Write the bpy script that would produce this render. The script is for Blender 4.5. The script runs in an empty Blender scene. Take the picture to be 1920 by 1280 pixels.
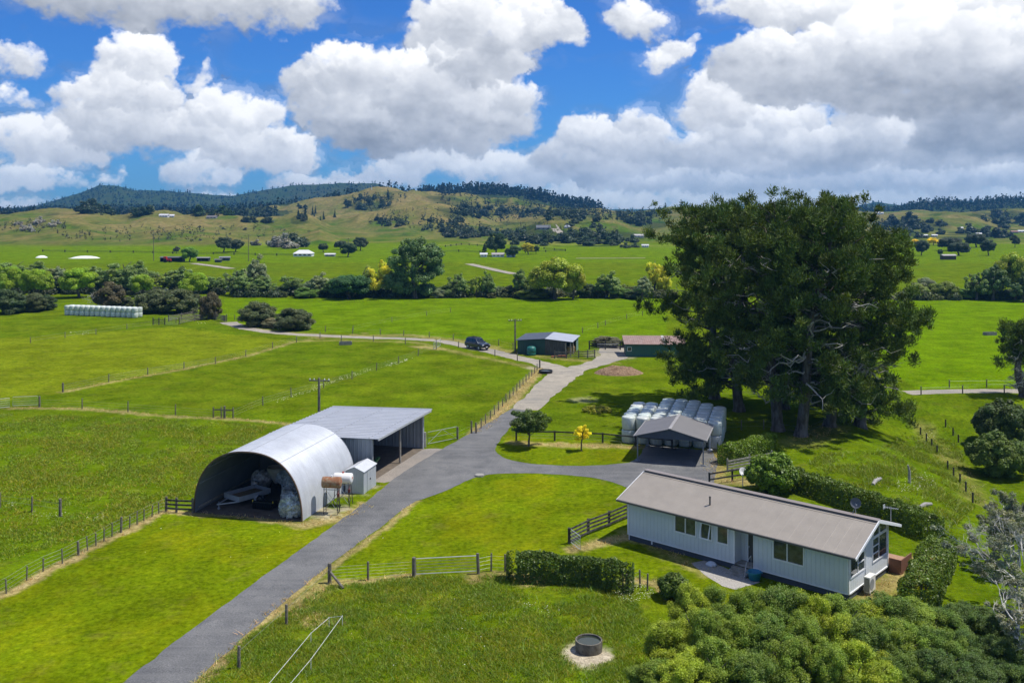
import bpy, math, random
import numpy as np
from mathutils import Vector, Matrix
rnd = random.Random(7)
rng = np.random.default_rng(7)
scene = bpy.context.scene
COL = scene.collection
F, CAM_H, YH = 1800.0, 24.0, 390.0          # focal length in photo pixels, drone height, horizon row
R = math.radians
pi = math.pi

# ------------------------------------------------------------------ noise
_T = np.random.default_rng(3).random((256, 256))
def vnoise(x, y, s=0):
    x = np.asarray(x, float) + 37.3*s; y = np.asarray(y, float) + 91.7*s
    xi = np.floor(x).astype(int); yi = np.floor(y).astype(int)
    fx = x-xi; fy = y-yi
    fx = fx*fx*(3-2*fx); fy = fy*fy*(3-2*fy)
    a = _T[xi & 255, yi & 255]; b = _T[(xi+1) & 255, yi & 255]
    c = _T[xi & 255, (yi+1) & 255]; d = _T[(xi+1) & 255, (yi+1) & 255]
    return a*(1-fx)*(1-fy)+b*fx*(1-fy)+c*(1-fx)*fy+d*fx*fy
def fbm(x, y, s=0, o=4):
    t = 0; a = .5; n = 0
    for k in range(o):
        t = t+a*vnoise(x*2**k, y*2**k, s+k*5); n += a; a *= .5
    return t/n
def sstep(a, b, x):
    t = np.clip((x-a)/(b-a), 0, 1)
    return t*t*(3-2*t)

# ------------------------------------------------------------------ terrain
RIDGES = [   # distance, front width, back width, profile (photo column, photo row of the ground crest)
 (760, 210, 300, [(-700,425),(0,432),(120,420),(230,432),(330,424),(430,436),(520,448),(560,440),(600,432),(640,446),(690,452),(800,458),(880,446),(960,450),(1040,462),(1150,470),(1230,452),(1260,462),(1400,470),(1640,462),(1800,470),(2600,470)]),
 (930, 280, 300, [(-700,404),(0,410),(60,405),(110,399),(150,398),(220,406),(300,407),(400,411),(445,408),(480,416),(530,417),(560,411),(620,428),(700,432),(760,428),(800,436),(870,442),(960,440),(1000,420),(1035,404),(1070,406),(1110,409),(1150,413),(1200,428),(1230,436),(1300,440),(1620,425),(1660,430),(1700,445),(1780,452),(1850,448),(1920,455),(2600,430)]),
 (1120, 260, 260, [(-700,420),(480,425),(560,420),(620,411),(690,397),(750,384),(790,380),(830,386),(870,400),(930,418),(1000,410),(1080,405),(1150,410),(1230,402),(1300,404),(1640,412),(1700,404),(1760,402),(1830,408),(1870,420),(1920,425),(2600,410)]),
 (1420, 330, 360, [(-700,404),(0,410),(100,404),(200,402),(300,402),(400,404),(480,394),(530,388),(570,382),(610,374),(660,363),(710,354),(745,354),(780,364),(830,367),(870,365),(910,374),(960,380),(1020,386),(1100,396),(1150,398),(1200,396),(1260,392),(1320,396),(1640,403),(1700,400),(1800,404),(1860,400),(1920,392),(2600,380)]),
 (1800, 330, 500, [(-700,396),(0,399),(100,393),(200,392),(300,394),(450,390),(600,392),(740,380),(800,365),(830,362),(900,364),(960,369),(1030,377),(1090,388),(1130,398),(1230,400),(1640,402),(1690,400),(1730,388),(1755,384),(1800,386),(1840,384),(1880,382),(1920,378),(2000,376),(2600,384)]),
 (3400, 1100, 900, [(-700,392),(0,394),(60,390),(100,379),(150,364),(185,351),(215,350),(255,361),(300,360),(360,362),(400,367),(430,369),(480,359),(550,351),(620,348),(680,345),(710,347),(735,356),(780,380),(850,396),(1200,400),(1600,392),(1640,380),(1690,386),(1760,380),(2600,388)]),
]
_RX = [(d, wf, wb, np.array([a for a, b in pr], float), np.array([b for a, b in pr], float)) for d, wf, wb, pr in RIDGES]
def height(x, y):
    x = np.asarray(x, float); y = np.asarray(y, float)
    rr = np.hypot(x, y); az = np.arctan2(x, y); ac = np.clip(az, -.75, .75)
    p = 960+F*np.tan(ac); Y = rr*np.cos(ac)
    z = np.zeros_like(rr)
    far = Y > 400
    if np.any(far):
        xf, yf, pf, Yf = x[far], y[far], p[far], Y[far]
        zf = np.zeros_like(Yf)
        for d, wf, wb, xs, ys in _RX:
            zk = np.maximum(CAM_H-(np.interp(pf, xs, ys)-YH)*d/F, 0)
            t = Yf-d
            s = np.where(t < 0, sstep(-wf, -wf*.02, t), 1-.6*sstep(0, wb, t))
            zf = np.maximum(zf, zk*s)
        m = sstep(.4, 11, zf)*sstep(540, 700, Yf)
        n1 = fbm(xf/170, yf/150, 1, 4)
        n2 = 1-np.abs(2*fbm(xf/95+n1, yf/160, 9, 3)-1)
        n3 = 1-np.abs(2*fbm(xf/46+1.5*n1, yf/85+n1, 19, 3)-1)
        zf = zf*(1+.16*(n1-.5)*m)+m*(11*(n2-.75)+8*(n1-.5)+8.5*(n3-.72))*np.where(Yf > 1500, .6, 1)
        zf = zf+sstep(330, 560, Yf)*.9*(fbm(xf/60, yf/60, 4, 2)-.5)
        z[far] = np.maximum(zf, -.4)
    # shallow gully to the right of the house and the pines
    g = sstep(31, 46, x-.10*(y-70))*sstep(124, 108, y)*sstep(20, 50, y)
    return z-3.2*g
_YS = np.concatenate([np.linspace(30, 200, 700), np.geomspace(200.3, 6000, 1800)])
def at(px, py):
    """ground point seen at a photo pixel"""
    tx = (px-960)/F; ty = (py-YH)/F
    zt = CAM_H-ty*_YS
    h = height(tx*_YS, _YS)
    k = np.nonzero(zt <= h)[0]
    if len(k) == 0: return Vector((tx*3000, 3000, 0))
    k = k[0]
    if k == 0: Y = _YS[0]
    else:
        a = zt[k-1]-h[k-1]; b = h[k]-zt[k]
        Y = _YS[k-1]+(_YS[k]-_YS[k-1])*a/(a+b+1e-9)
    return Vector((tx*Y, Y, float(height(np.array([tx*Y]), np.array([Y]))[0])))
def gz(x, y): return float(height(np.array([x]), np.array([y]))[0])
def zof(py, Y): return CAM_H-(py-YH)*Y/F
def xof(px, Y): return (px-960)/F*Y

# ------------------------------------------------------------------ nodes / materials
def new_mat(name):
    m = bpy.data.materials.new(name); m.use_nodes = True
    nt = m.node_tree; nt.nodes.clear()
    out = nt.nodes.new('ShaderNodeOutputMaterial')
    return m, nt, out
def N(nt, t, **kw):
    n = nt.nodes.new(t)
    for k, v in kw.items(): setattr(n, k, v)
    return n
def setin(nt, s, v):
    if isinstance(v, bpy.types.NodeSocket): nt.links.new(v, s)
    else: s.default_value = v
def mth(nt, op, a, b=0.0, c=0.0, clamp=False):
    n = N(nt, 'ShaderNodeMath', operation=op, use_clamp=clamp)
    setin(nt, n.inputs[0], a); setin(nt, n.inputs[1], b); setin(nt, n.inputs[2], c)
    return n.outputs[0]
def mixc(nt, f, a, b, mode='MIX'):
    n = N(nt, 'ShaderNodeMix', data_type='RGBA', blend_type=mode)
    setin(nt, n.inputs[0], f); setin(nt, n.inputs[6], a); setin(nt, n.inputs[7], b)
    return n.outputs[2]
def c4(c): return (c[0], c[1], c[2], 1)
def noise(nt, vec, scale, detail=4, rough=.55, out=0):
    n = N(nt, 'ShaderNodeTexNoise')
    if vec is not None: nt.links.new(vec, n.inputs['Vector'])
    n.inputs['Scale'].default_value = scale; n.inputs['Detail'].default_value = detail
    n.inputs['Roughness'].default_value = rough
    return n.outputs[out]
def maprange(nt, v, a, b, c=0, d=1):
    n = N(nt, 'ShaderNodeMapRange'); n.clamp = True
    setin(nt, n.inputs[0], v)
    for i, q in enumerate((a, b, c, d)): n.inputs[1+i].default_value = q
    return n.outputs[0]
def wpos(nt, scale=(1, 1, 1)):
    g = N(nt, 'ShaderNodeNewGeometry')
    m = N(nt, 'ShaderNodeVectorMath', operation='MULTIPLY'); nt.links.new(g.outputs['Position'], m.inputs[0])
    m.inputs[1].default_value = scale
    return m.outputs[0]
MATS = {}
def mat(name, c, rough=.7, metal=0., var=.25, scale=3., c2=None, bump=0., bscale=20., spec=.4, coords='OBJ', stretch=(1, 1, 1), thr=(.42, .6)):
    """plain surface with weathering noise; c2 = second colour showing in patches"""
    if name in MATS: return MATS[name]
    m, nt, out = new_mat(name)
    b = N(nt, 'ShaderNodeBsdfPrincipled'); nt.links.new(b.outputs[0], out.inputs[0])
    tc = N(nt, 'ShaderNodeTexCoord')
    mp = N(nt, 'ShaderNodeMapping'); nt.links.new(tc.outputs['Object'], mp.inputs[0]); mp.inputs['Scale'].default_value = stretch
    v = mp.outputs[0]
    f1 = noise(nt, v, scale, 5, .6)
    k = maprange(nt, f1, .25, .75, 1-var, 1+var)
    col = mixc(nt, 1., c4(c), k, 'MULTIPLY')
    n2 = nt.nodes[-1]
    if c2 is not None:
        f2 = noise(nt, v, scale*.7+.37, 6, .65)
        col = mixc(nt, maprange(nt, f2, thr[0], thr[1]), col, c4(c2))
    nt.links.new(col, b.inputs['Base Color'])
    b.inputs['Roughness'].default_value = rough; b.inputs['Metallic'].default_value = metal
    b.inputs['Specular IOR Level'].default_value = spec
    if bump:
        bp = N(nt, 'ShaderNodeBump'); bp.inputs['Strength'].default_value = bump; bp.inputs['Distance'].default_value = .05
        nt.links.new(noise(nt, v, bscale, 3), bp.inputs['Height']); nt.links.new(bp.outputs[0], b.inputs['Normal'])
    MATS[name] = m
    return m
def foliage_mat(name, trans=.35, rough=.55, spec=.25):
    """leaf colour = the object's own colour x a per-leaf tint"""
    if name in MATS: return MATS[name]
    m, nt, out = new_mat(name)
    oi = N(nt, 'ShaderNodeObjectInfo'); at_ = N(nt, 'ShaderNodeAttribute', attribute_name='tint')
    col = mixc(nt, 1., oi.outputs['Color'], at_.outputs['Color'], 'MULTIPLY')
    b = N(nt, 'ShaderNodeBsdfPrincipled'); nt.links.new(col, b.inputs['Base Color'])
    b.inputs['Roughness'].default_value = rough; b.inputs['Specular IOR Level'].default_value = spec
    t = N(nt, 'ShaderNodeBsdfTranslucent')
    tcol = mixc(nt, 1., col, (1.25, 1.3, .5, 1), 'MULTIPLY'); nt.links.new(tcol, t.inputs[0])
    mx = N(nt, 'ShaderNodeMixShader'); mx.inputs[0].default_value = trans
    nt.links.new(b.outputs[0], mx.inputs[1]); nt.links.new(t.outputs[0], mx.inputs[2])
    nt.links.new(mx.outputs[0], out.inputs[0])
    MATS[name] = m
    return m

# ------------------------------------------------------------------ objects
def tag(o, label=None, cat=None, group=None, kind=None):
    if label: o['label'] = label
    if cat: o['category'] = cat
    if group: o['group'] = group
    if kind: o['kind'] = kind
    return o
def link(name, data, parent=None, loc=(0, 0, 0), rz=0.):
    o = bpy.data.objects.new(name, data); COL.objects.link(o)
    o.location = loc; o.rotation_euler = (0, 0, rz)
    if parent: o.parent = parent
    return o
def empty(name, label, cat, loc=(0, 0, 0), rz=0., group=None):
    o = link(name, None, None, loc, rz); o.empty_display_size = .2
    return tag(o, label, cat, group)
def children(o): return [c for c in COL.objects if c.parent == o]
def copy_tree(o, kids, loc, rz=0., scale=None, label=None, group=None):
    """copy of a thing and of its parts; kids = {object: [children]}"""
    c = o.copy(); COL.objects.link(c); c.location = loc; c.rotation_euler = (0, 0, rz)
    if scale is not None: c.scale = (scale,)*3 if not hasattr(scale, '__len__') else scale
    if label: c['label'] = label
    if group: c['group'] = group
    for ch in kids.get(o, []):
        d = ch.copy(); COL.objects.link(d); d.parent = c
        for g in kids.get(ch, []):
            e = g.copy(); COL.objects.link(e); e.parent = d
    return c
class MB:
    def __init__(s): s.v = []; s.f = []; s.m = []; s.mi = 0
    def add(s, vs, fs):
        k = len(s.v); s.v += [tuple(v) for v in vs]; s.f += [tuple(i+k for i in f) for f in fs]; s.m += [s.mi]*len(fs)
    def box(s, c, d, rz=0., tilt=None):
        x, y, z = d[0]/2, d[1]/2, d[2]/2
        M = Matrix.Rotation(rz, 3, 'Z')
        if tilt is not None: M = M @ tilt
        vs = [Vector(c)+M @ Vector((a*x, b*y, e*z)) for a in (-1, 1) for b in (-1, 1) for e in (-1, 1)]
        s.add(vs, [(0, 1, 3, 2), (4, 6, 7, 5), (0, 4, 5, 1), (2, 3, 7, 6), (0, 2, 6, 4), (1, 5, 7, 3)])
    def bbox(s, a, b):
        s.box([(a[i]+b[i])/2 for i in range(3)], [abs(b[i]-a[i]) for i in range(3)])
    def beam(s, a, b, w, h):
        """rectangular bar from a to b"""
        a = Vector(a); b = Vector(b); d = (b-a).normalized()
        up = Vector((0, 0, 1)) if abs(d.z) < .95 else Vector((0, 1, 0))
        q = d.cross(up).normalized(); u = q.cross(d)
        vs = [p+q*i*w/2+u*j*h/2 for p in (a, b) for i, j in ((-1, -1), (1, -1), (1, 1), (-1, 1))]
        s.add(vs, [(3, 2, 1, 0), (4, 5, 6, 7), (0, 1, 5, 4), (1, 2, 6, 5), (2, 3, 7, 6), (3, 0, 4, 7)])
    def cyl(s, a, b, r0, r1=None, n=10, caps=True):
        s.tube([a, b], [r0, r0 if r1 is None else r1], n, caps)
    def tube(s, pts, rad, n=8, caps=True):
        pts = [Vector(p) for p in pts]
        if not hasattr(rad, '__len__'): rad = [rad]*len(pts)
        vs = []; fs = []
        for i, p in enumerate(pts):
            d = (pts[min(i+1, len(pts)-1)]-pts[max(i-1, 0)]).normalized()
            up = Vector((0, 0, 1)) if abs(d.z) < .9 else Vector((1, 0, 0))
            q = d.cross(up).normalized(); u = q.cross(d)
            for k in range(n):
                t = 2*pi*k/n
                vs.append(p+(q*math.cos(t)+u*math.sin(t))*rad[i])
        for i in range(len(pts)-1):
            for k in range(n):
                k2 = (k+1) % n
                fs.append((i*n+k, i*n+k2, (i+1)*n+k2, (i+1)*n+k))
        if caps: fs += [tuple(range(n-1, -1, -1)), tuple(range((len(pts)-1)*n, len(pts)*n))]
        s.add(vs, fs)
    def lathe(s, c, prof, n=20, axis='Z'):
        vs = []; fs = []; L = len(prof)
        for k in range(n):
            t = 2*pi*k/n
            for r, z in prof:
                if axis == 'Z': q = (r*math.cos(t), r*math.sin(t), z)
                elif axis == 'X': q = (z, r*math.cos(t), r*math.sin(t))
                else: q = (r*math.sin(t), z, r*math.cos(t))
                vs.append((c[0]+q[0], c[1]+q[1], c[2]+q[2]))
        for k in range(n):
            k2 = (k+1) % n
            for i in range(L-1): fs.append((k*L+i, k2*L+i, k2*L+i+1, k*L+i+1))
        s.add(vs, fs)
    def prism(s, poly, z0, z1):
        n = len(poly)
        vs = [(x, y, z0) for x, y in poly]+[(x, y, z1) for x, y in poly]
        s.add(vs, [tuple(range(n-1, -1, -1)), tuple(range(n, 2*n))]+[(i, (i+1) % n, (i+1) % n+n, i+n) for i in range(n)])
    def extrude_y(s, poly, y0, y1):
        """poly in (x,z) extruded along y"""
        n = len(poly)
        vs = [(x, y0, z) for x, z in poly]+[(x, y1, z) for x, z in poly]
        s.add(vs, [tuple(range(n)), tuple(range(2*n-1, n-1, -1))]+[(i, i+n, (i+1) % n+n, (i+1) % n) for i in range(n)])
    def build(s, name, mats, parent=None, loc=(0, 0, 0), rz=0., smooth=False, bevel=0.):
        me = bpy.data.meshes.new(name); me.from_pydata(s.v, [], s.f)
        for mm in (mats if isinstance(mats, (list, tuple)) else [mats]): me.materials.append(mm)
        if len(me.materials) > 1: me.polygons.foreach_set('material_index', s.m)
        if smooth: me.polygons.foreach_set('use_smooth', [True]*len(me.polygons))
        me.update()
        o = link(name, me, parent, loc, rz)
        if bevel:
            b = o.modifiers.new('bevel', 'BEVEL'); b.width = bevel; b.segments = 2; b.limit_method = 'ANGLE'
        return o
def np_mesh(name, V, nper, mats, tint=None, parent=None, loc=(0, 0, 0), rz=0., smooth=False):
    """V: (faces*nper,3) separate polygons of nper corners"""
    me = bpy.data.meshes.new(name); n = len(V); nf = n//nper
    me.vertices.add(n); me.vertices.foreach_set('co', np.ascontiguousarray(V, np.float32).ravel())
    me.loops.add(n); me.loops.foreach_set('vertex_index', np.arange(n, dtype=np.int32))
    me.polygons.add(nf); me.polygons.foreach_set('loop_start', np.arange(0, n, nper, dtype=np.int32))
    me.update(calc_edges=True)
    if tint is not None:
        a = me.color_attributes.new('tint', 'FLOAT_COLOR', 'POINT')
        t = np.ones((n, 4), np.float32); t[:, :3] = np.repeat(tint, nper, 0)
        a.data.foreach_set('color', t.ravel())
    me.materials.append(mats)
    return link(name, me, parent, loc, rz)
def unit(a): return a/np.maximum(np.linalg.norm(a, axis=-1, keepdims=True), 1e-9)
def leaf_quads(C, Nn, size, aspect=1.6, g=rng):
    """diamond leaves at centres C facing Nn"""
    n = len(C); r = unit(g.normal(size=(n, 3)))
    T = unit(np.cross(Nn, r)); B = np.cross(Nn, T)
    s = np.asarray(size).reshape(-1, 1)*np.ones((n, 1))
    L = T*s*.5*aspect**.5; W = B*s*.5/aspect**.5
    V = np.stack([C-L, C+W, C+L, C-W], 1)
    return V.reshape(-1, 3)
def blob_leaves(blobs, leaf, cover, aspect=1.6, out=.75, up=.4, shell=(.55, 1.05), var=.3, hue=.12, g=rng):
    """leaf clumps: blobs = (x,y,z,rx,ry,rz); per-clump and per-leaf colour variation"""
    Vs = []; Ts = []
    for (x, y, z, rx, ry, rz) in blobs:
        a = 4*pi*((rx*ry+rx*rz+ry*rz)/3)
        n = max(6, int(a*cover/(leaf*leaf*.5)))
        d = unit(g.normal(size=(n, 3)))
        k = g.uniform(shell[0], shell[1], (n, 1))
        C = np.array([x, y, z])+d*k*np.array([rx, ry, rz])
        nn = unit(d*out+g.normal(size=(n, 3))*.42+np.array([0, 0, up]))
        Vs.append(leaf_quads(C, nn, leaf*g.uniform(.7, 1.3, n), aspect, g))
        cb = 1+var*(g.random()-.5); h = hue*(g.random()-.5)
        t = cb*(1+var*(g.random((n, 1))-.5))*np.array([1+h, 1, 1-h])
        Ts.append(t)
    return np.concatenate(Vs), np.concatenate(Ts)
# ------------------------------------------------------------------ camera, light, sky
cam = bpy.data.cameras.new('camera'); co = link('camera', cam, None, (0, 0, CAM_H))
co.rotation_euler = (R(90), 0, 0)
cam.sensor_width = 36; cam.lens = F/1920*36
cam.shift_y = -(640-YH)/1920
cam.clip_end = 20000; cam.clip_start = .5
scene.camera = co
SUN_EL, SUN_AZ = R(64), R(84)            # azimuth measured from +Y towards +X
sd = Vector((math.cos(SUN_EL)*math.sin(SUN_AZ), math.cos(SUN_EL)*math.cos(SUN_AZ), math.sin(SUN_EL)))
sun = bpy.data.lights.new('sun', 'SUN'); sun.energy = 4.6; sun.angle = R(.53); sun.color = (1, .955, .88)
so = link('sun', sun, None, (0, 0, 300)); so.rotation_euler = sd.to_track_quat('Z', 'Y').to_euler()

def cloud_image():
    """cumulus built up from many lit puffs, one picture of the sky by azimuth and elevation"""
    W, Hh = 2304, 836; AZ0, AZW, T0, TW = -.62, 1.24, -.03, .45
    g = np.random.default_rng(21)
    sx = W/AZW; sy = Hh/TW
    def conv(px, py):
        az = math.atan((px-960)/F); t = (YH-py)/F*math.cos(az)
        return (az-AZ0)*sx, (t-T0)*sy
    S = 1.0*sx/F                        # image pixels per photo pixel
    # cloud: list of blobs (px,py,rx,ry_up,ry_down), grey of its base, haze
    clouds = [
     ([(70,395,260,14,8),(420,392,260,20,8),(800,388,260,26,8),(1180,385,260,34,8),(1500,384,260,36,8),(1850,380,260,40,8)], .74, .60),
     ([(740,330,70,20,14),(830,312,100,34,20),(930,318,90,36,22),(690,345,40,14,10),(1000,335,70,30,16)], .70, .34),
     ([(1105,262,66,38,40),(1200,240,46,32,26),(1160,275,70,30,36),(1060,300,66,36,30),(1130,320,120,36,24),(1260,280,70,34,30)], .50, .15),
     ([(1390,260,80,46,36),(1440,232,62,34,30),(1330,295,90,40,26),(1500,275,90,40,34),(1560,300,90,44,26),(1420,320,140,30,20),(1512,222,34,18,26),(1590,228,30,14,26),(1552,196,26,10,8)], .50, .14),
     ([(1625,235,44,46,40),(1640,270,72,50,40),(1720,290,70,40,30),(1800,315,120,40,18),(1900,310,90,36,18),(1690,330,140,30,14)], .48, .14),
     ([(1280,345,180,22,14),(1480,352,200,20,12),(1700,348,200,26,12),(1860,345,120,26,10)], .42, .28),
     ([(60,338,80,22,12),(100,348,60,14,8),(10,345,40,16,10)], .78, .36),
     ([(232,322,12,7,5),(200,342,30,9,7),(165,350,26,8,6)], .8, .3),
     ([(360,318,44,30,18),(400,335,60,26,14),(330,330,28,18,12),(560,340,60,14,10),(640,328,20,14,10),(620,345,50,12,8)], .78, .3),
     ([(1860,215,110,70,62),(1800,245,70,46,42),(1920,240,90,60,46)], .42, .12),
     ([(85,272,96,34,34),(30,268,60,30,36),(105,238,34,26,24),(50,240,18,20,16),(140,285,54,24,26)], .74, .14),
     ([(255,108,62,42,40),(215,140,44,34,34),(285,145,46,32,30),(240,180,92,46,36),(140,180,40,22,20),(190,215,80,34,36),(290,245,80,46,36),(220,262,80,26,20),(340,250,30,30,30)], .66, .06),
     ([(425,208,66,40,42),(470,225,56,40,40),(400,240,44,36,40),(450,265,60,36,36),(510,285,76,34,34),(430,300,60,20,18),(560,295,30,22,22)], .72, .08),
     ([(640,135,86,52,56),(580,160,60,40,46),(700,130,86,52,60),(780,165,110,70,70),(860,200,100,60,62),(960,185,60,36,40),(620,205,80,40,52),(720,235,120,60,54),(840,252,130,50,34),(930,235,80,40,34)], .50, .04),
     ([(790,60,34,30,34),(850,30,80,60,50),(930,60,100,70,60),(1010,40,80,60,56),(1060,80,40,28,22),(900,120,100,50,40)], .60, .02),
     ([(1190,40,46,36,34),(1225,50,26,26,24),(1165,15,30,20,18)], .72, .02),
     ([(1225,115,36,20,18),(1265,95,36,18,18),(1300,75,18,12,12)], .76, .04),
     ([(1322,178,44,36,40),(1310,215,44,26,26),(1360,200,50,34,34)], .70, .06),
     ([(1500,15,120,44,34),(1400,0,100,30,26),(1640,20,130,60,50),(1800,20,160,60,60)], .70, .02),
     ([(1420,115,92,54,56),(1520,120,110,66,60),(1640,115,130,80,66),(1760,110,140,90,74),(1890,120,120,90,80),(1560,165,170,36,26),(1720,185,150,40,32),(1470,150,110,30,24)], .52, .03),
     ([(120,-20,110,40,48),(250,-20,140,50,66),(400,-10,140,44,64),(530,5,90,36,46),(590,10,40,26,26),(60,-12,50,20,22)], .52, .02),
     ([(30,100,44,26,26),(60,120,26,16,14),(5,105,30,22,22)], .72, .05),
     ([(15,180,40,18,18),(40,190,22,12,10)], .8, .1),
     ([(378,130,10,24,22),(362,155,18,8,8)], .9, .3),
     ([(520,70,12,6,5)], .85, .4),
    ]
    Z = np.full((Hh, W), -1e9, np.float32); L = np.zeros((Hh, W), np.float32); A = np.zeros((Hh, W), np.float32); HZ = np.zeros((Hh, W), np.float32)
    yy0, xx0 = np.mgrid[0:Hh, 0:W].astype(np.float32)
    def splat(cx, cy, r, zc, lit, hz):
        x0, x1 = int(max(cx-r, 0)), int(min(cx+r+2, W)); y0, y1 = int(max(cy-r, 0)), int(min(cy+r+2, Hh))
        if x1 <= x0 or y1 <= y0: return
        dx = (xx0[y0:y1, x0:x1]-cx)/r; dy = (yy0[y0:y1, x0:x1]-cy)/r
        d2 = dx*dx+dy*dy
        w = d2 < 1
        zz = zc+r*np.sqrt(np.maximum(1-d2, 0))
        m = w & (zz > Z[y0:y1, x0:x1])
        l = lit+.17*(dy*.86+dx*.3)
        sub = Z[y0:y1, x0:x1]; sub[m] = zz[m]
        sub = L[y0:y1, x0:x1]; sub[m] = l[m]
        sub = HZ[y0:y1, x0:x1]; sub[m] = hz
        sub = A[y0:y1, x0:x1]
        np.maximum(sub, np.where(w, np.minimum(1, (1-d2)*2.2), 0), out=sub)
    for ci, (blobs, base, hz) in enumerate(clouds):
        cb = [conv(b[0], b[1])+(b[2]*S, b[3]*S, b[4]*S) for b in blobs]
        ytop = max(c[1]+c[3] for c in cb); ybot = min(c[1]-c[4] for c in cb)
        for (cx, cy, rx, ru, rd) in cb:
            ar = rx*(ru+rd)/2
            rbase = .34*min(rx, ru+rd*.4)
            for lev, (kr, dens) in enumerate(((1., 1.5), (.55, 2.0), (.28, 2.6))):
                n = int(dens*ar*pi/(pi*(rbase*kr)**2)*.55)+3
                n = min(n, 420)
                for _ in range(n):
                    a = g.uniform(0, 2*pi); q = math.sqrt(g.random())*(.80 if lev == 0 else .97)
                    ox = math.cos(a)*q; oy = math.sin(a)*q
                    r = max(2., rbase*kr*g.uniform(.6, 1.25))
                    if oy < -.55: r *= .8
                    x = cx+ox*rx; y = cy+oy*(ru if oy > 0 else rd)
                    hh = (y-ybot)/(ytop-ybot+1e-3)
                    hb = .5+.5*oy
                    lit = base+(1.02-base)*min(1., max(0., .62*hb+.55*hh-.10))+.05*ox+g.normal()*.025
                    zc = (1-q*q)*rbase*1.6+(0 if lev == 0 else rbase*.35*g.random())+ci*.02
                    splat(x, y, r, zc+ci*1000., lit, hz)
    def blur(a, r):
        k = np.exp(-np.arange(-int(2*r)-1, int(2*r)+2)**2/(2*r*r)); k /= k.sum()
        for ax in (0, 1):
            p = np.pad(a, [(len(k)//2,)*2 if i == ax else (0, 0) for i in (0, 1)], 'edge')
            o = np.zeros_like(a)
            for i, w in enumerate(k):
                o += w*(p[i:i+a.shape[0]] if ax == 0 else p[:, i:i+a.shape[1]])
            a = o
        return a
    M = (A > 0).astype(np.float32)
    def nb(a, r): return blur(a*M, r)/np.maximum(blur(M, r), 1e-3)
    Lf = .34*nb(L, 1.8)+.36*nb(L, 5)+.30*nb(L, 15); Lsm = .12*nb(L, 3)+.33*nb(L, 11)+.55*nb(L, 30)
    kb = sstep(.60, .92, nb(L, 14)); Ls = Lf*kb+Lsm*(1-kb)
    Hs = nb(HZ, 8)
    Asharp = .45*blur(A, 2.6)+.55*blur(M, 9); Adiff = blur(M, 20); kb2 = blur(np.where(M > 0, kb, 0), 8)/np.maximum(blur(M, 8), .02)
    Asoft = Asharp*kb2+Adiff*(1-kb2)
    # fbm warp gives wisps and torn edges
    n1 = fbm(xx0/60, yy0/60, 2, 5)-.5; n2 = fbm(xx0/60, yy0/60, 31, 5)-.5
    n3 = fbm(xx0/14, yy0/14, 50, 4)-.5; n4 = fbm(xx0/14, yy0/14, 71, 4)-.5
    def samp(a, fx, fy):
        fx = np.clip(fx, 0, W-1.01); fy = np.clip(fy, 0, Hh-1.01); xi = fx.astype(int); yi = fy.astype(int); tx = fx-xi; ty = fy-yi
        return (a[yi, xi]*(1-tx)+a[yi, xi+1]*tx)*(1-ty)+(a[yi+1, xi]*(1-tx)+a[yi+1, xi+1]*tx)*ty
    wfx = xx0+40*n1+15*n3+6*(fbm(xx0/5, yy0/5, 61, 3)-.5); wfy = yy0+34*n2+15*n4+6*(fbm(xx0/5, yy0/5, 66, 3)-.5)
    wx = np.clip(xx0+44*n1+17*n3, 0, W-1).astype(int); wy = np.clip(yy0+36*n2+17*n4, 0, Hh-1).astype(int)
    Ls = samp(Ls, wfx, wfy); Hs = samp(Hs, wfx, wfy); Aw = samp(Asoft, wfx, wfy)
    ero = fbm(xx0/36, yy0/30, 90, 6)
    fld = .42*Aw+.58*samp(blur(M, 24), wfx, wfy); soft = sstep(.30, .78, fld+.85*(ero-.5)+.22*(fbm(xx0/11, yy0/9, 140, 4)-.5))
    wisp = samp(blur(M, 34), wfx, wfy)*sstep(.44, .72, fbm(xx0/85+n1, yy0/34+n2, 120, 6))*.55; soft = np.maximum(soft, wisp)
    Ls = Ls+.16*(fbm(xx0/70, yy0/34, 13, 6)-.5)+.13*(fbm(xx0/22, yy0/16, 15, 5)-.5)*(1-.4*kb[wy, wx])
    Ls = np.clip(Ls, .30, 1.06)
    # thin edges let the sky through
    alpha = np.clip(soft, 0, 1)*(1-.45*Hs)
    grey = np.clip((Ls-.34)/.66, 0, 1)
    lum = .23+.77*grey**1.45
    lum = lum*(1-Hs)+Hs*(.30+.52*grey)
    col = np.stack([lum*(.80+.20*grey), lum*(.91+.09*grey), lum*(1.13-.13*grey)], -1)
    px = np.zeros((Hh, W, 4), np.float32)
    px[..., :3] = col*10.; px[..., 3] = alpha
    im = bpy.data.images.new('sky_clouds', W, Hh, alpha=True, float_buffer=True)
    im.colorspace_settings.name = 'Non-Color'; im.alpha_mode = 'CHANNEL_PACKED'
    im.pixels.foreach_set(px.ravel()); im.update(); im.pack()
    return im, (AZ0, AZW, T0, TW)
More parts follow.
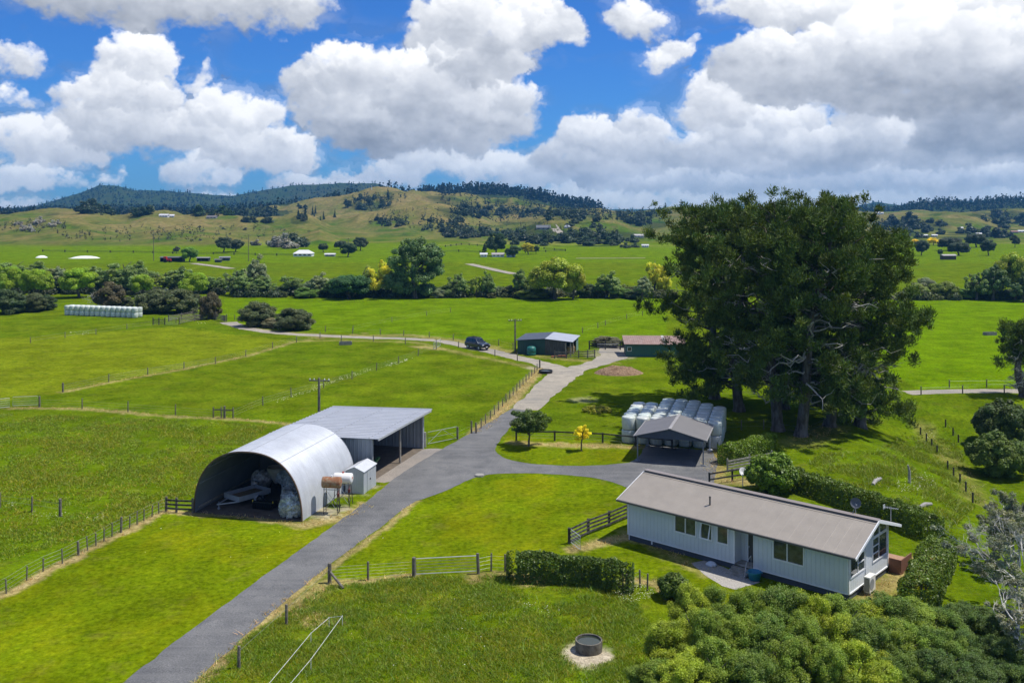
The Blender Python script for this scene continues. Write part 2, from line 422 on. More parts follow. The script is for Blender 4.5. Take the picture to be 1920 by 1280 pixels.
def build_world():
    w = bpy.data.worlds.new('World'); scene.world = w; w.use_nodes = True
    nt = w.node_tree; nt.nodes.clear()
    out = N(nt, 'ShaderNodeOutputWorld'); bg = N(nt, 'ShaderNodeBackground'); nt.links.new(bg.outputs[0], out.inputs[0])
    bg.inputs['Strength'].default_value = .1
    sky = N(nt, 'ShaderNodeTexSky', sky_type='NISHITA'); sky.sun_disc = False
    sky.sun_elevation = SUN_EL; sky.sun_rotation = SUN_AZ; sky.air_density = 1.0; sky.dust_density = .15; sky.ozone_density = 3.0
    tint = mixc(nt, 1., sky.outputs[0], (.20, .50, 1.02, 1), 'MULTIPLY')
    im, (a0, aw, t0, tw) = cloud_image()
    tc = N(nt, 'ShaderNodeTexCoord'); sp = N(nt, 'ShaderNodeSeparateXYZ'); nt.links.new(tc.outputs['Generated'], sp.inputs[0])
    x, y, z = sp.outputs
    az = mth(nt, 'ARCTAN2', x, y)
    h = mth(nt, 'SQRT', mth(nt, 'ADD', mth(nt, 'MULTIPLY', x, x), mth(nt, 'MULTIPLY', y, y)))
    t = mth(nt, 'DIVIDE', z, h)
    u = mth(nt, 'DIVIDE', mth(nt, 'SUBTRACT', az, a0), aw); v = mth(nt, 'DIVIDE', mth(nt, 'SUBTRACT', t, t0), tw)
    cb = N(nt, 'ShaderNodeCombineXYZ'); nt.links.new(u, cb.inputs[0]); nt.links.new(v, cb.inputs[1])
    ti = N(nt, 'ShaderNodeTexImage', image=im, extension='CLIP', interpolation='Linear'); nt.links.new(cb.outputs[0], ti.inputs[0])
    # scattered clouds over the rest of the sky
    cn = noise(nt, tc.outputs['Generated'], 3.2, 6, .6)
    far = maprange(nt, mth(nt, 'ABSOLUTE', az), .60, .75); hi = maprange(nt, t, .36, .5)
    side = mth(nt, 'MULTIPLY', mth(nt, 'MAXIMUM', far, hi), maprange(nt, cn, .5, .62))
    base = mixc(nt, mth(nt, 'MULTIPLY', side, maprange(nt, z, 0, .05)), tint, (7.5, 7.7, 8.2, 1))
    fin = mixc(nt, ti.outputs['Alpha'], base, ti.outputs['Color'])
    nt.links.new(fin, bg.inputs['Color'])
build_world()
vs = scene.view_settings
vs.view_transform = 'Standard'; vs.look = 'None'; vs.gamma = 1; vs.exposure = .22
scene.display_settings.display_device = 'sRGB'
cy = scene.cycles
cy.use_denoising = True; cy.use_adaptive_sampling = True; cy.adaptive_threshold = .015
cy.max_bounces = 6; cy.diffuse_bounces = 3; cy.glossy_bounces = 3; cy.transmission_bounces = 4; cy.transparent_max_bounces = 8; cy.volume_bounces = 0
cy.caustics_reflective = False; cy.caustics_refractive = False
# ------------------------------------------------------------------ ground
def P2(l): return np.array([at(a, b)[:2] for a, b in l])
def in_poly(x, y, poly):
    r = np.zeros(x.shape, bool); n = len(poly)
    for i in range(n):
        x1, y1 = poly[i]; x2, y2 = poly[(i+1) % n]
        c = (y1 > y) != (y2 > y)
        with np.errstate(divide='ignore', invalid='ignore'):
            r ^= c & (x < (x2-x1)*(y-y1)/(y2-y1+1e-12)+x1)
    return r
def dseg(x, y, pts):
    d = np.full(x.shape, 1e9)
    for (x1, y1), (x2, y2) in zip(pts[:-1], pts[1:]):
        L = (x2-x1)**2+(y2-y1)**2+1e-9
        t = np.clip(((x-x1)*(x2-x1)+(y-y1)*(y2-y1))/L, 0, 1)
        d = np.minimum(d, np.hypot(x-x1-t*(x2-x1), y-y1-t*(y2-y1)))
    return d
LAWN_A = P2([(0,1122),(120,1050),(310,962),(365,965),(560,990),(640,965),(720,900),(760,930),(240,1290),(-200,1500)])
LAWN_B = P2([(640,1048),(700,1000),(780,945),(870,906),(1000,890),(1130,900),(1180,915),(1178,960),(1070,1020),(1060,1080),(960,1060),(900,1075),(690,1085),(618,1095)])
LAWN_C = P2([(1060,1080),(1120,1000),(1170,960),(1200,1010),(1420,1090),(1600,1140),(1690,1080),(1760,1010),(1800,1060),(1700,1180),(1500,1200),(1240,1100),(1180,1090)])
LAWN_D = P2([(930,845),(950,815),(1200,832),(1196,862),(1120,872),(1000,868)])
HAY = P2([(-300,640),(60,632),(330,612),(550,640),(490,660),(120,736),(-300,790)])
VIVID = P2([(1650,563),(2100,563),(2100,725),(1720,728),(1600,660)])
MID = P2([(410,600),(420,560),(1250,560),(1250,640),(960,640),(500,618)])
PAD_R = P2([(980,760),(1060,700),(1150,700),(1190,730),(1180,800),(1000,800)])
NEARP = P2([(350,1290),(450,1205),(610,1100),(780,1080),(960,1080),(1180,1110),(1300,1290),(1500,1500),(100,1500)])
DRYLINES = [   # (photo polyline, half width m, strength)
 ([(0,1118),(150,1040),(310,958),(365,962)], .45, 1.), ([(365,963),(460,968),(565,984)], .5, .8), ([(565,984),(640,972),(690,945)], .9, .9),
 ([(118,735),(204,717),(345,692),(461,668),(556,640),(690,624)], .5, .7), ([(20,765),(155,766),(329,781),(437,785),(545,795)], .6, .65),
 ([(893,812),(960,752),(1012,690)], .9, 1.), ([(545,640),(640,638),(780,642),(880,665),(1000,690)], .8, .45),
 ([(600,632),(760,628),(870,640),(960,662)], 1.6, .6), ([(425,605),(520,622),(640,632)], 1.6, .45),
 ([(618,1092),(690,1088),(780,1078)], .5, .9), ([(618,1092),(560,1130),(500,1155)], .8, .8), ([(540,1150),(620,1158)], 1.1, .9), ([(900,1082),(1000,1086)], 1.0, 1.),
 ([(560,1105),(650,1040),(720,990),(780,940)], .35, .8), ([(365,1282),(470,1182),(560,1105)], .5, 1.),
 ([(965,830),(1080,835),(1200,838)], .9, .8), ([(1178,1005),(1120,1020),(1075,1030)], .7, .9), ([(1178,1000),(1240,1030),(1330,1072)], .9, .5),
 ([(1625,1120),(1690,1080),(1725,1050)], 1.1, .9), ([(1330,860),(1345,900),(1400,905)], 1.2, .8), ([(1340,830),(1350,860)], 1.2, .8),
 ([(1730,800),(1800,880),(1830,940)], 1.4, .3), ([(1190,1085),(1240,1100),(1265,1115)], .7, .8),
 ([(1500,830),(1560,800)], 2.2, .3), ([(780,650),(830,655)], 1.0, .8), ([(970,660),(1040,672),(1150,680)], 1.2, .5),
]
DRYLINES = [(P2(a), b, c) for a, b, c in DRYLINES]
BARE = [((1104, 1224), 2.3, 1.0), ((1000, 690), 1.6, .6), ((895, 655), 2.0, .3), ((1090, 750), 2.2, .35), ((1150, 665), 6, .5), ((640, 915), 3.0, .8), ((612, 960), 2.0, .8), ((1310, 770), 3, .5)]
BARE = [(at(*p), r, s) for p, r, s in BARE]
BUSHY = [   # bush cover on the hills as seen: photo ellipse (px,py,rx,ry), strength
 (595,408,42,10),(690,385,40,14),(720,372,22,12),(560,412,18,8),(880,398,70,12),(950,392,80,14),(1060,402,80,12),(900,375,70,8),(830,372,40,6),(770,372,30,6),
 (960,425,90,10),(1050,440,110,12),(1150,448,90,12),(1200,405,60,16),(1240,420,40,10),(870,432,60,10),(1100,460,60,5),(800,425,60,6),
 (1700,422,90,14),(1790,440,140,14),(1900,410,80,22),(1890,395,60,18)]
def ground_mesh():
    az = np.concatenate([np.arange(-180, -33, 4.), np.arange(-33, 33, .09), np.arange(33, 180, 4.)])
    az = np.radians(az)
    ys = np.concatenate([np.arange(1850, 1330, -12.), np.arange(1330, 560, -2.), np.arange(560, 466, -1.2)])
    rr = np.concatenate([[3, 10, 18, 25], CAM_H*F/(ys-YH), np.geomspace(580, 5200, 330), [7000, 12000]])
    A, Rr = np.meshgrid(az, rr)
    X = Rr*np.sin(A); Y = Rr*np.cos(A); Zz = height(X, Y)
    nr, na = X.shape
    V = np.stack([X, Y, Zz], -1).reshape(-1, 3)
    idx = np.arange(nr*na).reshape(nr, na)
    q = np.stack([idx[:-1, :], np.roll(idx, -1, 1)[:-1, :], np.roll(idx, -1, 1)[1:, :], idx[1:, :]], -1).reshape(-1, 4)
    q = q[:, ::-1]
    me = bpy.data.meshes.new('ground')
    nv = len(V)+1; V = np.vstack([V, [[0, 0, 0]]])
    tri = np.stack([np.full(na, nv-1), idx[0], np.roll(idx[0], -1)], -1)[:, ::-1]
    me.vertices.add(nv); me.vertices.foreach_set('co', V.astype(np.float32).ravel())
    loops = np.concatenate([q.ravel(), tri.ravel()]).astype(np.int32)
    me.loops.add(len(loops)); me.loops.foreach_set('vertex_index', loops)
    ls = np.concatenate([np.arange(len(q))*4, len(q)*4+np.arange(len(tri))*3]).astype(np.int32)
    me.polygons.add(len(ls)); me.polygons.foreach_set('loop_start', ls)
    me.polygons.foreach_set('use_smooth', np.ones(len(ls), bool))
    me.update(calc_edges=True)
    x = V[:, 0]; y = V[:, 1]; z = V[:, 2]
    wob = fbm(x/1.2, y/1.2, 3, 4)-.5; wob2 = fbm(x/.35, y/.35, 8, 3)-.5
    near = (y > 20) & (y < 420)
    dry = np.zeros(nv); mown = np.zeros(nv); lush = np.zeros(nv); bare = np.zeros(nv); bush = np.zeros(nv); hay = np.zeros(nv)
    xn, yn = x[near]+wob[near]*1.1, y[near]+wob[near]*1.1
    d_ = np.zeros(len(xn))
    for pl, hw, s in DRYLINES:
        dd = dseg(xn, yn, pl)
        d_ = np.maximum(d_, s*(1-sstep(hw*.35, hw*1.5, dd+wob2[near]*hw*1.1)))
    dry[near] = d_
    m = np.zeros(len(xn))
    for pl in (LAWN_A, LAWN_B, LAWN_C, LAWN_D): m = np.maximum(m, in_poly(xn, yn, pl))
    mown[near] = m
    hay[near] = in_poly(x[near]+wob[near]*3, y[near]+wob[near]*3, HAY)*.9
    lush[near] = np.maximum(in_poly(xn, yn, VIVID)*1., in_poly(xn, yn, MID)*.75)
    b_ = np.zeros(len(xn))
    for c, r, s in BARE: b_ = np.maximum(b_, s*(1-sstep(.4*r, r, np.hypot(xn-c.x, yn-c.y)+wob[near]*r*.9)))
    bare[near] = b_
    # the trampled ring round the trough is broken
    # hills: dry spurs, bush, and painted relief shading: dark gullies, pale crests
    far = (y > 420)
    xf, yf, zf = x[far], y[far], z[far]
    pf = 960+F*xf/yf; rowf = YH+(CAM_H-zf)*F/yf
    lap = fbm(xf/170, yf/150, 1, 4)
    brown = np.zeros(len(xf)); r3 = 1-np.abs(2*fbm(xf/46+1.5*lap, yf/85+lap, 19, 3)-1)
    for (a, b, rx, ry, s) in [(720,375,190,38,1.),(800,392,120,26,1.),(560,394,120,14,.9),(900,400,90,26,.7),(1020,408,70,14,.75),(300,420,110,22,.5),(130,402,40,8,.9),(240,462,70,10,.45),(420,425,60,20,.5),(1120,395,80,8,.6),(1690,405,60,8,.7),(1660,430,40,20,.7),(480,400,60,12,.6),(60,440,70,18,.3)]:
        e = ((pf-a)/rx)**2+((rowf-b)/ry)**2
        brown = np.maximum(brown, s*(1-sstep(.35, 1.25, e+1.1*(fbm(xf/60, yf/60, 17, 4)-.5))))
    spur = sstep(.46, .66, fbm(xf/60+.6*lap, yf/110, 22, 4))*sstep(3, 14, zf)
    dry[far] = np.clip(brown*(.62+.5*spur)+.35*spur+.10*sstep(.5, 5, zf)+.5*sstep(.74, .96, r3), 0, 1)*sstep(560, 660, yf)*(.75+.7*(fbm(xf/25, yf/40, 81, 3)-.5))  # crests of the ridged noise paled in colour to suggest relief
    b2 = np.zeros(len(xf)); gully_shade = .8*sstep(.52, .22, r3)*sstep(1, 6, zf)*sstep(560, 680, yf)  # gully darkening put into the colour as shade in the folds
    for (a, b, rx, ry) in BUSHY:
        e = ((pf-a)/rx)**2+((rowf-b)/ry)**2
        b2 = np.maximum(b2, 1-sstep(.6, 1.2, e+1.6*(fbm(xf/28, yf/45, 33, 4)-.5)))
    b2 = np.where((yf > 600) & (yf < 1750), b2, 0)*sstep(.42, .55, fbm(xf/22, yf/40, 40, 3))
    forest = np.where(yf > 1560, sstep(0, 1, (yf-1560)/30), 0)
    # left forest belt behind the first crest
    forest = np.maximum(forest, ((pf+160*(fbm(xf/50, yf/90, 55, 3)-.5) < 540-.16*np.maximum(0, 1250-yf)) & (yf > 1030)).astype(float))
    bush[far] = np.maximum(np.maximum(b2*.8, gully_shade), forest)
    lush[far] = np.where(yf < 640, .55+.3*(fbm(xf/90, yf/50, 6, 2)-.5), .12)
    hay[far] = np.where(zf > .7, .6+.35*fbm(xf/50, yf/50, 61, 3), .05)*sstep(560, 700, yf)
    hill = np.zeros(nv); hill[far] = np.maximum(sstep(.25, 1.6, zf+.8*(fbm(xf/35, yf/35, 71, 3)-.5))*sstep(545, 600, yf), sstep(640, 700, yf)*.8)
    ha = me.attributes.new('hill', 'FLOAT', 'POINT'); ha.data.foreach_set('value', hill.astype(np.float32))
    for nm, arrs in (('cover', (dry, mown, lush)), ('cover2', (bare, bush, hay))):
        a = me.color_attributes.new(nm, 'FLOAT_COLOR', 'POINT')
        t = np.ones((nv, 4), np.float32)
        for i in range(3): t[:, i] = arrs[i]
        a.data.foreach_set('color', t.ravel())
    me.materials.append(ground_material())
    return tag(link('ground', me), kind='structure')
def ground_material():
    m, nt, out = new_mat('pasture')
    b = N(nt, 'ShaderNodeBsdfPrincipled'); nt.links.new(b.outputs[0], out.inputs[0])
    a1 = N(nt, 'ShaderNodeAttribute', attribute_name='cover'); a2 = N(nt, 'ShaderNodeAttribute', attribute_name='cover2'); a3 = N(nt, 'ShaderNodeAttribute', attribute_name='hill')
    s1 = N(nt, 'ShaderNodeSeparateColor'); nt.links.new(a1.outputs['Color'], s1.inputs[0])
    s2 = N(nt, 'ShaderNodeSeparateColor'); nt.links.new(a2.outputs['Color'], s2.inputs[0])
    dry, mown, lush = s1.outputs; bare, bush, hay = s2.outputs
    p = wpos(nt)
    big = noise(nt, p, .035, 3, .5); mid = noise(nt, p, .28, 4, .6); sm = noise(nt, p, 1.3, 4, .65); fine = noise(nt, p, 5.5, 3, .7)
    streak = noise(nt, wpos(nt, (.5, 1.6, 1)), .9, 4, .7)
    pasture = mixc(nt, maprange(nt, mid, .35, .65), (.072, .122, .003, 1), (.128, .172, .006, 1))
    pasture = mixc(nt, mth(nt, 'MULTIPLY', maprange(nt, big, .45, .6), .5), pasture, (.078, .148, .003, 1))
    pasture = mixc(nt, mth(nt, 'MULTIPLY', maprange(nt, streak, .52, .68), .40), pasture, (.135, .165, .004, 1))
    lushc = mixc(nt, maprange(nt, mid, .35, .7), (.096, .185, .001, 1), (.126, .212, .002, 1))
    col = mixc(nt, lush, pasture, lushc)
    hayc = mixc(nt, maprange(nt, streak, .35, .65), (.120, .165, .002, 1), (.180, .212, .012, 1))
    col = mixc(nt, hay, col, hayc)
    mown_c = mixc(nt, maprange(nt, sm, .35, .7), (.092, .142, .002, 1), (.142, .185, .004, 1))
    mown_c = mixc(nt, mth(nt, 'MULTIPLY', maprange(nt, noise(nt, wpos(nt, (1, .55, 1)), .17, 4, .6), .48, .62), .6), mown_c, (.190, .192, .004, 1))
    # mower stripes across the lawns
    wv = N(nt, 'ShaderNodeTexWave', wave_type='BANDS', bands_direction='X'); wv.inputs['Scale'].default_value = .22; wv.inputs['Distortion'].default_value = 1.2; wv.inputs['Detail'].default_value = 2
    mpp = N(nt, 'ShaderNodeMapping'); nt.links.new(p, mpp.inputs[0]); mpp.inputs['Rotation'].default_value = (0, 0, R(38)); nt.links.new(mpp.outputs[0], wv.inputs[0])
    mown_c = mixc(nt, mth(nt, 'MULTIPLY', wv.outputs[1], .28), mown_c, (.072, .125, .003, 1))
    col = mixc(nt, mown, col, mown_c)
    # darker tussocks and pale seed heads of the unmown grass
    tus = maprange(nt, noise(nt, p, .75, 3, .55), .53, .66)
    col = mixc(nt, mth(nt, 'MULTIPLY', mth(nt, 'MULTIPLY', tus, mth(nt, 'SUBTRACT', 1., mown)), .55), col, (.042, .092, .003, 1))
    col = mixc(nt, mth(nt, 'MULTIPLY', maprange(nt, fine, .3, .75), .25), col, (.125, .155, .002, 1))
    dryc = mixc(nt, maprange(nt, sm, .3, .7), (.33, .24, .095, 1), (.47, .37, .19, 1))
    near_dry = mixc(nt, maprange(nt, mid, .3, .7), (.27, .215, .075, 1), dryc)
    col = mixc(nt, mth(nt, 'MULTIPLY', dry, .9), col, near_dry)
    col = mixc(nt, bare, col, mixc(nt, sm, (.30, .24, .15, 1), (.48, .43, .33, 1)))
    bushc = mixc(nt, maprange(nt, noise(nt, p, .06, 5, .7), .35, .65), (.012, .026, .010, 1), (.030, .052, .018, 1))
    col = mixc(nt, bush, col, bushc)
    col = mixc(nt, 1., col, maprange(nt, noise(nt, p, .16, 4, .65), .36, .64, .78, 1.2), 'MULTIPLY')
    col = mixc(nt, mth(nt, 'MULTIPLY', maprange(nt, noise(nt, p, .42, 4, .7), .56, .68), .30), col, (.150, .128, .030, 1))
    k = mth(nt, 'ADD', mth(nt, 'MULTIPLY', noise(nt, p, 2.6, 6, .82), 2.6), -.30)
    col = mixc(nt, 1., col, k, 'MULTIPLY')
    # hill country: olive pasture, dry spurs, green and rough patches, painted gully shade
    h1 = noise(nt, wpos(nt, (1, .6, 1)), .022, 5, .65); h2 = noise(nt, wpos(nt, (1, .6, 1)), .075, 5, .7); h3 = noise(nt, wpos(nt, (1, .5, 1)), .3, 3, .6)
    olive = mixc(nt, maprange(nt, h1, .42, .57), (.046, .104, .006, 1), (.118, .126, .026, 1))
    olive = mixc(nt, mth(nt, 'MULTIPLY', maprange(nt, h2, .52, .66), .6), olive, (.125, .108, .050, 1))
    olive = mixc(nt, mth(nt, 'MULTIPLY', maprange(nt, h2, .46, .38), .7), olive, (.036, .066, .018, 1))
    tan = mixc(nt, maprange(nt, h2, .38, .62), (.150, .132, .040, 1), (.225, .168, .068, 1))
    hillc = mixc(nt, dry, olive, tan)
    hillc = mixc(nt, mth(nt, 'MULTIPLY', bush, .85), hillc, bushc)  # bush cover also carries the painted shade of the gullies
    hillc = mixc(nt, 1., hillc, maprange(nt, h3, .3, .7, .75, 1.25), 'MULTIPLY')
    col = mixc(nt, a3.outputs['Fac'], col, hillc)
    nt.links.new(col, b.inputs['Base Color'])
    b.inputs['Roughness'].default_value = .9; b.inputs['Specular IOR Level'].default_value = 0
    bp = N(nt, 'ShaderNodeBump'); bp.inputs['Strength'].default_value = .9; bp.inputs['Distance'].default_value = .16
    hgt = mth(nt, 'ADD', mth(nt, 'MULTIPLY', fine, .55), mth(nt, 'ADD', mth(nt, 'MULTIPLY', sm, .9), mth(nt, 'MULTIPLY', mid, 1.1)))
    setin(nt, bp.inputs['Strength'], mth(nt, 'SUBTRACT', 1., mth(nt, 'MULTIPLY', mown, .6)))
    nt.links.new(hgt, bp.inputs['Height']); nt.links.new(bp.outputs[0], b.inputs['Normal'])
    return m
ground_mesh()

# ------------------------------------------------------------------ roads and yards (sheets on the flat)
def jitter_poly(pts, step=.5, amp=.12, seed=0):
    out = []; n = len(pts)
    for i in range(n):
        a = Vector(pts[i]); b = Vector(pts[(i+1) % n]); L = (b-a).length; k = max(1, int(L/step))
        for j in range(k):
            q = a.lerp(b, j/k)
            out.append((q.x+amp*2*(float(fbm(q.x*.9, q.y*.9, seed, 3))-.5)*2, q.y+amp*2*(float(fbm(q.x*.9, q.y*.9, seed+7, 3))-.5)*2))
    return out
def smooth_px(pts, n=4):
    """Catmull-Rom through photo points, on the ground"""
    P = [Vector(at(a, b)[:2]) for a, b in pts]; out = []
    for i in range(len(P)-1):
        p0 = P[max(i-1, 0)]; p1 = P[i]; p2 = P[i+1]; p3 = P[min(i+2, len(P)-1)]
        for j in range(n):
            t = j/n
            out.append(.5*((2*p1)+(p2-p0)*t+(2*p0-5*p1+4*p2-p3)*t*t+(3*p1-p0-3*p2+p3)*t**3))
    out.append(P[-1]); return [tuple(q) for q in out]
def sheet(name, poly, z, m, tri=True):
    import bmesh
    bm = bmesh.new(); vs = [bm.verts.new((x, y, z)) for x, y in poly]
    f = bm.faces.new(vs)
    if f.normal.z < 0: f.normal_flip()
    bmesh.ops.triangulate(bm, faces=[f])
    me = bpy.data.meshes.new(name); bm.to_mesh(me); bm.free(); me.materials.append(m)
    return tag(link(name, me), kind='structure')
def gravel_mat(name, ca, cb, cc, wheel=True):
    m, nt, out = new_mat(name)
    b = N(nt, 'ShaderNodeBsdfPrincipled'); nt.links.new(b.outputs[0], out.inputs[0])
    p = wpos(nt)
    f = noise(nt, p, 9, 4, .85); g_ = noise(nt, p, .6, 5, .65); h = noise(nt, p, .13, 3, .5)
    col = mixc(nt, maprange(nt, g_, .35, .65), c4(ca), c4(cb))
    col = mixc(nt, mth(nt, 'MULTIPLY', maprange(nt, h, .45, .65), .6), col, c4(cc))
    col = mixc(nt, 1., col, maprange(nt, f, .25, .75, .30, 1.75), 'MULTIPLY')
    # the same wear runs lengthwise in wheel tracks
    mp = N(nt, 'ShaderNodeMapping'); nt.links.new(p, mp.inputs[0]); mp.inputs['Rotation'].default_value = (0, 0, R(-48)); mp.inputs['Scale'].default_value = (.035, 1.1, 1)
    st = noise(nt, mp.outputs[0], 1., 3, .6)
    col = mixc(nt, mth(nt, 'MULTIPLY', maprange(nt, st, .42, .66), .55), col, c4(cb))
    nt.links.new(col, b.inputs['Base Color']); b.inputs['Roughness'].default_value = .9; b.inputs['Specular IOR Level'].default_value = .2
    bp = N(nt, 'ShaderNodeBump'); bp.inputs['Strength'].default_value = .6; bp.inputs['Distance'].default_value = .02
    nt.links.new(f, bp.inputs['Height']); nt.links.new(bp.outputs[0], b.inputs['Normal'])
    return m
chip = gravel_mat('grey_chip_seal', (.104, .106, .107), (.168, .167, .162), (.084, .086, .088))
grav = gravel_mat('pale_gravel', (.25, .225, .18), (.36, .32, .25), (.20, .19, .165))
yard = gravel_mat('yard_gravel', (.23, .205, .175), (.29, .255, .215), (.19, .18, .17))
conc = gravel_mat('old_concrete', (.30, .28, .25), (.36, .34, .30), (.25, .235, .21))
drive_l = smooth_px([(120,1360),(222,1285),(340,1195),(480,1090),(600,1003),(690,937),(745,893),(800,858),(868,820),(920,790),(962,764)])
drive_r = smooth_px([(1003,764),(975,783),(957,800),(940,822),(929,840),(936,853),(960,863),(1007,870),(1067,873),(1123,872),(1180,867)])
pad = [tuple(at(*q)[:2]) for q in [(1196,858),(1212,832),(1334,846),(1346,862),(1338,905),(1330,930),(1200,925)]]
drive_b = smooth_px([(1172,912),(1140,901),(1090,893),(1007,887),(933,888),(900,893),(873,902),(827,923),(780,940),(750,960),(707,993),(640,1042),(560,1105),(470,1182),(360,1284),(300,1360)])
poly = drive_l+drive_r+pad+drive_b
# lay an irregular edge
sheet('driveway', jitter_poly(poly, .4, .07, 3), .012, chip)
apron = smooth_px([(690,897),(703,890),(757,842),(793,841),(836,842),(820,856),(780,880),(752,897),(722,905)])
sheet('shed_apron', jitter_poly(apron, .5, .3, 5), .007, yard)
def ribbon(name, pts, widths, z, m, seed=1, n=5, amp=.18):
    P = smooth_px(pts, n); L = []; Rr = []
    W = np.interp(np.linspace(0, 1, len(P)), np.linspace(0, 1, len(widths)), widths)
    for i, q in enumerate(P):
        a = Vector(P[max(i-1, 0)]); b = Vector(P[min(i+1, len(P)-1)]); d = (b-a).normalized(); nn = Vector((-d.y, d.x))
        L.append(tuple(Vector(q)+nn*W[i]/2)); Rr.append(tuple(Vector(q)-nn*W[i]/2))
    poly = L+Rr[::-1]
    return sheet(name, jitter_poly(poly, .7, amp, seed), z, m)
ribbon('gravel_track', [(984,768),(1012,742),(1036,720),(1052,704),(1046,692),(1010,680),(960,668),(915,657),(880,650),(830,640),(760,635),(690,633),(600,629),(530,625),(470,617),(437,608),(428,604)],
       [3.0,3.6,4.2,4.5,4.0,3.0,2.8,3,3,2.8,2.6,2.8,2.8,2.8,2.8,3,3.4], .018, grav, 5, 5, .25)
ribbon('yard_track', [(1056,704),(1080,692),(1110,684),(1140,674),(1158,664),(1165,655),(1168,648)], [4.6,3.6,3.4,4,6,8,8], .024, grav, 6, 5, .3)
ribbon('farm_track', [(1700,736),(1760,734),(1840,733),(1930,733),(2010,732)], [2.6,2.6,2.6,2.6], .012, grav, 7)
ribbon('garden_path', [(1310,1052),(1335,1066),(1365,1084),(1400,1098)], [1.6,2.0,2.4,2.2], .010, conc, 8, 6, .12)
# ------------------------------------------------------------------ materials for built things
M_ = {}
def ribbed(name, c, pitch, axis=0, rough=.45, metal=.0, depth=.02, sharp=.7, var=.12, c2=None, spec=.5, thr=(.5,.75)):
    """sheet cladding: ribs at a pitch along a local axis"""
    m, nt, out = new_mat(name)
    b = N(nt, 'ShaderNodeBsdfPrincipled'); nt.links.new(b.outputs[0], out.inputs[0])
    tc = N(nt, 'ShaderNodeTexCoord'); sp = N(nt, 'ShaderNodeSeparateXYZ'); nt.links.new(tc.outputs['Object'], sp.inputs[0])
    t = mth(nt, 'PINGPONG', sp.outputs[axis], pitch/2)
    h = maprange(nt, mth(nt, 'DIVIDE', t, pitch/2), sharp, 1)
    bp = N(nt, 'ShaderNodeBump'); bp.inputs['Strength'].default_value = 1; bp.inputs['Distance'].default_value = depth
    nt.links.new(h, bp.inputs['Height']); nt.links.new(bp.outputs[0], b.inputs['Normal'])
    f = noise(nt, tc.outputs['Object'], .9, 5, .65)
    col = mixc(nt, 1., c4(c), maprange(nt, f, .3, .7, 1-var, 1+var), 'MULTIPLY')
    if c2 is not None:
        mp = N(nt, 'ShaderNodeMapping'); nt.links.new(tc.outputs['Object'], mp.inputs[0]); mp.inputs['Scale'].default_value = (1.2, 1.2, .35)
        col = mixc(nt, maprange(nt, noise(nt, mp.outputs[0], 1.1, 6, .7), thr[0], thr[1]), col, c4(c2))
    nt.links.new(col, b.inputs['Base Color'])
    b.inputs['Roughness'].default_value = rough; b.inputs['Metallic'].default_value = metal; b.inputs['Specular IOR Level'].default_value = spec
    return m
galv = mat('galvanised', (.50, .52, .55), .5, .35, .12, 1.2, bump=.1, bscale=4)
galv_d = mat('dull_galvanised', (.30, .32, .34), .55, .2, .15, 1.5)
white_p = mat('white_paint', (.78, .79, .80), .5, 0, .05, 2)
dark_w = mat('dark_timber', (.032, .029, .028), .85, 0, .4, 4, (.10, .095, .09), stretch=(1, 1, .5))
grey_w = mat('weathered_timber', (.20, .185, .16), .9, 0, .35, 6, (.10, .085, .065), bump=.3, bscale=30)
post_w = mat('post_timber', (.115, .100, .078), .9, 0, .4, 5, (.20, .18, .15), bump=.3, bscale=25)
pale_w = mat('pale_timber', (.36, .33, .28), .85, 0, .3, 5, (.24, .22, .18))
bark = mat('bark', (.075, .060, .047), .95, 0, .4, 3, (.16, .145, .125), bump=.8, bscale=9, stretch=(1, 1, .35))
deadw = mat('bleached_branch', (.30, .285, .265), .9, 0, .25, 6)
wire_m = mat('fence_wire', (.30, .31, .31), .5, .6, .1, 5)
glass = None
def glass_mat(name, c=(.03, .04, .045)):
    m, nt, out = new_mat(name)
    b = N(nt, 'ShaderNodeBsdfPrincipled'); nt.links.new(b.outputs[0], out.inputs[0])
    tc = N(nt, 'ShaderNodeTexCoord')
    n = noise(nt, tc.outputs['Object'], 2.2, 3, .6)
    nt.links.new(mixc(nt, maprange(nt, n, .4, .62), c4(c), (c[0]*2.6, c[1]*2.3, c[2]*1.9, 1)), b.inputs['Base Color'])
    b.inputs['Roughness'].default_value = .06; b.inputs['Specular IOR Level'].default_value = .7
    return m
glass = glass_mat('window_glass')
concrete = mat('concrete', (.33, .32, .29), .9, 0, .2, 2.5, (.22, .21, .18), bump=.2)
def frame2(o, ux, rz): pass

# ------------------------------------------------------------------ house
HX = Vector((12.2, -10.95, 0)); HRZ = math.atan2(HX.y, HX.x)
HL, HWd = 16.35, 6.42
house = empty('house', 'long pale blue weatherboard house with a brown low-pitched roof', 'house', (8.40, 69.57, 0), HRZ)
siding = ribbed('pale_siding', (.62, .665, .69), .30, 0, .6, 0, .018, .86, .04)
siding_y = ribbed('pale_siding_gable', (.66, .70, .725), .30, 1, .6, 0, .018, .86, .04)
skirt = ribbed('slate_skirting', (.060, .072, .092), .14, 2, .65, 0, .02, .75, .15)
roof_m = ribbed('brown_roof_sheet', (.292, .258, .212), .76, 0, .55, .05, .007, .93, .09)
trim_d = mat('dark_gutter', (.10, .095, .09), .5, 0, .1)
SILL = .42; EV = 2.92
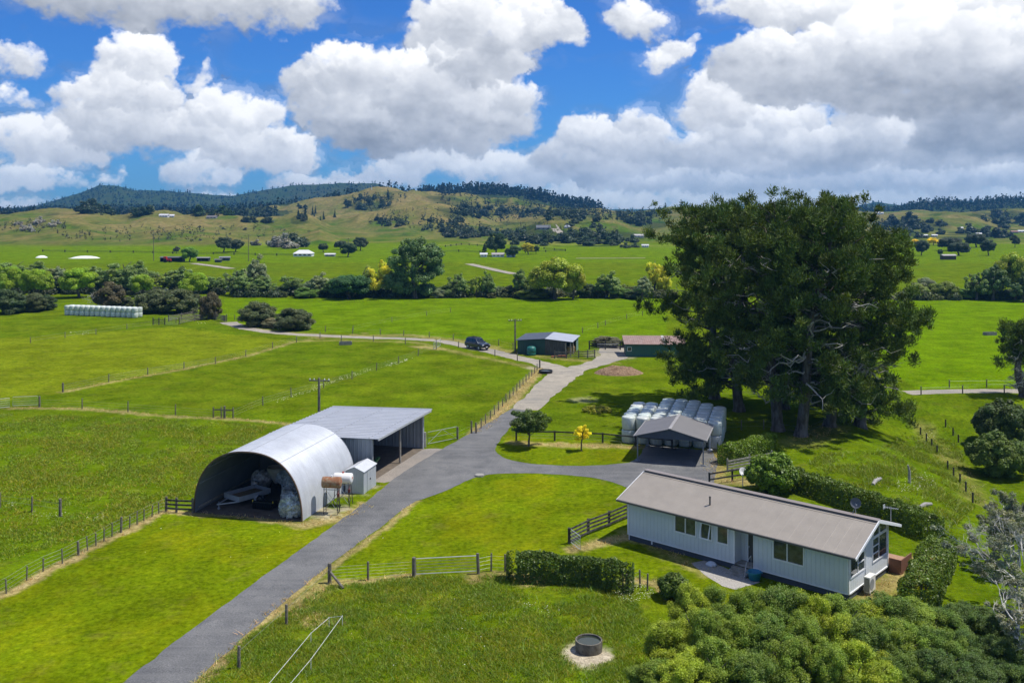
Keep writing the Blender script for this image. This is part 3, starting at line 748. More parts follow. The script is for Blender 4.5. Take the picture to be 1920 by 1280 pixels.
# rear wall stays at x 0..HL, y HWd ; front wall y=0 ; gable end x=HL
rec0, rec1 = 8.62, 9.95          # recessed entry
w = MB()
def wall_y(mb, x0, x1, y, z0, z1, holes=(), th=.12, into=1):
    """wall along x at y (outer face), with rectangular openings"""
    xs = sorted({x0, x1, *[h[0] for h in holes], *[h[1] for h in holes]})
    for a, b in zip(xs[:-1], xs[1:]):
        hs = [h for h in holes if h[0] <= a+1e-6 and h[1] >= b-1e-6]
        if hs:
            mb.bbox((a, y, z0), (b, y+th*into, hs[0][2])); mb.bbox((a, y, hs[0][3]), (b, y+th*into, z1))
        else: mb.bbox((a, y, z0), (b, y+th*into, z1))
WIN = [(4.02, 5.62, 1.55, 2.62), (6.08, 6.86, 1.55, 2.62), (7.34, 8.08, 1.55, 2.62)]
wall_y(w, 0, rec0, 0, SILL, EV, WIN)
WINB = [(11.42, 13.42, 1.45, 2.66)]
wall_y(w, rec1, HL, 0, SILL, EV, WINB)
w.bbox((rec0, .9, SILL), (rec1, 1.02, EV)); 
w.build('front_wall', siding, house)
w = MB(); w.bbox((rec0-.12, .121, SILL), (rec0, .9, EV)); w.bbox((rec1, .121, SILL), (rec1+.12, .9, EV)); w.build('entry_side_wall', siding_y, house)
w = MB(); w.bbox((0, HWd-.12, SILL), (HL, HWd, 3.2)); w.build('rear_wall', siding, house)
RID = 4.22; EB = 3.2; MIDY = 3.2
def gable(mb, x0, x1, holes_fn=None):
    mb.v, mb.f = mb.v, mb.f
    poly = [(0.125, SILL), (HWd-.125, SILL), (HWd-.125, EB), (MIDY, RID-.06), (.125, EV)]
    n = len(poly); vs = [(x0, a, b) for a, b in poly]+[(x1, a, b) for a, b in poly]
    mb.add(vs, [tuple(range(n)), tuple(range(2*n-1, n-1, -1))]+[(i, i+n, (i+1) % n+n, (i+1) % n) for i in range(n)])
w = MB(); gable(w, 0, .12); w.build('left_gable_wall', siding_y, house)
# glazed end gable: solid wall behind, window frames standing proud
w = MB(); gable(w, HL-.12, HL); w.build('right_gable_wall', siding_y, house)
# window builder
def window(name, x0, x1, z0, z1, y=0., mull=(), parent=house, fr=.07, axis='x', trans=(), open_=None, glz=glass):
    mb = MB()
    def bar(a0, a1, b0, b1, d0=-.045, d1=.06):
        if axis == 'x': mb.bbox((a0, y+d0, b0), (a1, y+d1, b1))
        else: mb.bbox((y-d1, a0, b0), (y-d0, a1, b1))
    bar(x0-fr, x1+fr, z0-fr-.02, z0); bar(x0-fr, x1+fr, z1, z1+fr); bar(x0-fr, x0, z0, z1); bar(x1, x1+fr, z0, z1)
    for q in mull: bar(q-fr/2, q+fr/2, z0, z1, -.038)
    for a, b, q in trans: bar(a, b, q-fr/2, q+fr/2, -.034)
    f = mb.build(name, white_p, parent)
    g_ = MB()
    if axis == 'x': g_.bbox((x0, y+.012, z0), (x1, y+.03, z1))
    else: g_.bbox((y-.03, x0, z0), (y-.012+.02, x1, z1))
    g_.build('pane', glz, f)
    return f
window('window', *WIN[0], mull=(4.82,))
window('window', *WIN[1])
sash = MB()
Mt = Matrix.Rotation(R(-16), 3, 'X')
for (a, b, c, d) in ((6.1, 6.84, 1.56, 1.63), (6.1, 6.84, 2.53, 2.60), (6.1, 6.17, 1.63, 2.53), (6.77, 6.84, 1.63, 2.53)):
    for_ = [(a, c), (b, c), (b, d), (a, d)]
    vs = []
    for yy in (-.02, -.06):
        for (xx, zz) in for_:
            q = Mt @ Vector((0, yy, zz-2.62)); vs.append((xx, q.y-.03, q.z+2.62))
    sash.add(vs, [(0, 1, 2, 3), (7, 6, 5, 4), (0, 4, 5, 1), (1, 5, 6, 2), (2, 6, 7, 3), (3, 7, 4, 0)])
sash.build('open_sash', white_p, house)
window('window', *WIN[2])
window('window', *WINB[0], mull=(12.34,))
# end gable glazing
window('gable_window', .25, 2.35, 1.38, 2.46, HL, mull=(1.35,), axis='y', trans=((1.35, 2.35, 1.92),))
window('gable_window', 3.75, 6.05, 1.38, 2.80, HL, mull=(4.75,), axis='y', trans=((3.75, 4.75, 1.85), (3.75, 4.75, 2.32)))
def tri_pane(pts):
    mb = MB(); n = len(pts)
    vs = [(HL+.004, a, b) for a, b in pts]+[(HL+.02, a, b) for a, b in pts]
    mb.add(vs, [tuple(range(n-1, -1, -1)), tuple(range(n, 2*n))]+[(i, (i+1) % n, (i+1) % n+n, i+n) for i in range(n)])
    p = mb.build('gable_pane', glass, house)
    fb = MB()
    for i in range(n):
        a = pts[i]; b = pts[(i+1) % n]; fb.beam((HL+.03, a[0], a[1]), (HL+.03, b[0], b[1]), .06, .06)
    fb.build('frame', white_p, p)
tri_pane([(.75, 2.62), (2.3, 2.62), (2.3, 3.45), (1.0, 2.86)])
tri_pane([(3.80, 2.95), (4.72, 2.95), (4.72, 3.63), (3.80, 3.88)])
tri_pane([(4.82, 2.95), (6.0, 2.95), (6.0, 3.22), (4.82, 3.58)])
# corner boards
w = MB()
w.bbox((-.03, -.03, SILL-.03), (.09, .0, EV)); w.bbox((HL-.09, -.03, SILL-.03), (HL+.03, .0, EV)); w.bbox((HL, -.03, SILL-.03), (HL+.03, .12, EV)); w.bbox((HL, HWd-.12, SILL), (HL+.03, HWd, EB-.1))
w.bbox((HL+.001, .12, SILL-.05), (HL+.05, HWd-.12, SILL+.03)); w.bbox((.09, -.028, SILL-.05), (rec0, .0, SILL+.02)); w.bbox((rec1, -.028, SILL-.05), (HL-.09, .0, SILL+.02))
w.bbox((rec0-.1, -.03, SILL+.02), (rec0, 0, EV-.05))
w.build('corner_board', white_p, house)
w = MB(); w.bbox((.06, .04, 0), (rec0, .10, SILL-.05)); w.bbox((rec1, .04, 0), (HL-.05, .10, SILL-.05)); w.bbox((HL-.10, .10, 0), (HL-.02, HWd-.06, SILL-.05)); w.bbox((.06, .1, 0), (.12, HWd-.06, SILL-.05)); w.bbox((.06, HWd-.1, 0), (HL-.05, HWd-.05, SILL-.05))
w.build('skirting', skirt, house)
w = MB(); w.bbox((.08, -.015, .02), (.13, .03, SILL)); w.build('corner_pipe', white_p, house)
w = MB(); w.bbox((2.0, 0.0, .12), (2.1, .04, SILL-.02)); w.build('vent_pipe', white_p, house)
# entry
w = MB(); w.bbox((rec0, .05, .30), (rec1, .9, SILL)); w.build('porch_floor', concrete, house)
w = MB(); w.bbox((9.16, .85, SILL+.02), (9.92, .90, 2.62)); d = w.build('door', mat('dark_door', (.045, .055, .065), .3, 0, .1), house)
w = MB(); w.bbox((9.07, .82, SILL), (9.16, .9, 2.7)); w.bbox((9.16, .82, 2.62), (9.93, .9, 2.7)); w.build('frame', white_p, d)
w = MB(); w.bbox((9.20, .80, 1.35), (9.24, .85, 1.5)); w.build('handle', galv, d)
w = MB()
for k in range(3): w.bbox((8.55-.0*k, -.38-.32*k, 0), (9.9, -.06-.32*k+.0, .30-.10*k))
w.build('steps', concrete, house)
w = MB(); w.tube([(9.86, -.1, .3), (9.86, -.12, 1.25), (9.86, -.75, .95), (9.86, -1.0, .05)], .022, 6); w.build('handrail', galv, house)
# roof
OV = .5; OE = .62
def roof_plane(mb, y0, z0, y1, z1, x0, x1, th=.08):
    vs = [(x0, y0, z0), (x1, y0, z0), (x1, y1, z1), (x0, y1, z1)]
    up = [(a, b, c+th) for a, b, c in vs]
    mb.add(vs+up, [(3, 2, 1, 0), (4, 5, 6, 7), (0, 1, 5, 4), (1, 2, 6, 5), (2, 3, 7, 6), (3, 0, 4, 7)])
sl = (RID-EV)/MIDY
r = MB(); roof_plane(r, -OV, EV-OV*sl*.55+.03, MIDY, RID, -OE, HL+OE)
sb = (RID-EB)/(HWd-MIDY); roof_plane(r, MIDY+.001, RID, HWd+.55, EB-.55*sb+.02, -OE, HL+OE)
rf = r.build('roof', roof_m, house)
w = MB(); w.beam((-OE, MIDY, RID+.10), (HL+OE, MIDY, RID+.10), .5, .035); w.build('ridge_cap', mat('ridge_flashing', (.24, .21, .19), .5, 0, .08), rf)
w = MB(); w.beam((-OE, MIDY-.42, RID-.10), (HL+OE, MIDY-.42, RID-.10), .03, .06); w.build('flashing_edge', trim_d, rf)
w = MB(); w.bbox((-OE, -OV-.10, EV-OV*sl*.55-.02), (HL+OE, -OV-.001, EV-OV*sl*.55+.10)); w.build('gutter', trim_d, rf)
for x in (-OE-.03, HL+OE+.03):
    w = MB(); w.beam((x, -OV, EV-OV*sl*.55), (x, MIDY, RID), .05, .17); w.beam((x, MIDY, RID), (x, HWd+.55, EB-.55*sb+.02), .05, .17); w.build('bargeboard', white_p, rf)
w = MB(); w.bbox((-OE, HWd+.551, EB-.55*sb-.05), (HL+OE, HWd+.6, EB-.55*sb+.10)); w.build('fascia', white_p, rf)
w = MB(); zz = EV+(1.3)*sl*.95; w.cyl((6.1, 1.1, zz-.3), (6.1, 1.1, zz+.62), .06, n=10); w.cyl((6.1, 1.1, zz+.60), (6.1, 1.1, zz+.68), .075, n=10); w.box((6.1, 1.1, zz-.06), (.4, .3, .04), 0, Matrix.Rotation(math.atan(sl), 3, 'X')); w.build('flue', trim_d, rf)
# satellite dish on the roof (leaves the house if unscrewed)
def hw(x, y, z=0): return house.matrix_basis @ Vector((x, y, z)) if False else Vector((8.40, 69.57, 0))+Matrix.Rotation(HRZ, 3, 'Z') @ Vector((x, y, z))
dish = empty('satellite_dish', 'round dark grey satellite dish on the house roof near the gable end', 'satellite dish', hw(15.2, 3.9, RID-.10), 0)
w = MB()
w.lathe((0, 0, 0), [(0, .10), (.12, .085), (.25, .04), (.34, 0), (.34, -.015), (.25, .02), (.12, .065), (0, .08)], 20, 'Y')
dd = w.build('reflector', mat('dish_grey', (.10, .11, .125), .5, 0, .1), dish, (0, 0, .75), R(-25)); dd.rotation_euler = (R(-20), 0, R(-28))
w = MB(); w.tube([(0, .05, 0), (0, .05, .45), (0, .08, .72)], .03, 8); w.tube([(-.35, -.2, -.02), (-.02, .05, .5)], .015, 6); w.build('mast', galv_d, dish)
w = MB(); w.tube([(0, 0, .5), (-.1, -.38, .72)], .012, 6); w.box((-.1, -.4, .74), (.07, .1, .07)); w.build('receiver_arm', galv_d, dish)
ant = empty('television_antenna', 'small metal television antenna at the far corner of the brown roof', 'antenna', hw(HL+.1, HWd+.2, EB+.05), HRZ)
w = MB(); w.cyl((0, 0, 0), (0, 0, 1.0), .022, n=8); w.build('mast', galv, ant)
w = MB(); w.cyl((-.45, 0, .9), (.5, 0, .96), .012, n=6)
for k in range(8): x = -.4+k*.12; w.cyl((x, -.24+.012*k, .905+.007*k), (x, .24-.012*k, .905+.007*k), .007, n=5)
w.box((-.45, 0, .92), (.02, .3, .3)); w.build('elements', galv, ant)
# heat pump, tub, deck and other things by the house
hp = empty('heat_pump', 'white outdoor heat pump unit against the gable wall of the house', 'heat pump', hw(HL+.45, 2.15, 0), HRZ)
w = MB(); w.box((0, 0, .62), (.38, .95, .98)); w.build('casing', mat('heat_pump_white', (.72, .71, .66), .5, 0, .04), hp, bevel=.03)
w = MB(); w.bbox((-.16, -.485, .2), (.16, -.478, 1.02)); w.build('side_grille', ribbed('hp_grille', (.28, .28, .26), .05, 2, .6), hp)
w = MB(); w.lathe((0, -.12, .62), [(.34, .19), (.34, .205), (.30, .205), (.0, .195)], 20, 'X'); w.build('fan_grille', galv_d, hp)
for y in (-.35, .35): w = MB(); w.bbox((-.2, y-.05, 0), (.2, y+.05, .13)); w.build('foot', concrete, hp)
w = MB(); w.cyl((-.42, .4, .5), (-.42, .4, 3.2), .03, n=8); w.build('pipe_cover', white_p, hp)
tub = empty('tub', 'blue plastic garden tub beside the front steps', 'tub', hw(10.45, -.75, 0))
w = MB(); w.lathe((0, 0, 0), [(0, .02), (.36, .02), (.43, .52), (.46, .55), (.43, .56), (.40, .52), (.34, .12), (0, .12)], 22); w.build('tub_body', mat('blue_plastic', (.02, .20, .33), .45, 0, .1), tub, smooth=True)
for s_ in (-1, 1): w = MB(); w.tube([(s_*.44, -.12, .46), (s_*.54, 0, .50), (s_*.44, .12, .46)], .018, 6); w.build('handle', mat('blue_plastic', (.02, .2, .33)), tub)
bag = MB(); bag.lathe((0, 0, 0), [(0, .0), (.34, .0), (.38, .1), (.26, .22), (.12, .26), (0, .27)], 12)
o = bag.build('white_sack', mat('sack_white', (.55, .6, .66), .6, 0, .2), None, hw(7.1, -.45, 0), .4, smooth=True); tag(o, 'small pale blue-white sack lying on the path along the house', 'sack')
deck = empty('deck', 'reddish timber deck with solid board sides at the far end of the house', 'deck', hw(HL, 5.0, 0), HRZ)
redw = mat('stained_timber', (.20, .095, .06), .7, 0, .25, 5, stretch=(1, 4, 1)); 
w = MB(); w.bbox((-2.0, HWd-5.0+.02, .50), (.8, 3.3, .56)); w.build('floor_boards', mat('deck_board', (.34, .20, .12), .8, 0, .25, 6), deck)
w = MB()
for x0, y0, x1, y1 in ((.8, HWd-5.0+.02, .86, 3.3), (.06, HWd-5.0-.04, .86, HWd-5.0+.02)): w.bbox((x0, y0, 0), (x1, y1, .95))
w.build('side_panel', redw, deck)

# ------------------------------------------------------------------ arch shed
AX = Vector((.24, .971, 0)).normalized(); ARZ = math.atan2(-AX.x, AX.y)     # local y runs down the shed
SX = Vector((AX.y, -AX.x, 0))
arch = empty('arch_shed', 'big silver arched hay shed with an open dark front', 'shed', (-25.05, 75.75, 0), ARZ)
AW, AH, AL = 9.2, 5.0, 10.2
def arch_pt(t):
    c, s_ = math.cos(t), math.sin(t); e = .86
    return AW/2-math.copysign(abs(c)**e, c)*AW/2, abs(s_)**e*AH
NS = 44
def arch_shell(y0, y1, off):
    mb = MB(); ny = 2; vs = []; 
    for y in (y0, y1):
        for i in range(NS+1):
            x, z = arch_pt(pi*i/NS); n = Vector((x-AW/2, z*.9)).normalized() if True else 0
            vs.append((x+n[0]*off, y, max(z+n[1]*off, 0)))
    return vs
vo = arch_shell(0, AL, .03); vi = arch_shell(0, AL, -.03); n1 = NS+1
mb = MB(); k = len(vo)
fs = [(i, i+1, i+1+n1, i+n1) for i in range(NS)]
mb.add(vo, fs)
arch_m, nt, out = new_mat('arch_sheet')
b = N(nt, 'ShaderNodeBsdfPrincipled'); nt.links.new(b.outputs[0], out.inputs[0])
tc = N(nt, 'ShaderNodeTexCoord'); sp = N(nt, 'ShaderNodeSeparateXYZ'); nt.links.new(tc.outputs['Object'], sp.inputs[0])
corr = mth(nt, 'SINE', mth(nt, 'MULTIPLY', sp.outputs[1], 2*pi/.12))
lap = maprange(nt, mth(nt, 'PINGPONG', sp.outputs[1], .425), .0, .03)
f = noise(nt, tc.outputs['Object'], .7, 5, .6)
col = mixc(nt, 1., (.51, .535, .565, 1), maprange(nt, f, .3, .7, .86, 1.1), 'MULTIPLY')
col = mixc(nt, mth(nt, 'MULTIPLY', mth(nt, 'SUBTRACT', 1., lap), .5), col, (.3, .31, .33, 1))
mp = N(nt, 'ShaderNodeMapping'); nt.links.new(tc.outputs['Object'], mp.inputs[0]); mp.inputs['Scale'].default_value = (.4, 2.6, .4)
col = mixc(nt, mth(nt, 'MULTIPLY', maprange(nt, noise(nt, mp.outputs[0], 1.0, 4, .6), .45, .7), .42), col, (.38, .40, .43, 1))
nt.links.new(col, b.inputs['Base Color']); b.inputs['Metallic'].default_value = .15; b.inputs['Roughness'].default_value = .5
bp = N(nt, 'ShaderNodeBump'); bp.inputs['Distance'].default_value = .012; bp.inputs['Strength'].default_value = .8; nt.links.new(corr, bp.inputs['Height']); nt.links.new(bp.outputs[0], b.inputs['Normal'])
shell = mb.build('shell', arch_m, arch, smooth=True)
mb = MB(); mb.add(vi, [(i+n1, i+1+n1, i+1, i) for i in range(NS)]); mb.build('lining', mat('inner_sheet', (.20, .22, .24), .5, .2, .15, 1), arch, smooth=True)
for y in (0.0, AL):
    mb = MB()
    for i in range(NS):
        a = vo[i] if y == 0 else vo[i+n1]; b_ = vo[i+1] if y == 0 else vo[i+1+n1]
        mb.beam((a[0], y, a[2]), (b_[0], y, b_[2]), .10 if y == 0 else .04, .10 if y == 0 else .04)
    mb.build('rim', mat('rusty_rim', (.13, .085, .06), .8, 0, .3, 3) if y == 0 else galv, arch)
for i in (6, 11, 16, 28, 33, 38):
    mb = MB(); a = vi[i]; q = Vector((a[0]-AW/2, 0, a[2])).normalized()*-.04
    mb.beam((a[0]+q.x, .05, a[2]+q.z), (a[0]+q.x, AL-.05, a[2]+q.z), .07, .07); mb.build('purlin', galv_d, arch)
for i in (14, 22, 30):
    mb = MB(); a = vo[i]; q = Vector((a[0]-AW/2, 0, a[2])).normalized()*.008
    mb.beam((a[0]+q.x, .02, a[2]+q.z), (a[0]+q.x, AL-.02, a[2]+q.z), .03, .015); mb.build('seam', galv_d, arch)
mb = MB()
for i in range(NS): # end wall at the back
    pass
bw = [(arch_pt(pi*i/NS)[0], arch_pt(pi*i/NS)[1]) for i in range(NS+1)]
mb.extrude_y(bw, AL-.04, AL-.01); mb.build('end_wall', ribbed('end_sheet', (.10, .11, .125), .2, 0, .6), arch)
mb = MB(); mb.bbox((.12, .3, .25), (.18, AL-.3, .42)); mb.build('bottom_rail', pale_w, arch)
sheet_f = MB(); sheet_f.bbox((.1, 0, -.02), (AW-.1, AL-.1, .03)); sheet_f.build('dirt_floor', mat('shed_dirt', (.10, .082, .065), .95, 0, .35, 1.5, bump=.5, bscale=6), arch)
def aw(x, y, z=0): return Vector((-25.05, 75.75, 0))+Matrix.Rotation(ARZ, 3, 'Z') @ Vector((x, y, z))
# things inside: trailer, disc harrow, cage, crumpled wrap, drum, crates
tr = empty('box_trailer', 'silver single-axle tip trailer with a timber floor in the arch shed', 'trailer', aw(2.6, 3.6, .03), ARZ+R(-24))
tm = mat('trailer_zinc', (.42, .45, .49), .5, .4, .12, 3)
w = MB(); w.bbox((-.95, -1.5, .50), (.95, 1.5, .56)); w.build('floor', mat('ply_deck', (.24, .17, .10), .8, 0, .25, 3), tr)
w = MB(); w.bbox((-1.0, -1.55, .46), (1.0, -1.49, .86)); w.bbox((-1.0, 1.49, .46), (1.0, 1.55, .86)); w.bbox((-1.0, -1.49, .46), (-.95, 1.49, .86)); w.bbox((.95, -1.49, .46), (1.0, 1.49, .86)); w.build('tray_side', tm, tr)
w = MB(); w.beam((-.7, -1.5, .42), (0, -2.9, .42), .08, .08); w.beam((.7, -1.5, .42), (0, -2.9, .42), .08, .08); w.beam((-.8, 1.4, .42), (-.7, -1.5, .42), .08, .08); w.beam((.8, 1.4, .42), (.7, -1.5, .42), .08, .08); w.build('drawbar', tm, tr)
w = MB(); w.cyl((.0, -2.75, 0), (.0, -2.75, .62), .035, n=8); w.cyl((-.06, -2.75, .08), (.06, -2.75, .08), .09, n=10); w.build('jockey_wheel', galv_d, tr)
tyre = mat('tyre_rubber', (.018, .018, .019), .85, 0, .2, 4)
for sx_ in (-1, 1):
    w = MB(); w.lathe((sx_*1.14, .25, .31), [(.17, -.09), (.28, -.10), (.31, -.06), (.31, .06), (.28, .10), (.17, .09), (.17, -.09)], 20, 'X'); wh = w.build('wheel', tyre, tr)
    w = MB(); w.lathe((sx_*1.14, .25, .31), [(0, -.05), (.17, -.07), (.17, .07), (0, .05)], 16, 'X'); w.build('rim', tm, wh)
    w = MB()
    for k in range(8):
        t0, t1 = pi*k/8, pi*(k+1)/8
        w.beam((sx_*1.14, .25+.39*math.cos(t0), .31+.39*math.sin(t0)), (sx_*1.14, .25+.39*math.cos(t1), .31+.39*math.sin(t1)), .26, .02)
    w.build('mudguard', tm, tr)
def crumple(name, lab, cat, loc, size, col, rz=0, seed=1, n=5, rough=.3):
    """heap of crumpled plastic sheet"""
    import bmesh
    bm = bmesh.new(); bmesh.ops.create_icosphere(bm, subdivisions=n, radius=1)
    for v in bm.verts:
        p = v.co.copy(); a = fbm(np.array([p.x*2+seed, p.x*6]), np.array([p.y*2+p.z*2, p.y*6+p.z*5]), seed, 4)
        k = .75+.45*float(a[0])+.28*(abs(2*float(a[1])-1)-.3)
        v.co = Vector((p.x*size[0]*k, p.y*size[1]*k, max(p.z, -.55)*size[2]*k+size[2]*.55))
        v.co.z = max(v.co.z, 0)
    me = bpy.data.meshes.new(name); bm.to_mesh(me); bm.free(); me.materials.append(mat('film_'+str(col), col, rough, 0, .25, 3, tuple(c*.45 for c in col), spec=.7))
    return tag(link(name, me, None, loc, rz), lab, cat)
crumple('plastic_heap', 'big heap of crumpled clear silage wrap at the mouth of the arch shed', 'plastic heap', aw(7.9, .95, .03), (1.05, .95, 1.15), (.52, .58, .60), .3, 3)
crumple('plastic_heap', 'grey-white heap of wrap film at the back of the arch shed', 'plastic heap', aw(5.0, 6.6, .7), (1.3, .9, .9), (.50, .54, .60), .1, 9, 4)
crumple('plastic_heap', 'small blue heap of wrap on the stacked gear in the shed', 'plastic heap', aw(7.3, 6.2, 1.5), (.75, .6, .45), (.20, .40, .62), .1, 14, 4)
cage = empty('wire_crate', 'white wire crate full of scrap behind the plastic heap', 'crate', aw(6.8, 2.9, .03), ARZ)
w = MB()
for x in np.linspace(-.6, .6, 7):
    for y in (-.5, .5): w.cyl((x, y, .0), (x, y, 1.1), .015, n=5)
for y in np.linspace(-.5, .5, 5):
    for x in (-.6, .6): w.cyl((x, y, 0), (x, y, 1.1), .015, n=5)
for z in (.05, .4, .75, 1.1):
    w.beam((-.6, -.5, z), (.6, -.5, z), .04, .04); w.beam((-.6, .5, z), (.6, .5, z), .04, .04); w.beam((-.6, -.5, z), (-.6, .5, z), .04, .04); w.beam((.6, -.5, z), (.6, .5, z), .04, .04)
w.build('cage', white_p, cage)
w = MB(); w.box((0, 0, .35), (1.1, .9, .6), .1); w.box((.15, .1, .8), (.6, .5, .4), .5); w.build('scrap', mat('scrap_grey', (.26, .27, .27), .7, .2, .5, 6), cage)
hr = empty('harrow', 'black and yellow disc implement on the shed floor by the trailer', 'farm implement', aw(4.9, 1.9, .03), ARZ)
blk = mat('black_steel', (.02, .02, .021), .6, .2, .2, 4)
w = MB(); w.beam((-.85, 0, .55), (.85, 0, .55), .1, .1); w.beam((-.85, .7, .55), (.85, .7, .55), .1, .1); w.beam((-.5, 0, .55), (-.5, .7, .55), .08, .08); w.beam((.5, 0, .55), (.5, .7, .55), .08, .08); w.beam((0, .35, .55), (0, 1.2, .95), .08, .08); w.build('frame', blk, hr)
w = MB()
for x in np.linspace(-.8, .8, 9):
    for y in (0, .7): w.lathe((x, y, .27), [(0, -.02), (.27, -.01), (.27, .01), (0, .02)], 14, 'X'); w.cyl((x, y, .27), (x, y, .55), .02, n=5)
w.build('disc', blk, hr)
for x in (-.88, .88): w = MB(); w.box((x, 0, .62), (.06, .05, .16)); w.build('marker', mat('yellow_paint', (.65, .50, .03), .5), hr)
dr = empty('fertiliser_spreader', 'pale round hopper of a spreader behind the trailer in the shed', 'spreader', aw(3.3, 7.2, .03), ARZ)
w = MB(); w.lathe((0, 0, 0), [(.15, .5), (.75, 1.5), (.78, 1.9), (.74, 1.9), (.70, 1.5), (.12, .6)], 20); w.build('hopper', mat('hopper_cream', (.40, .38, .33), .6, 0, .2, 3), dr, smooth=True)
w = MB()
for k in range(4):
    a = pi/4+k*pi/2; w.beam((.7*math.cos(a), .7*math.sin(a), 0), (.3*math.cos(a), .3*math.sin(a), .8), .07, .07)
w.build('stand', blk, dr)
can = empty('white_drum', 'small white plastic drum standing behind the trailer', 'drum', aw(1.9, 6.0, .03), ARZ)
w = MB(); w.lathe((0, 0, 0), [(0, 0), (.26, 0), (.28, .04), (.28, .75), (.24, .84), (.06, .86), (.06, .92), (0, .92)], 16); w.build('drum_body', mat('drum_white', (.62, .62, .60), .5), can, smooth=True)
w = MB(); w.cyl((.12, 0, .86), (.12, 0, .93), .05, n=8); w.build('cap', blk, can)
bx = empty('wooden_box', 'low row of white wooden boxes along the gear at the shed back', 'boxes', aw(6.3, 4.9, .03), ARZ)
w = MB()
for k in range(3): w.bbox((-1.15+k*.8, -.3, .55), (-.4+k*.8, .3, 1.05))
w.build('box_row', mat('pale_box', (.38, .38, .37), .7, 0, .15), bx)
w = MB(); w.bbox((-1.1, -.28, 0), (1.2, .28, .55)); w.build('bench', mat('bench_dark', (.05, .042, .036), .9), bx)
hs = empty('hay_rake', 'rusty hay rake with upright tines at the back right of the arch shed', 'farm implement', aw(7.4, 7.4, .03), ARZ)
w = MB(); w.beam((-1.2, 0, .8), (1.2, 0, .8), .12, .12); w.beam((0, 0, .8), (0, -1.6, .5), .1, .1)
for k in range(8): w.cyl((-1.1+k*.31, 0, .8), (-1.1+k*.31, .1, 2.6), .03, n=5)
w.build('tines', mat('rust_dark', (.12, .075, .055), .8, .1, .4, 4), hs)
for x in (-.8, .8): w = MB(); w.lathe((x, -.2, .4), [(.3, -.06), (.4, -.06), (.4, .06), (.3, .06), (.3, -.06)], 18, 'X'); w.build('wheel', tyre, hs)

ts = empty('tyre_stack', 'stack of black tyres by the left wall of the arch shed', 'tyres', aw(1.3, 5.0, .03), 0)
for k in range(3): w = MB(); w.lathe((.03*k, 0, .11+.22*k), [(.2, -.1), (.33, -.11), (.37, 0), (.33, .11), (.2, .1), (.2, -.1)], 18); w.build('tyre', tyre, ts)
crumple('plastic_heap', 'pale crumpled wrap spilling over the gear at the middle of the shed', 'plastic heap', aw(6.2, 5.6, .6), (1.2, .8, .8), (.55, .57, .60), .5, 33, 4)
crumple('plastic_heap', 'low white heap of bags by the left wall behind the tyres', 'plastic heap', aw(1.7, 7.4, .03), (.9, .8, 1.0), (.52, .53, .54), .5, 41, 4)
bb = empty('bulk_bag', 'white fabric bulk bag standing mid shed beside the crate', 'bulk bag', aw(5.9, 4.1, .03), .3)
w = MB(); w.box((0, 0, .5), (.9, .9, 1.0)); w.build('bag', mat('bag_white', (.58, .59, .60), .7, 0, .15, 3), bb, bevel=.12)
for x, y in ((-.3, -.3), (.3, .3)): w = MB(); w.tube([(x-.1, y, .95), (x, y, 1.25), (x+.1, y, .95)], .02, 5); w.build('strap', white_p, bb)
crumple('plastic_heap', 'smaller pale heap of wrap film behind the wire crate', 'plastic heap', aw(8.1, 3.6, .03), (.7, .9, .8), (.50, .55, .58), .2, 21, 4)

# ------------------------------------------------------------------ lean-to shed
LD = Vector((.287, .957, 0)).normalized(); LRZ = math.atan2(-LD.x, LD.y)     # local y along the open front, x to the front (right)
lt = empty('lean_to_shed', 'open-fronted corrugated iron implement shed behind the arch shed', 'shed', (-12.33, 84.4, 0), LRZ)
LL, LW = 12.0, 10.0
grey_cl = ribbed('grey_cladding', (.30, .335, .37), .38, 0, .55, .15, .03, .6, .08)
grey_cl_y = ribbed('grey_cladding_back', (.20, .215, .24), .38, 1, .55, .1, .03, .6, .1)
lroof = ribbed('long_run_roof', (.42, .44, .47), .62, 1, .45, .2, .06, .6, .08)
def quadbox(mb, pts, th):
    up = [(a, b, c+th) for a, b, c in pts]; mb.add(list(pts)+up, [(3, 2, 1, 0), (4, 5, 6, 7), (0, 1, 5, 4), (1, 2, 6, 5), (2, 3, 7, 6), (3, 0, 4, 7)])
ZF, ZB = 3.78, 3.42
w = MB(); vs = [(-LW, 0, 0), (0, 0, 0), (0, 0, ZF-.1), (-LW, 0, ZB-.1)]
w.add([*vs, *[(a, .06, c) for a, b_, c in vs]], [(0, 1, 2, 3), (7, 6, 5, 4), (0, 4, 5, 1), (1, 5, 6, 2), (2, 6, 7, 3), (3, 7, 4, 0)]); w.build('near_wall', grey_cl, lt)
w = MB(); vs = [(-LW, LL, 0), (0, LL, 0), (0, LL, ZF-.1), (-LW, LL, ZB-.1)]
w.add([*vs, *[(a, LL-.06, c) for a, b_, c in vs]], [(3, 2, 1, 0), (4, 5, 6, 7), (0, 1, 5, 4), (1, 2, 6, 5), (2, 3, 7, 6), (3, 0, 4, 7)]); w.build('far_wall', grey_cl, lt)
w = MB(); w.bbox((-LW, .06, 0), (-LW+.06, LL-.06, ZB-.1)); w.build('back_wall', grey_cl_y, lt)
w = MB(); prof = []
yy = -.25
while yy < LL+.3:
    prof += [(yy, 0), (yy+.34, 0), (yy+.40, .055), (yy+.52, .055), (yy+.58, 0)]; yy += .62
prof += [(LL+.3, 0)]
vs = []
for y, dz in prof:
    for k_, (x, z) in enumerate(((-LW-.3, ZB), (.7, ZF))): vs += [(x, y, z+.05+dz), (x, y, z)]
n_ = len(prof); fs = []
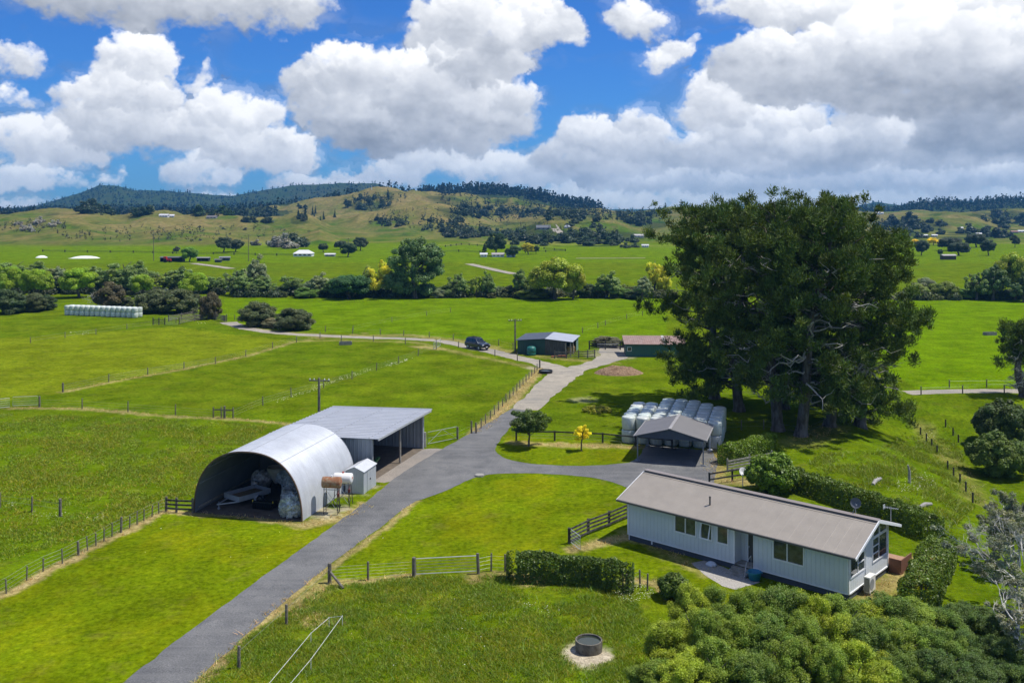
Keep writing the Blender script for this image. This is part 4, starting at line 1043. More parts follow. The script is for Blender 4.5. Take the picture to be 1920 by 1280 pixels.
for i in range(n_-1):
    a = 4*i; b_ = 4*i+4; fs += [(a, b_, b_+2, a+2), (a+1, a+3, b_+3, b_+1), (a, a+1, b_+1, b_), (a+2, b_+2, b_+3, a+3)]
fs += [(0, 2, 3, 1), (4*n_-4, 4*n_-3, 4*n_-1, 4*n_-2)]
w.add(vs, fs); rf2 = w.build('roof', lroof, lt)
w = MB(); w.bbox((.70, -.25, ZF-.13), (.78, LL+.3, ZF+.07)); w.bbox((-LW-.3, -.30, ZB-.06), (.7, -.251, ZB)) if False else None; w.build('gutter', galv, rf2)
w = MB()
for x in np.linspace(-LW+.3, .4, 5): w.beam((x, .1, ZB+(ZF-ZB)*(x+LW)/LW-.12), (x, LL-.1, ZB+(ZF-ZB)*(x+LW)/LW-.12), .08, .14)
w.build('rafter', mat('rafter_dark', (.06, .055, .05), .9), lt)
# lap lines with roofing screws
for x in (-.2, -4.4, -8.6):
    z = ZB+(ZF-ZB)*(x+LW)/(LW+.7)+.07
    w = MB(); w.beam((x, -.2, z), (x, LL+.25, z), .05, .02); w.build('sheet_lap', mat('screw_dark', (.24, .25, .27), .6), rf2)
for yy, mm, rr_ in ((0.03, galv_d, .13), (LL*.52, pale_w, .10), (LL-.05, galv, .12)):
    w = MB(); w.cyl((.0, yy, 0), (.0, yy, ZF-.1), rr_, n=12); w.build('post', mm, lt)
w = MB(); w.bbox((-LW+.06, .06, -.01), (.1, LL-.06, .02)); w.build('dirt_floor', mat('shed_dirt2', (.13, .105, .08), .95, 0, .3, 1.5), lt)
def lw(x, y, z=0): return Vector((-12.33, 84.4, 0))+Matrix.Rotation(LRZ, 3, 'Z') @ Vector((x, y, z))
mw = empty('green_mower', 'dark green trailed mower with a bright green bar inside the lean-to shed', 'farm machine', lw(-1.9, 2.3, .02), LRZ+.25)
gr = mat('machine_green', (.018, .075, .035), .45, .1, .2, 3)
w = MB(); w.box((0, 0, 1.0), (1.6, 2.0, .5), 0, Matrix.Rotation(R(20), 3, 'Y')); w.box((-.2, .2, 1.55), (.9, 1.2, .6)); w.build('body', gr, mw, bevel=.08)
w = MB(); w.beam((.7, -1.0, .55), (1.1, 1.6, .95), .28, .16); w.build('cutter_bar', mat('bar_green', (.05, .17, .06), .5), mw)
for sx_ in (-.7, .7):
    w = MB(); w.lathe((sx_, -.3, .42), [(.2, -.12), (.36, -.13), (.42, -.08), (.42, .08), (.36, .13), (.2, .12), (.2, -.12)], 18, 'X'); w.build('wheel', tyre, mw)
w = MB(); w.beam((0, -1, .7), (.3, -2.0, .5), .1, .1); w.build('drawbar', blk, mw)

# ------------------------------------------------------------------ garden shed
gs = empty('garden_shed', 'small silver gable-roofed garden shed beside the arch shed', 'shed', (-12.5-.971*1.6, 80.6+.24*1.6, 0), ARZ)
gc = ribbed('shed_steel', (.42, .45, .475), .20, 0, .5, .2, .015, .8, .08); gcy = ribbed('shed_steel_side', (.46, .49, .515), .20, 1, .5, .2, .015, .8, .08)
GW, GL, GH, GR = 1.65, 2.75, 1.85, 2.2
w = MB(); w.extrude_y([(0, 0), (GW, 0), (GW, GH), (GW/2, GR), (0, GH)], 0, .03); w.build('end_wall', gc, gs)
w = MB(); w.extrude_y([(0, 0), (GW, 0), (GW, GH), (GW/2, GR), (0, GH)], GL-.03, GL); w.build('end_wall', gc, gs)
w = MB(); w.bbox((0, .03, 0), (.03, GL-.03, GH)); w.bbox((GW-.03, .03, 0), (GW, GL-.03, GH)); w.build('side_wall', gcy, gs)
w = MB(); quadbox(w, [(-.08, -.08, GH-.02), (GW/2, -.08, GR+.02), (GW/2, GL+.08, GR+.02), (-.08, GL+.08, GH-.02)], .03); quadbox(w, [(GW/2+.001, -.08, GR+.02), (GW+.08, -.08, GH-.02), (GW+.08, GL+.08, GH-.02), (GW/2+.001, GL+.08, GR+.02)], .03); w.build('roof', mat('shed_roof', (.58, .60, .62), .45, .2, .08), gs)
for y0 in (.75, 1.35):
    w = MB(); w.bbox((GW+.002, y0, .06), (GW+.03, y0+.58, GH-.12)); dd = w.build('door', gcy, gs)
    w = MB(); w.box((GW+.05, 1.28 if y0 < 1 else 1.41, .95), (.03, .03, .14)); w.build('handle', blk, dd)

# ------------------------------------------------------------------ fuel tanks on stands
def fuel_tank(label, loc, rz, L, r_, z0, m, splay, caps):
    t = empty('fuel_tank', label, 'fuel tank', loc, rz)
    w = MB(); w.lathe((0, 0, z0+r_), [(0, -L/2-.06), (r_*.6, -L/2-.04), (r_*.95, -L/2), (r_, -L/2+.05), (r_, L/2-.05), (r_*.95, L/2), (r_*.6, L/2+.04), (0, L/2+.06)], 26, 'X'); w.build('tank', m, t, smooth=True)
    for x in (-L*.36, L*.36):
        for y in (-r_*.75, r_*.75):
            w = MB(); w.cyl((x*(1+splay), y*(1+splay*1.6), 0), (x, y, z0+.16), .03, n=6); w.build('leg', mat('stand_rust', (.10, .075, .06), .8, .2, .3), t)
    w = MB()
    for y in (-r_*.75, r_*.75):
        w.cyl((-L*.36, y, z0*.15), (L*.36, y, z0*.85), .014, n=5); w.cyl((L*.36, y, z0*.15), (-L*.36, y, z0*.85), .014, n=5)
    w.beam((-L*.4, -r_*.75, z0*.98), (L*.4, -r_*.75, z0*.98), .05, .05); w.beam((-L*.4, r_*.75, z0*.98), (L*.4, r_*.75, z0*.98), .05, .05)
    w.build('brace', galv_d, t)
    w = MB(); w.cyl((0, 0, z0+2*r_-.02), (0, 0, z0+2*r_+.1), .08, n=10); w.build('filler_cap', caps, t)
    w = MB(); w.lathe((L/2+.03, 0, z0+r_*1.15), [(0, .03), (.09, .03), (.09, 0)], 12, 'X'); w.build('end_badge', mat('badge_red', (.42, .05, .03), .5), t)
    w = MB(); w.cyl((L/2-.12, -r_*.3, z0+.03), (L/2-.10, -r_*.9, z0-.35), .03, n=6); w.box((L/2-.10, -r_*.92, z0-.45), (.18, .14, .26)); w.build('pump', mat('pump_red', (.13, .03, .025), .5), t)
    w = MB(); w.tube([(L/2-.1, -r_*.95, z0-.5), (L/2+.02, -r_*1.1, z0*.35), (L/2-.05, -r_*1.05, .12), (L/2-.2, -r_*1.0, z0*.4)], .022, 6); w.build('hose', blk, t)
    return t
rust = mat('rusty_tank', (.26, .11, .05), .8, .1, .3, 1.6, (.34, .28, .18), bump=.2, thr=(.45, .62))
fuel_tank('rust brown cylindrical fuel tank on a tall metal stand by the arch shed', (-14.2, 75.6, 0), R(-4), 1.45, .44, 1.98, rust, .04, white_p)
fuel_tank('white cylindrical fuel tank on splayed legs next to the rusty tank', (-13.65, 77.6, 0), R(-8), 1.45, .43, 1.75, mat('tank_white', (.74, .73, .70), .5, 0, .05, 2, (.45, .36, .28), thr=(.62, .72)), .28, mat('badge_red', (.42, .05, .03)))

# ------------------------------------------------------------------ carport
CX = Vector((6.0, -1.9, 0)).normalized(); CRZ = math.atan2(CX.y, CX.x)
cp = empty('carport', 'open double carport with a grey gabled roof and slim posts', 'carport', (11.95, 91.3, 0), CRZ)
CW, CD, CE, CR_ = 6.15, 6.0, 2.38, 3.22
steel_d = mat('carport_post', (.17, .19, .215), .5, .2, .1)
for x, y in ((0, 0), (CW, 0), (CW, CD), (0, CD)):
    w = MB(); w.box((x, y, CE/2), (.11, .11, CE)); w.box((x, y, .04), (.45, .45, .08)); w.build('post', steel_d if (x, y) != (CW, CD) else white_p, cp)
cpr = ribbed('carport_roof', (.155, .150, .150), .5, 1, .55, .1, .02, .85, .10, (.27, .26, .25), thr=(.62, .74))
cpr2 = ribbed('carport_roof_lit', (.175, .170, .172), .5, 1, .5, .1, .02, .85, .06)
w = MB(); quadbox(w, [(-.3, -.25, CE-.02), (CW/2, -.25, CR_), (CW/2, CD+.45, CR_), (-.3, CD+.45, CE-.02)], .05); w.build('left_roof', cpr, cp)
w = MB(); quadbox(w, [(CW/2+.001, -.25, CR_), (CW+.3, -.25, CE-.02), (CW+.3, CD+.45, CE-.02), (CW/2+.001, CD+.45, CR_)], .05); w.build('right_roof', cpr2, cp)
navy = ribbed('navy_gable', (.050, .066, .092), .2, 0, .6, .1, .015, .8, .1)
for y in (-.05, CD+.05):
    w = MB(); w.extrude_y([(0, CE-.12), (CW, CE-.12), (CW, CE+.02), (CW/2, CR_-.06), (0, CE+.02)], y-.03, y+.03); w.build('gable_panel', navy, cp)
w = MB(); w.bbox((-.38, -.25, CE-.10), (-.301, CD+.45, CE+.04)); w.bbox((CW+.301, -.25, CE-.10), (CW+.38, CD+.45, CE+.04)); w.beam((CW/2, -.27, CR_+.07), (CW/2, CD+.47, CR_+.07), .3, .03); w.build('gutter', mat('carport_gutter', (.30, .29, .285), .5), cp)
w = MB(); w.bbox((0, .06, CE-.16), (.08, CD, CE-.04)); w.bbox((CW-.08, .06, CE-.16), (CW, CD, CE-.04)); w.build('side_beam', steel_d, cp)
# ------------------------------------------------------------------ fences and gates
ORD = ['first', 'second', 'third', 'fourth', 'fifth', 'sixth', 'seventh', 'eighth', 'ninth', 'tenth', 'eleventh', 'twelfth', 'thirteenth', 'fourteenth', 'fifteenth', 'sixteenth']
_pm = {}
def post_mesh(kind, h, r, m):
    k = (kind, round(h, 1), round(r, 3), m.name)
    if k not in _pm:
        mb = MB()
        if kind == 'round': mb.tube([(0, 0, -.2), (0, 0, h*.5), (0, 0, h-.02), (0, 0, h)], [r, r*.97, r*.93, r*.7], 8)
        else: mb.box((0, 0, h/2-.1), (r*2, r*2, h+.2))
        me = bpy.data.meshes.new('post'); me.from_pydata(mb.v, [], mb.f); me.materials.append(m); _pm[k] = me
    return _pm[k]
def fence(name, label, pts, h=1.15, r=.06, m=post_w, wires=(.25, .5, .75, 1.0), spacing=None, big=(), kind='round', group=None, cat='fence', jit=.0, px=True, rails=None, rail_m=None, wr=.006):
    """posts at photo points (or spaced along them) joined by wires or rails"""
    P = [at(*q) for q in pts] if px else [Vector((q[0], q[1], gz(q[0], q[1]))) for q in pts]
    if spacing:
        out = []
        for a, b in zip(P[:-1], P[1:]):
            k = max(1, round((b-a).length/spacing))
            out += [a.lerp(b, j/k) for j in range(k)]
        P = out+[P[-1]]
        for p in P: p.z = gz(p.x, p.y)
    f = empty(name, label, cat, P[0], 0, group)
    for i, p in enumerate(P):
        bigp = i in big or (i-len(P)) in big
        me = post_mesh(kind, h*(1.12 if bigp else 1)*(1+jit*(rnd.random()-.5)), r*(1.7 if bigp else 1), m)
        o = link('post', me, f, p-P[0], rnd.random()*.3)
        if jit: o.rotation_euler = (rnd.uniform(-.05, .05), rnd.uniform(-.05, .05), rnd.random())
    for z in wires:
        mb = MB(); mb.tube([p-P[0]+Vector((0, 0, z)) for p in P], wr, 4, False); mb.build('wire', wire_m, f)
    for z in (rails or ()):
        mb = MB()
        for a, b in zip(P[:-1], P[1:]):
            d = (b-a).normalized(); nn = Vector((d.y, -d.x, 0))*(r+.025)
            mb.beam(a-P[0]+nn+Vector((0, 0, z)), b-P[0]+nn+Vector((0, 0, z)), .04, .14)
        mb.build('rail', rail_m or m, f)
    return f
def gate(label, a, b, h=1.1, bars=5, m=galv, diag=False, name='farm_gate', posts=None, z0=.12, mesh=False):
    A = at(*a); B = at(*b); g_ = empty(name, label, 'gate', A); v = B-A; v.z = 0
    mb = MB()
    mb.tube([(0, 0, z0), (0, 0, h), v+Vector((0, 0, h)), v+Vector((0, 0, z0)), (0, 0, z0)], .028, 6); mb.build('frame', m, g_)
    for k in range(1, bars):
        mb = MB(); z = z0+(h-z0)*k/bars; mb.cyl((0, 0, z), v+Vector((0, 0, z)), .012, n=5); mb.build('bar', m, g_)
    if diag:
        mb = MB(); mb.cyl((0, 0, z0), v*.5+Vector((0, 0, h)), .02, n=5); mb.cyl(v+Vector((0, 0, z0)), v*.5+Vector((0, 0, h)), .02, n=5); mb.build('brace', m, g_)
    if mesh:
        for k in range(1, 9):
            mb = MB(); q = v*(k/9); mb.cyl(q+Vector((0, 0, z0)), q+Vector((0, 0, h)), .008, n=4); mb.build('bar', m, g_)
    return g_
fence('wire_fence', 'post and wire fence along the dry strip left of the lawn by the arch shed', [(-60,1150),(12,1112),(50,1088),(81,1071),(117,1056),(147,1040),(164,1032),(180,1023),(195,1014),(210,1006),(227,998),(243,990),(257,983),(270,976),(285,969),(298,963),(311,958)], .95, .05, big=(5, 10, -1), jit=.2)
bg = fence('board_gate_fence', 'short dark board rail fence joining the arch shed on its left', [(312,958),(331,960),(361,961)], 1.15, .075, wires=(), rails=(.3, .62, .95), rail_m=dark_w, m=post_w, kind='square')
fence('wire_fence', 'lone post and wire in the left paddock', [(113,968),(60,960),(0,952)], 1.25, .07, big=(0,), wires=(.6, 1.0))
fence('wire_fence', 'far diagonal post and wire fence below the pale hay paddock', [(118,735),(204,716),(277,703),(345,692),(404,682),(461,668),(511,653),(556,642),(600,634)], 1.1, .07, wires=(.3, .6, .9), big=(0,))
fence('wire_fence', 'post and wire fence running from the corner gate towards the lean-to shed', [(74,763),(154,766),(240,772),(329,778),(400,783)], 1.2, .07, wires=(.3, .6, .9), big=(0,))
fence('strainer_fence', 'short heavy post assembly with a stay in the left paddock fence', [(400,783),(415,783),(421,784),(437,784)], 1.25, .08, wires=(.5, .9), rails=(.95,), big=(2,))
fence('wire_fence', 'diagonal post and wire fence edged with white flowers', [(437,784),(493,760),(546,744),(607,727),(660,711),(706,695),(747,681),(784,667),(818,655)], 1.15, .065, wires=(.3, .6, .9), jit=.1)
fence('wire_fence', 'close-set batten fence along the left edge of the driveway', [(893,812),(1012,690)], 1.05, .06, spacing=2.3, big=(0, -1), jit=.2, wires=(.2, .45, .7, .95))
fence('wire_fence', 'post and wire fence between the gravel track and the paddock below it', [(1012,690),(970,676),(928,668),(860,652),(818,649),(760,645),(700,640),(640,640),(600,634)], 1.15, .075, wires=(.4, .9), big=(0,))
fence('wire_fence', 'post and wire fence on the far side of the gravel track', [(962,655),(935,648),(890,641),(850,638),(805,633),(757,630),(713,628),(661,626),(610,622),(560,619),(520,615),(480,608),(440,600)], 1.15, .075, wires=(.4, .9))
gate('silver pipe gate with braces between the lean-to shed and the driveway fence', (802,834), (856,823), 1.3, 2, diag=True, m=galv_d)
fence('gate_post', 'thick dark gate post beside the silver braced gate', [(858,824),(884,812)], 1.35, .10, wires=(.3, .8), m=post_w, cat='fence')
gate('metal gate between two white posts at the far left of the paddock', (24,762), (70,760), 1.15, 4)
gate('silver metal gate at the very left edge of the paddock', (-60,772), (18,764), 1.15, 4)
cpost = MB(); cpost.tube([(0, 0, 0), (0, 0, 1.5)], .17, 8); o = cpost.build('concrete_post', concrete, None, at(796,838)); tag(o, 'short concrete post at the corner of the lean-to shed', 'post')
gate('leaning silver gate left open by the gravel track above the paddock', (813,656), (826,648), 1.2, 5)
# around the house
fence('board_fence', 'black four-rail board fence running up to the left end of the house', [(1067,1019),(1103,1001),(1142,986),(1178,970)], 1.15, .085, m=dark_w, wires=(), rails=(.22, .5, .78, 1.06), rail_m=dark_w, kind='square')
gate('narrow wire mesh gate standing open at the end of the black board fence', (1069,1018), (1088,1033), 1.05, 4, mesh=True)
fence('wire_fence', 'post and wire fence in the foreground running from the driveway to the metal gate', [(618,1092),(690,1087),(776,1081)], 1.2, .075, wires=(.2, .4, .6, .8, 1.0), big=(0, -1))
fence('wire_fence', 'posts and wires edging the near side of the driveway', [(448,1252),(537,1170),(618,1092)], 1.25, .085, wires=(.9,))
sb_ = MB(); sb_.tube([(0, 0, .75), (1.05, -1.0, .04)], [.075, .085], 8); o = sb_.build('timber_stay', post_w, None, at(618,1092)); tag(o, 'slanting timber stay propping the corner post by the driveway', 'timber stay')
gate('silver metal gate in the foreground fence between two timber posts', (780,1079), (893,1073), 1.12, 5)
fence('wire_fence', 'post and wire fence from the metal gate along the front hedge to the thicket', [(897,1075),(921,1070),(947,1071),(1000,1080),(1090,1087),(1176,1111),(1200,1100),(1214,1107)], 1.15, .06, wires=(.25, .5, .75, 1.0), big=(0, 5), jit=.15)
fence('rail_fence', 'black top-rail fence behind the small trees on the lawn island', [(968,826),(1040,826),(1130,830),(1192,836),(1260,842)], 1.05, .075, m=dark_w, wires=(.3, .6), rails=(.95,), rail_m=dark_w, kind='square')
fence('wire_fence', 'dark battens of the fence between the carport and the wrapped bales', [(1192,836),(1345,848)], 1.05, .035, m=dark_w, wires=(.3, .7), spacing=1.25)
fence('rail_fence', 'pale weathered slatted rail fence beside the clipped hedge near the carport', [(1364,884),(1405,876),(1447,868)], 1.2, .06, m=pale_w, wires=(), rails=(.15, .42, .69, .96), rail_m=pale_w, kind='square')
fence('rail_fence', 'dark two-rail fence behind the house roof by the round bush', [(1330,909),(1373,902),(1410,897)], 1.1, .07, m=dark_w, wires=(), rails=(.5, 1.0), rail_m=dark_w, kind='square')
fence('wire_fence', 'low line of dark posts down the grassy slope right of the pines', [(1726,815),(1737,827),(1747,837),(1757,850),(1777,880),(1788,893),(1800,905),(1811,921),(1824,942)], .9, .085, m=dark_w, wires=(.6,))
fence('wire_fence', 'second line of dark posts on the far side of the grassy gully', [(1773,800),(1787,816),(1797,829),(1815,850),(1832,872)], .9, .085, m=dark_w, wires=(.6,))
fence('wire_fence', 'post and wire fence along the pale track at the right', [(1780,727),(1850,726),(1920,726),(1990,725)], 1.1, .08, wires=(.4, .9))
fence('wire_fence', 'posts along the lower edge of the pale track at the right', [(1727,740),(1805,738),(1883,737),(1960,736)], 1.1, .08, wires=(.4, .9))
fence('wire_fence', 'fence posts in the shade beneath the pines', [(1345,810),(1390,806),(1432,805),(1510,818),(1560,795),(1601,770)], 1.1, .06, wires=(.4, .9))
# break fence of white tape in the near paddock
tp = empty('tape_fence', 'white electric tape fence zigzagging over the near paddock', 'tape fence', at(617,1176))
o0 = at(617,1176)
def rel(px, py, z=0): q = at(px, py)-o0; return Vector((q.x, q.y, z))
white_t = mat('white_tape', (.62, .63, .60), .6)
TP = [(505,1302), (583,1206), (617,1176), (642,1173), (583,1256), (545,1302)]
for i, q in enumerate(TP):
    mb = MB(); mb.cyl(rel(*q), rel(*q, .62), .018, n=6); mb.build('post', white_t, tp)
mb = MB(); mb.tube([rel(*q, .58) for q in TP], .013, 5, False); mb.build('tape', white_t, tp)
# distant yards
for lab, pts, hh in (('weathered stockyard rails by the dark hedge at the far left', [(336,608),(365,602),(395,598),(425,603)], 1.6), ('long silvery stockyard rails beyond the gravel track end', [(316,603),(340,599),(362,594),(405,599),(422,604)], 1.5)):
    fence('stockyard_fence', lab, pts, hh, .08, m=grey_w, wires=(), rails=(.3, .6, .9, 1.2), rail_m=grey_w, kind='square')
fence('stockyard_fence', 'short dark board rails standing alone in the hay paddock', [(287,609),(298,609),(309,609)], 1.5, .09, m=dark_w, wires=(), rails=(.3, .7, 1.1), rail_m=dark_w, kind='square')
gate('pale green-grey gate beside the short dark rails in the hay paddock', (311,609), (333,609), 1.4, 5)
fence('stockyard_fence', 'timber stockyard rails in front of the green iron barn', [(1040,672),(1062,672),(1085,671),(1102,671),(1115,670)], 1.3, .08, m=grey_w, wires=(), rails=(.3, .65, 1.0), rail_m=grey_w, kind='square')
fence('stockyard_fence', 'dark high rails of the yard right of the green iron barn', [(1105,655),(1135,655),(1163,656)], 1.5, .09, m=dark_w, wires=(), rails=(.3, .7, 1.1, 1.45), rail_m=dark_w, kind='square')
gate('wide metal gate of the stockyard between barn and rusty shed', (1120,661), (1161,661), 1.4, 5)
fence('wire_fence', 'faint post and wire fence across the big far paddock', [(662,620),(735,604),(800,592),(845,586)], 1.1, .07, wires=(.4, .9))
fence('wire_fence', 'sparse far posts right of the green iron barn', [(1092,624),(1121,615),(1135,610),(1175,598),(1205,592)], 1.1, .08, wires=(.4, .9))
fence('wire_fence', 'post and wire fence along the far left of the hay paddock', [(57,643),(122,633),(180,627),(238,617),(330,606)], 1.1, .07, wires=(.4, .9))
for lab, pts in (('dark tape-like fence line on the valley floor left of the homestead', [(800,474),(860,472),(900,474)]), ('dark hedge-like fence line curving behind the homestead', [(835,463),(865,459),(895,461),(920,464)]), ('dark fence line right of the homestead on the flat', [(1020,467),(1060,471),(985,474)]), ('long dark fence line at the foot of the left hills', [(80,472),(250,474),(400,477),(560,480)])):
    fence('far_fence', lab, pts, 1.2, .25, m=dark_w, wires=(), rails=(.4, .9), rail_m=dark_w, spacing=14, kind='square')
# ------------------------------------------------------------------ wrapped bales
bm_, nt, out = new_mat('bale_wrap')
b = N(nt, 'ShaderNodeBsdfPrincipled'); nt.links.new(b.outputs[0], out.inputs[0])
tc = N(nt, 'ShaderNodeTexCoord'); oi = N(nt, 'ShaderNodeObjectInfo')
nz = noise(nt, tc.outputs['Object'], 3.5, 4, .6)
col = mixc(nt, 1., oi.outputs['Color'], maprange(nt, nz, .3, .7, .86, 1.1), 'MULTIPLY')
sp = N(nt, 'ShaderNodeSeparateXYZ'); nt.links.new(tc.outputs['Object'], sp.inputs[0])
nt.links.new(col, b.inputs['Base Color']); b.inputs['Roughness'].default_value = .32; b.inputs['Specular IOR Level'].default_value = .6
bp = N(nt, 'ShaderNodeBump'); bp.inputs['Strength'].default_value = .7; bp.inputs['Distance'].default_value = .04
mp = N(nt, 'ShaderNodeMapping'); nt.links.new(tc.outputs['Object'], mp.inputs[0]); mp.inputs['Scale'].default_value = (1, 1, 3)
nt.links.new(noise(nt, mp.outputs[0], 3.2, 5, .65), bp.inputs['Height']); nt.links.new(bp.outputs[0], b.inputs['Normal'])
def bale_mesh(r, h, seed):
    mb = MB(); n = 22
    mb.lathe((0, 0, 0), [(0, .02), (r*.75, .0), (r*.94, .05), (r, .16), (r*1.015, h*.5), (r, h-.16), (r*.95, h-.05), (r*.8, h-.005), (r*.35, h+.02), (0, h+.015)], n)
    me = bpy.data.meshes.new('hay_bale'); 
    v2 = [(x+.05*(float(fbm(x*2+seed, y*2+z, seed, 3))-.5), y+.05*(float(fbm(x*2-seed, y*2+z*1.3, seed+4, 3))-.5), z+.05*(float(fbm(x*2.5, y*2.5+seed, seed+2, 3))-.5)) for x, y, z in mb.v]
    me.from_pydata(v2, [], mb.f); me.materials.append(bm_); me.polygons.foreach_set('use_smooth', [True]*len(me.polygons)); return me
BM = [bale_mesh(.70, 1.34, s) for s in range(3)]; BM2 = [bale_mesh(.70, 1.10, s+5) for s in range(2)]
U = Vector((.9605, -.278, 0)); V_ = Vector((.278, .9605, 0)); O = Vector((11.99, 98.56, 0))
def bale(me, loc, c, lab, grp, cap=None):
    o = link('hay_bale', me, None, loc, rnd.random()*6); o.color = (*c, 1); tag(o, lab, 'hay bale', grp); return o
counts = [6, 6, 8, 8, 8, 7, 6]
for ci, nr in enumerate(counts):
    for ri in range(nr):
        for lay in (0, 1):
            if lay == 0 and 0 < ci < 6 and 0 < ri < nr-1: continue
            q = O+U*(ci*1.44+rnd.uniform(-.04, .04))+V_*(ri*1.40+rnd.uniform(-.04, .04)); q.z = lay*1.33
            k = rnd.uniform(.9, 1.06)
            if lay: q.z += rnd.uniform(-.02, .03)
            c = (.54*k*rnd.uniform(.93, 1.05), .58*k, .52*k)
            bale(BM[rnd.randrange(3)], q, c, f"white wrapped round bale, {'top' if lay else 'bottom'} layer, {ORD[ci]} column, {ORD[ri]} row, stack behind carport", 'wrapped bales stacked behind the carport')
A = at(127,590.5); B = at(253,595.5); n_ = 14
dL = (B-A)/(n_-1); pv = Vector((-dL.y, dL.x, 0)).normalized()*1.42
for k in range(n_):
    for row in (0, 1):
        for lay in (0, 1):
            q = A+dL*k+pv*row+Vector((0, 0, 1.08*lay)); q.z = 1.08*lay; kk = rnd.uniform(.92, 1.05)
            o = bale(BM2[rnd.randrange(2)], q, (.58*kk, .63*kk, .56*kk), f"pale green wrapped bale, {'top' if lay else 'bottom'} layer, {ORD[k]} along, {'back' if row else 'front'} row of far bale wall", 'wrapped bales in the long far stack')
            o.scale = (dL.length/1.42, dL.length/1.42, 1)
# ------------------------------------------------------------------ utility poles
def pole(label, x, y, h, arms=1, rz=0.):
    p = empty('utility_pole', label, 'utility pole', (x, y, gz(x, y)), rz)
    mb = MB(); mb.cyl((0, 0, -.1), (0, 0, h), .16, .11, 10); mb.build('pole', post_w, p)
    mb = MB(); mb.box((0, .12, h-.3), (2.2, .10, .12)); ca = mb.build('crossarm', grey_w, p)
    for xx in (-1., -.55, .55, 1.):
        mb = MB(); mb.lathe((xx, .12, h-.24), [(0, 0), (.05, 0), (.06, .06), (.035, .1), (.05, .14), (0, .17)], 10); mb.build('insulator', white_p, ca)
    return p
pole('timber power pole with crossarm rising behind the lean-to shed', -19.9, 99.0, 6.5, rz=R(-6))
pole('timber power pole with a short crossarm left of the green iron barn', .52, 159.5, 5.6, rz=R(10))
for lab, px, py, h in (('far slim power pole on the valley flat left', 288, 489, 12), ('far slim power pole near the grey willow', 466, 490, 12), ('far power pole in front of the dark round trees by the white house', 653, 481, 9)):
    q = at(px, py); pole(lab, q.x, q.y, h)
mast = empty('radio_mast', 'thin pale mast on the crest of the brown hill', 'mast', at(697,356))
mb = MB(); mb.cyl((0, 0, -1), (0, 0, 6), .5, .3, 6); mb.build('mast_tube', white_p, mast); mb = MB(); mb.box((0, 0, 5), (1.4, 1.4, .4)); mb.build('platform', galv_d, mast)

# ------------------------------------------------------------------ green iron barn and rusty-roofed shed
BRZ = math.atan2(-2, 8.7)
bn = empty('iron_barn', 'green iron barn with a half dark, half silver low roof', 'barn', (.92, 158, 0), BRZ)
BL, BD = 8.9, 7.5
grn = ribbed('green_iron', (.020, .066, .058), .3, 0, .6, .1, .02, .6, .12); grn_y = ribbed('green_iron_side', (.03, .09, .078), .3, 1, .6, .1, .02, .6, .12)
mb = MB(); mb.extrude_y([(0, 0), (4.6, 0), (4.6, 2.5), (0, 2.2)], 0, .08); mb.build('front_wall', grn, bn)
mb = MB(); mb.extrude_y([(4.602, 0), (7.9, 0), (7.9, 2.2), (4.602, 2.5)], 0, .08); mb.build('timber_wall', mat('barn_boards', (.10, .098, .092), .9, 0, .35, 3, (.06, .055, .05), stretch=(3, 1, .3)), bn)
mb = MB(); mb.extrude_y([(0, 0), (BL, 0), (BL, 2.15), (4.6, 2.55), (0, 2.2)], BD-.08, BD); mb.build('back_wall', grn, bn)
mb = MB(); mb.bbox((0, .081, 0), (.08, BD-.081, 2.15)); mb.build('side_wall', grn_y, bn)
mb = MB(); mb.bbox((BL-.08, BD-2.2, 0), (BL, BD-.081, 2.1)); mb.build('side_panel', mat('pale_green_panel', (.16, .26, .22), .6), bn)
for x, y in ((8.0, .05), (BL-.1, .1), (BL-.1, 2.6)):
    mb = MB(); mb.cyl((x, y, 0), (x, y, 2.1), .12, n=8); mb.build('post', pale_w, bn)
mb = MB(); quadbox(mb, [(-.3, -.2, 2.24), (4.6, -.2, 2.62), (4.6, BD+.2, 2.72), (-.3, BD+.2, 2.34)], .06); mb.build('dark_roof', ribbed('dark_iron', (.075, .085, .10), .4, 1, .45, .2, .02, .7, .1), bn)
mb = MB(); quadbox(mb, [(4.602, -.2, 2.62), (BL+.3, -.2, 2.22), (BL+.3, BD+.2, 2.27), (4.602, BD+.2, 2.72)], .06); mb.build('silver_roof', lroof, bn)
tkq = at(1001,664); tk = empty('water_tank', 'round dark green water tank against the iron barn', 'water tank', (3.15, 156.6, 0))
mb = MB(); mb.lathe((0, 0, 0), [(0, 0), (.75, 0), (.76, .4), (.74, .42), (.76, .44), (.76, 1.2), (.6, 1.4), (.2, 1.52), (0, 1.53)], 22); mb.build('tank', mat('tank_green', (.02, .14, .12), .45, 0, .1), tk, smooth=True)
mb = MB(); mb.lathe((0, 0, 1.5), [(.2, 0), (.2, .08), (0, .1)], 12); mb.build('lid', blk, tk)
hayb = MB(); hayb.box((0, 0, .55), (1.4, 1.2, 1.1), .3); o = hayb.build('hay_stack', mat('hay', (.32, .21, .09), .95, 0, .3, 4, bump=.5), None, Vector((.92, 158, 0))+Matrix.Rotation(BRZ, 3, 'Z') @ Vector((8.2, 3.2, 0)), bevel=.08); tag(o, 'block of brown hay inside the open end of the iron barn', 'hay')
lg = empty('log_pile', 'small pile of reddish firewood logs by the barn rails', 'log pile', at(1050,670))
for k in range(9):
    mb = MB(); x = rnd.uniform(-1.2, 1.2); mb.cyl((x-.35, rnd.uniform(-.4, .4), .14+.2*(k % 2)), (x+.35, rnd.uniform(-.4, .4), .14+.2*(k % 2)), .13, n=8); mb.build('log', mat('log_red', (.25, .10, .05), .9, 0, .3), lg)
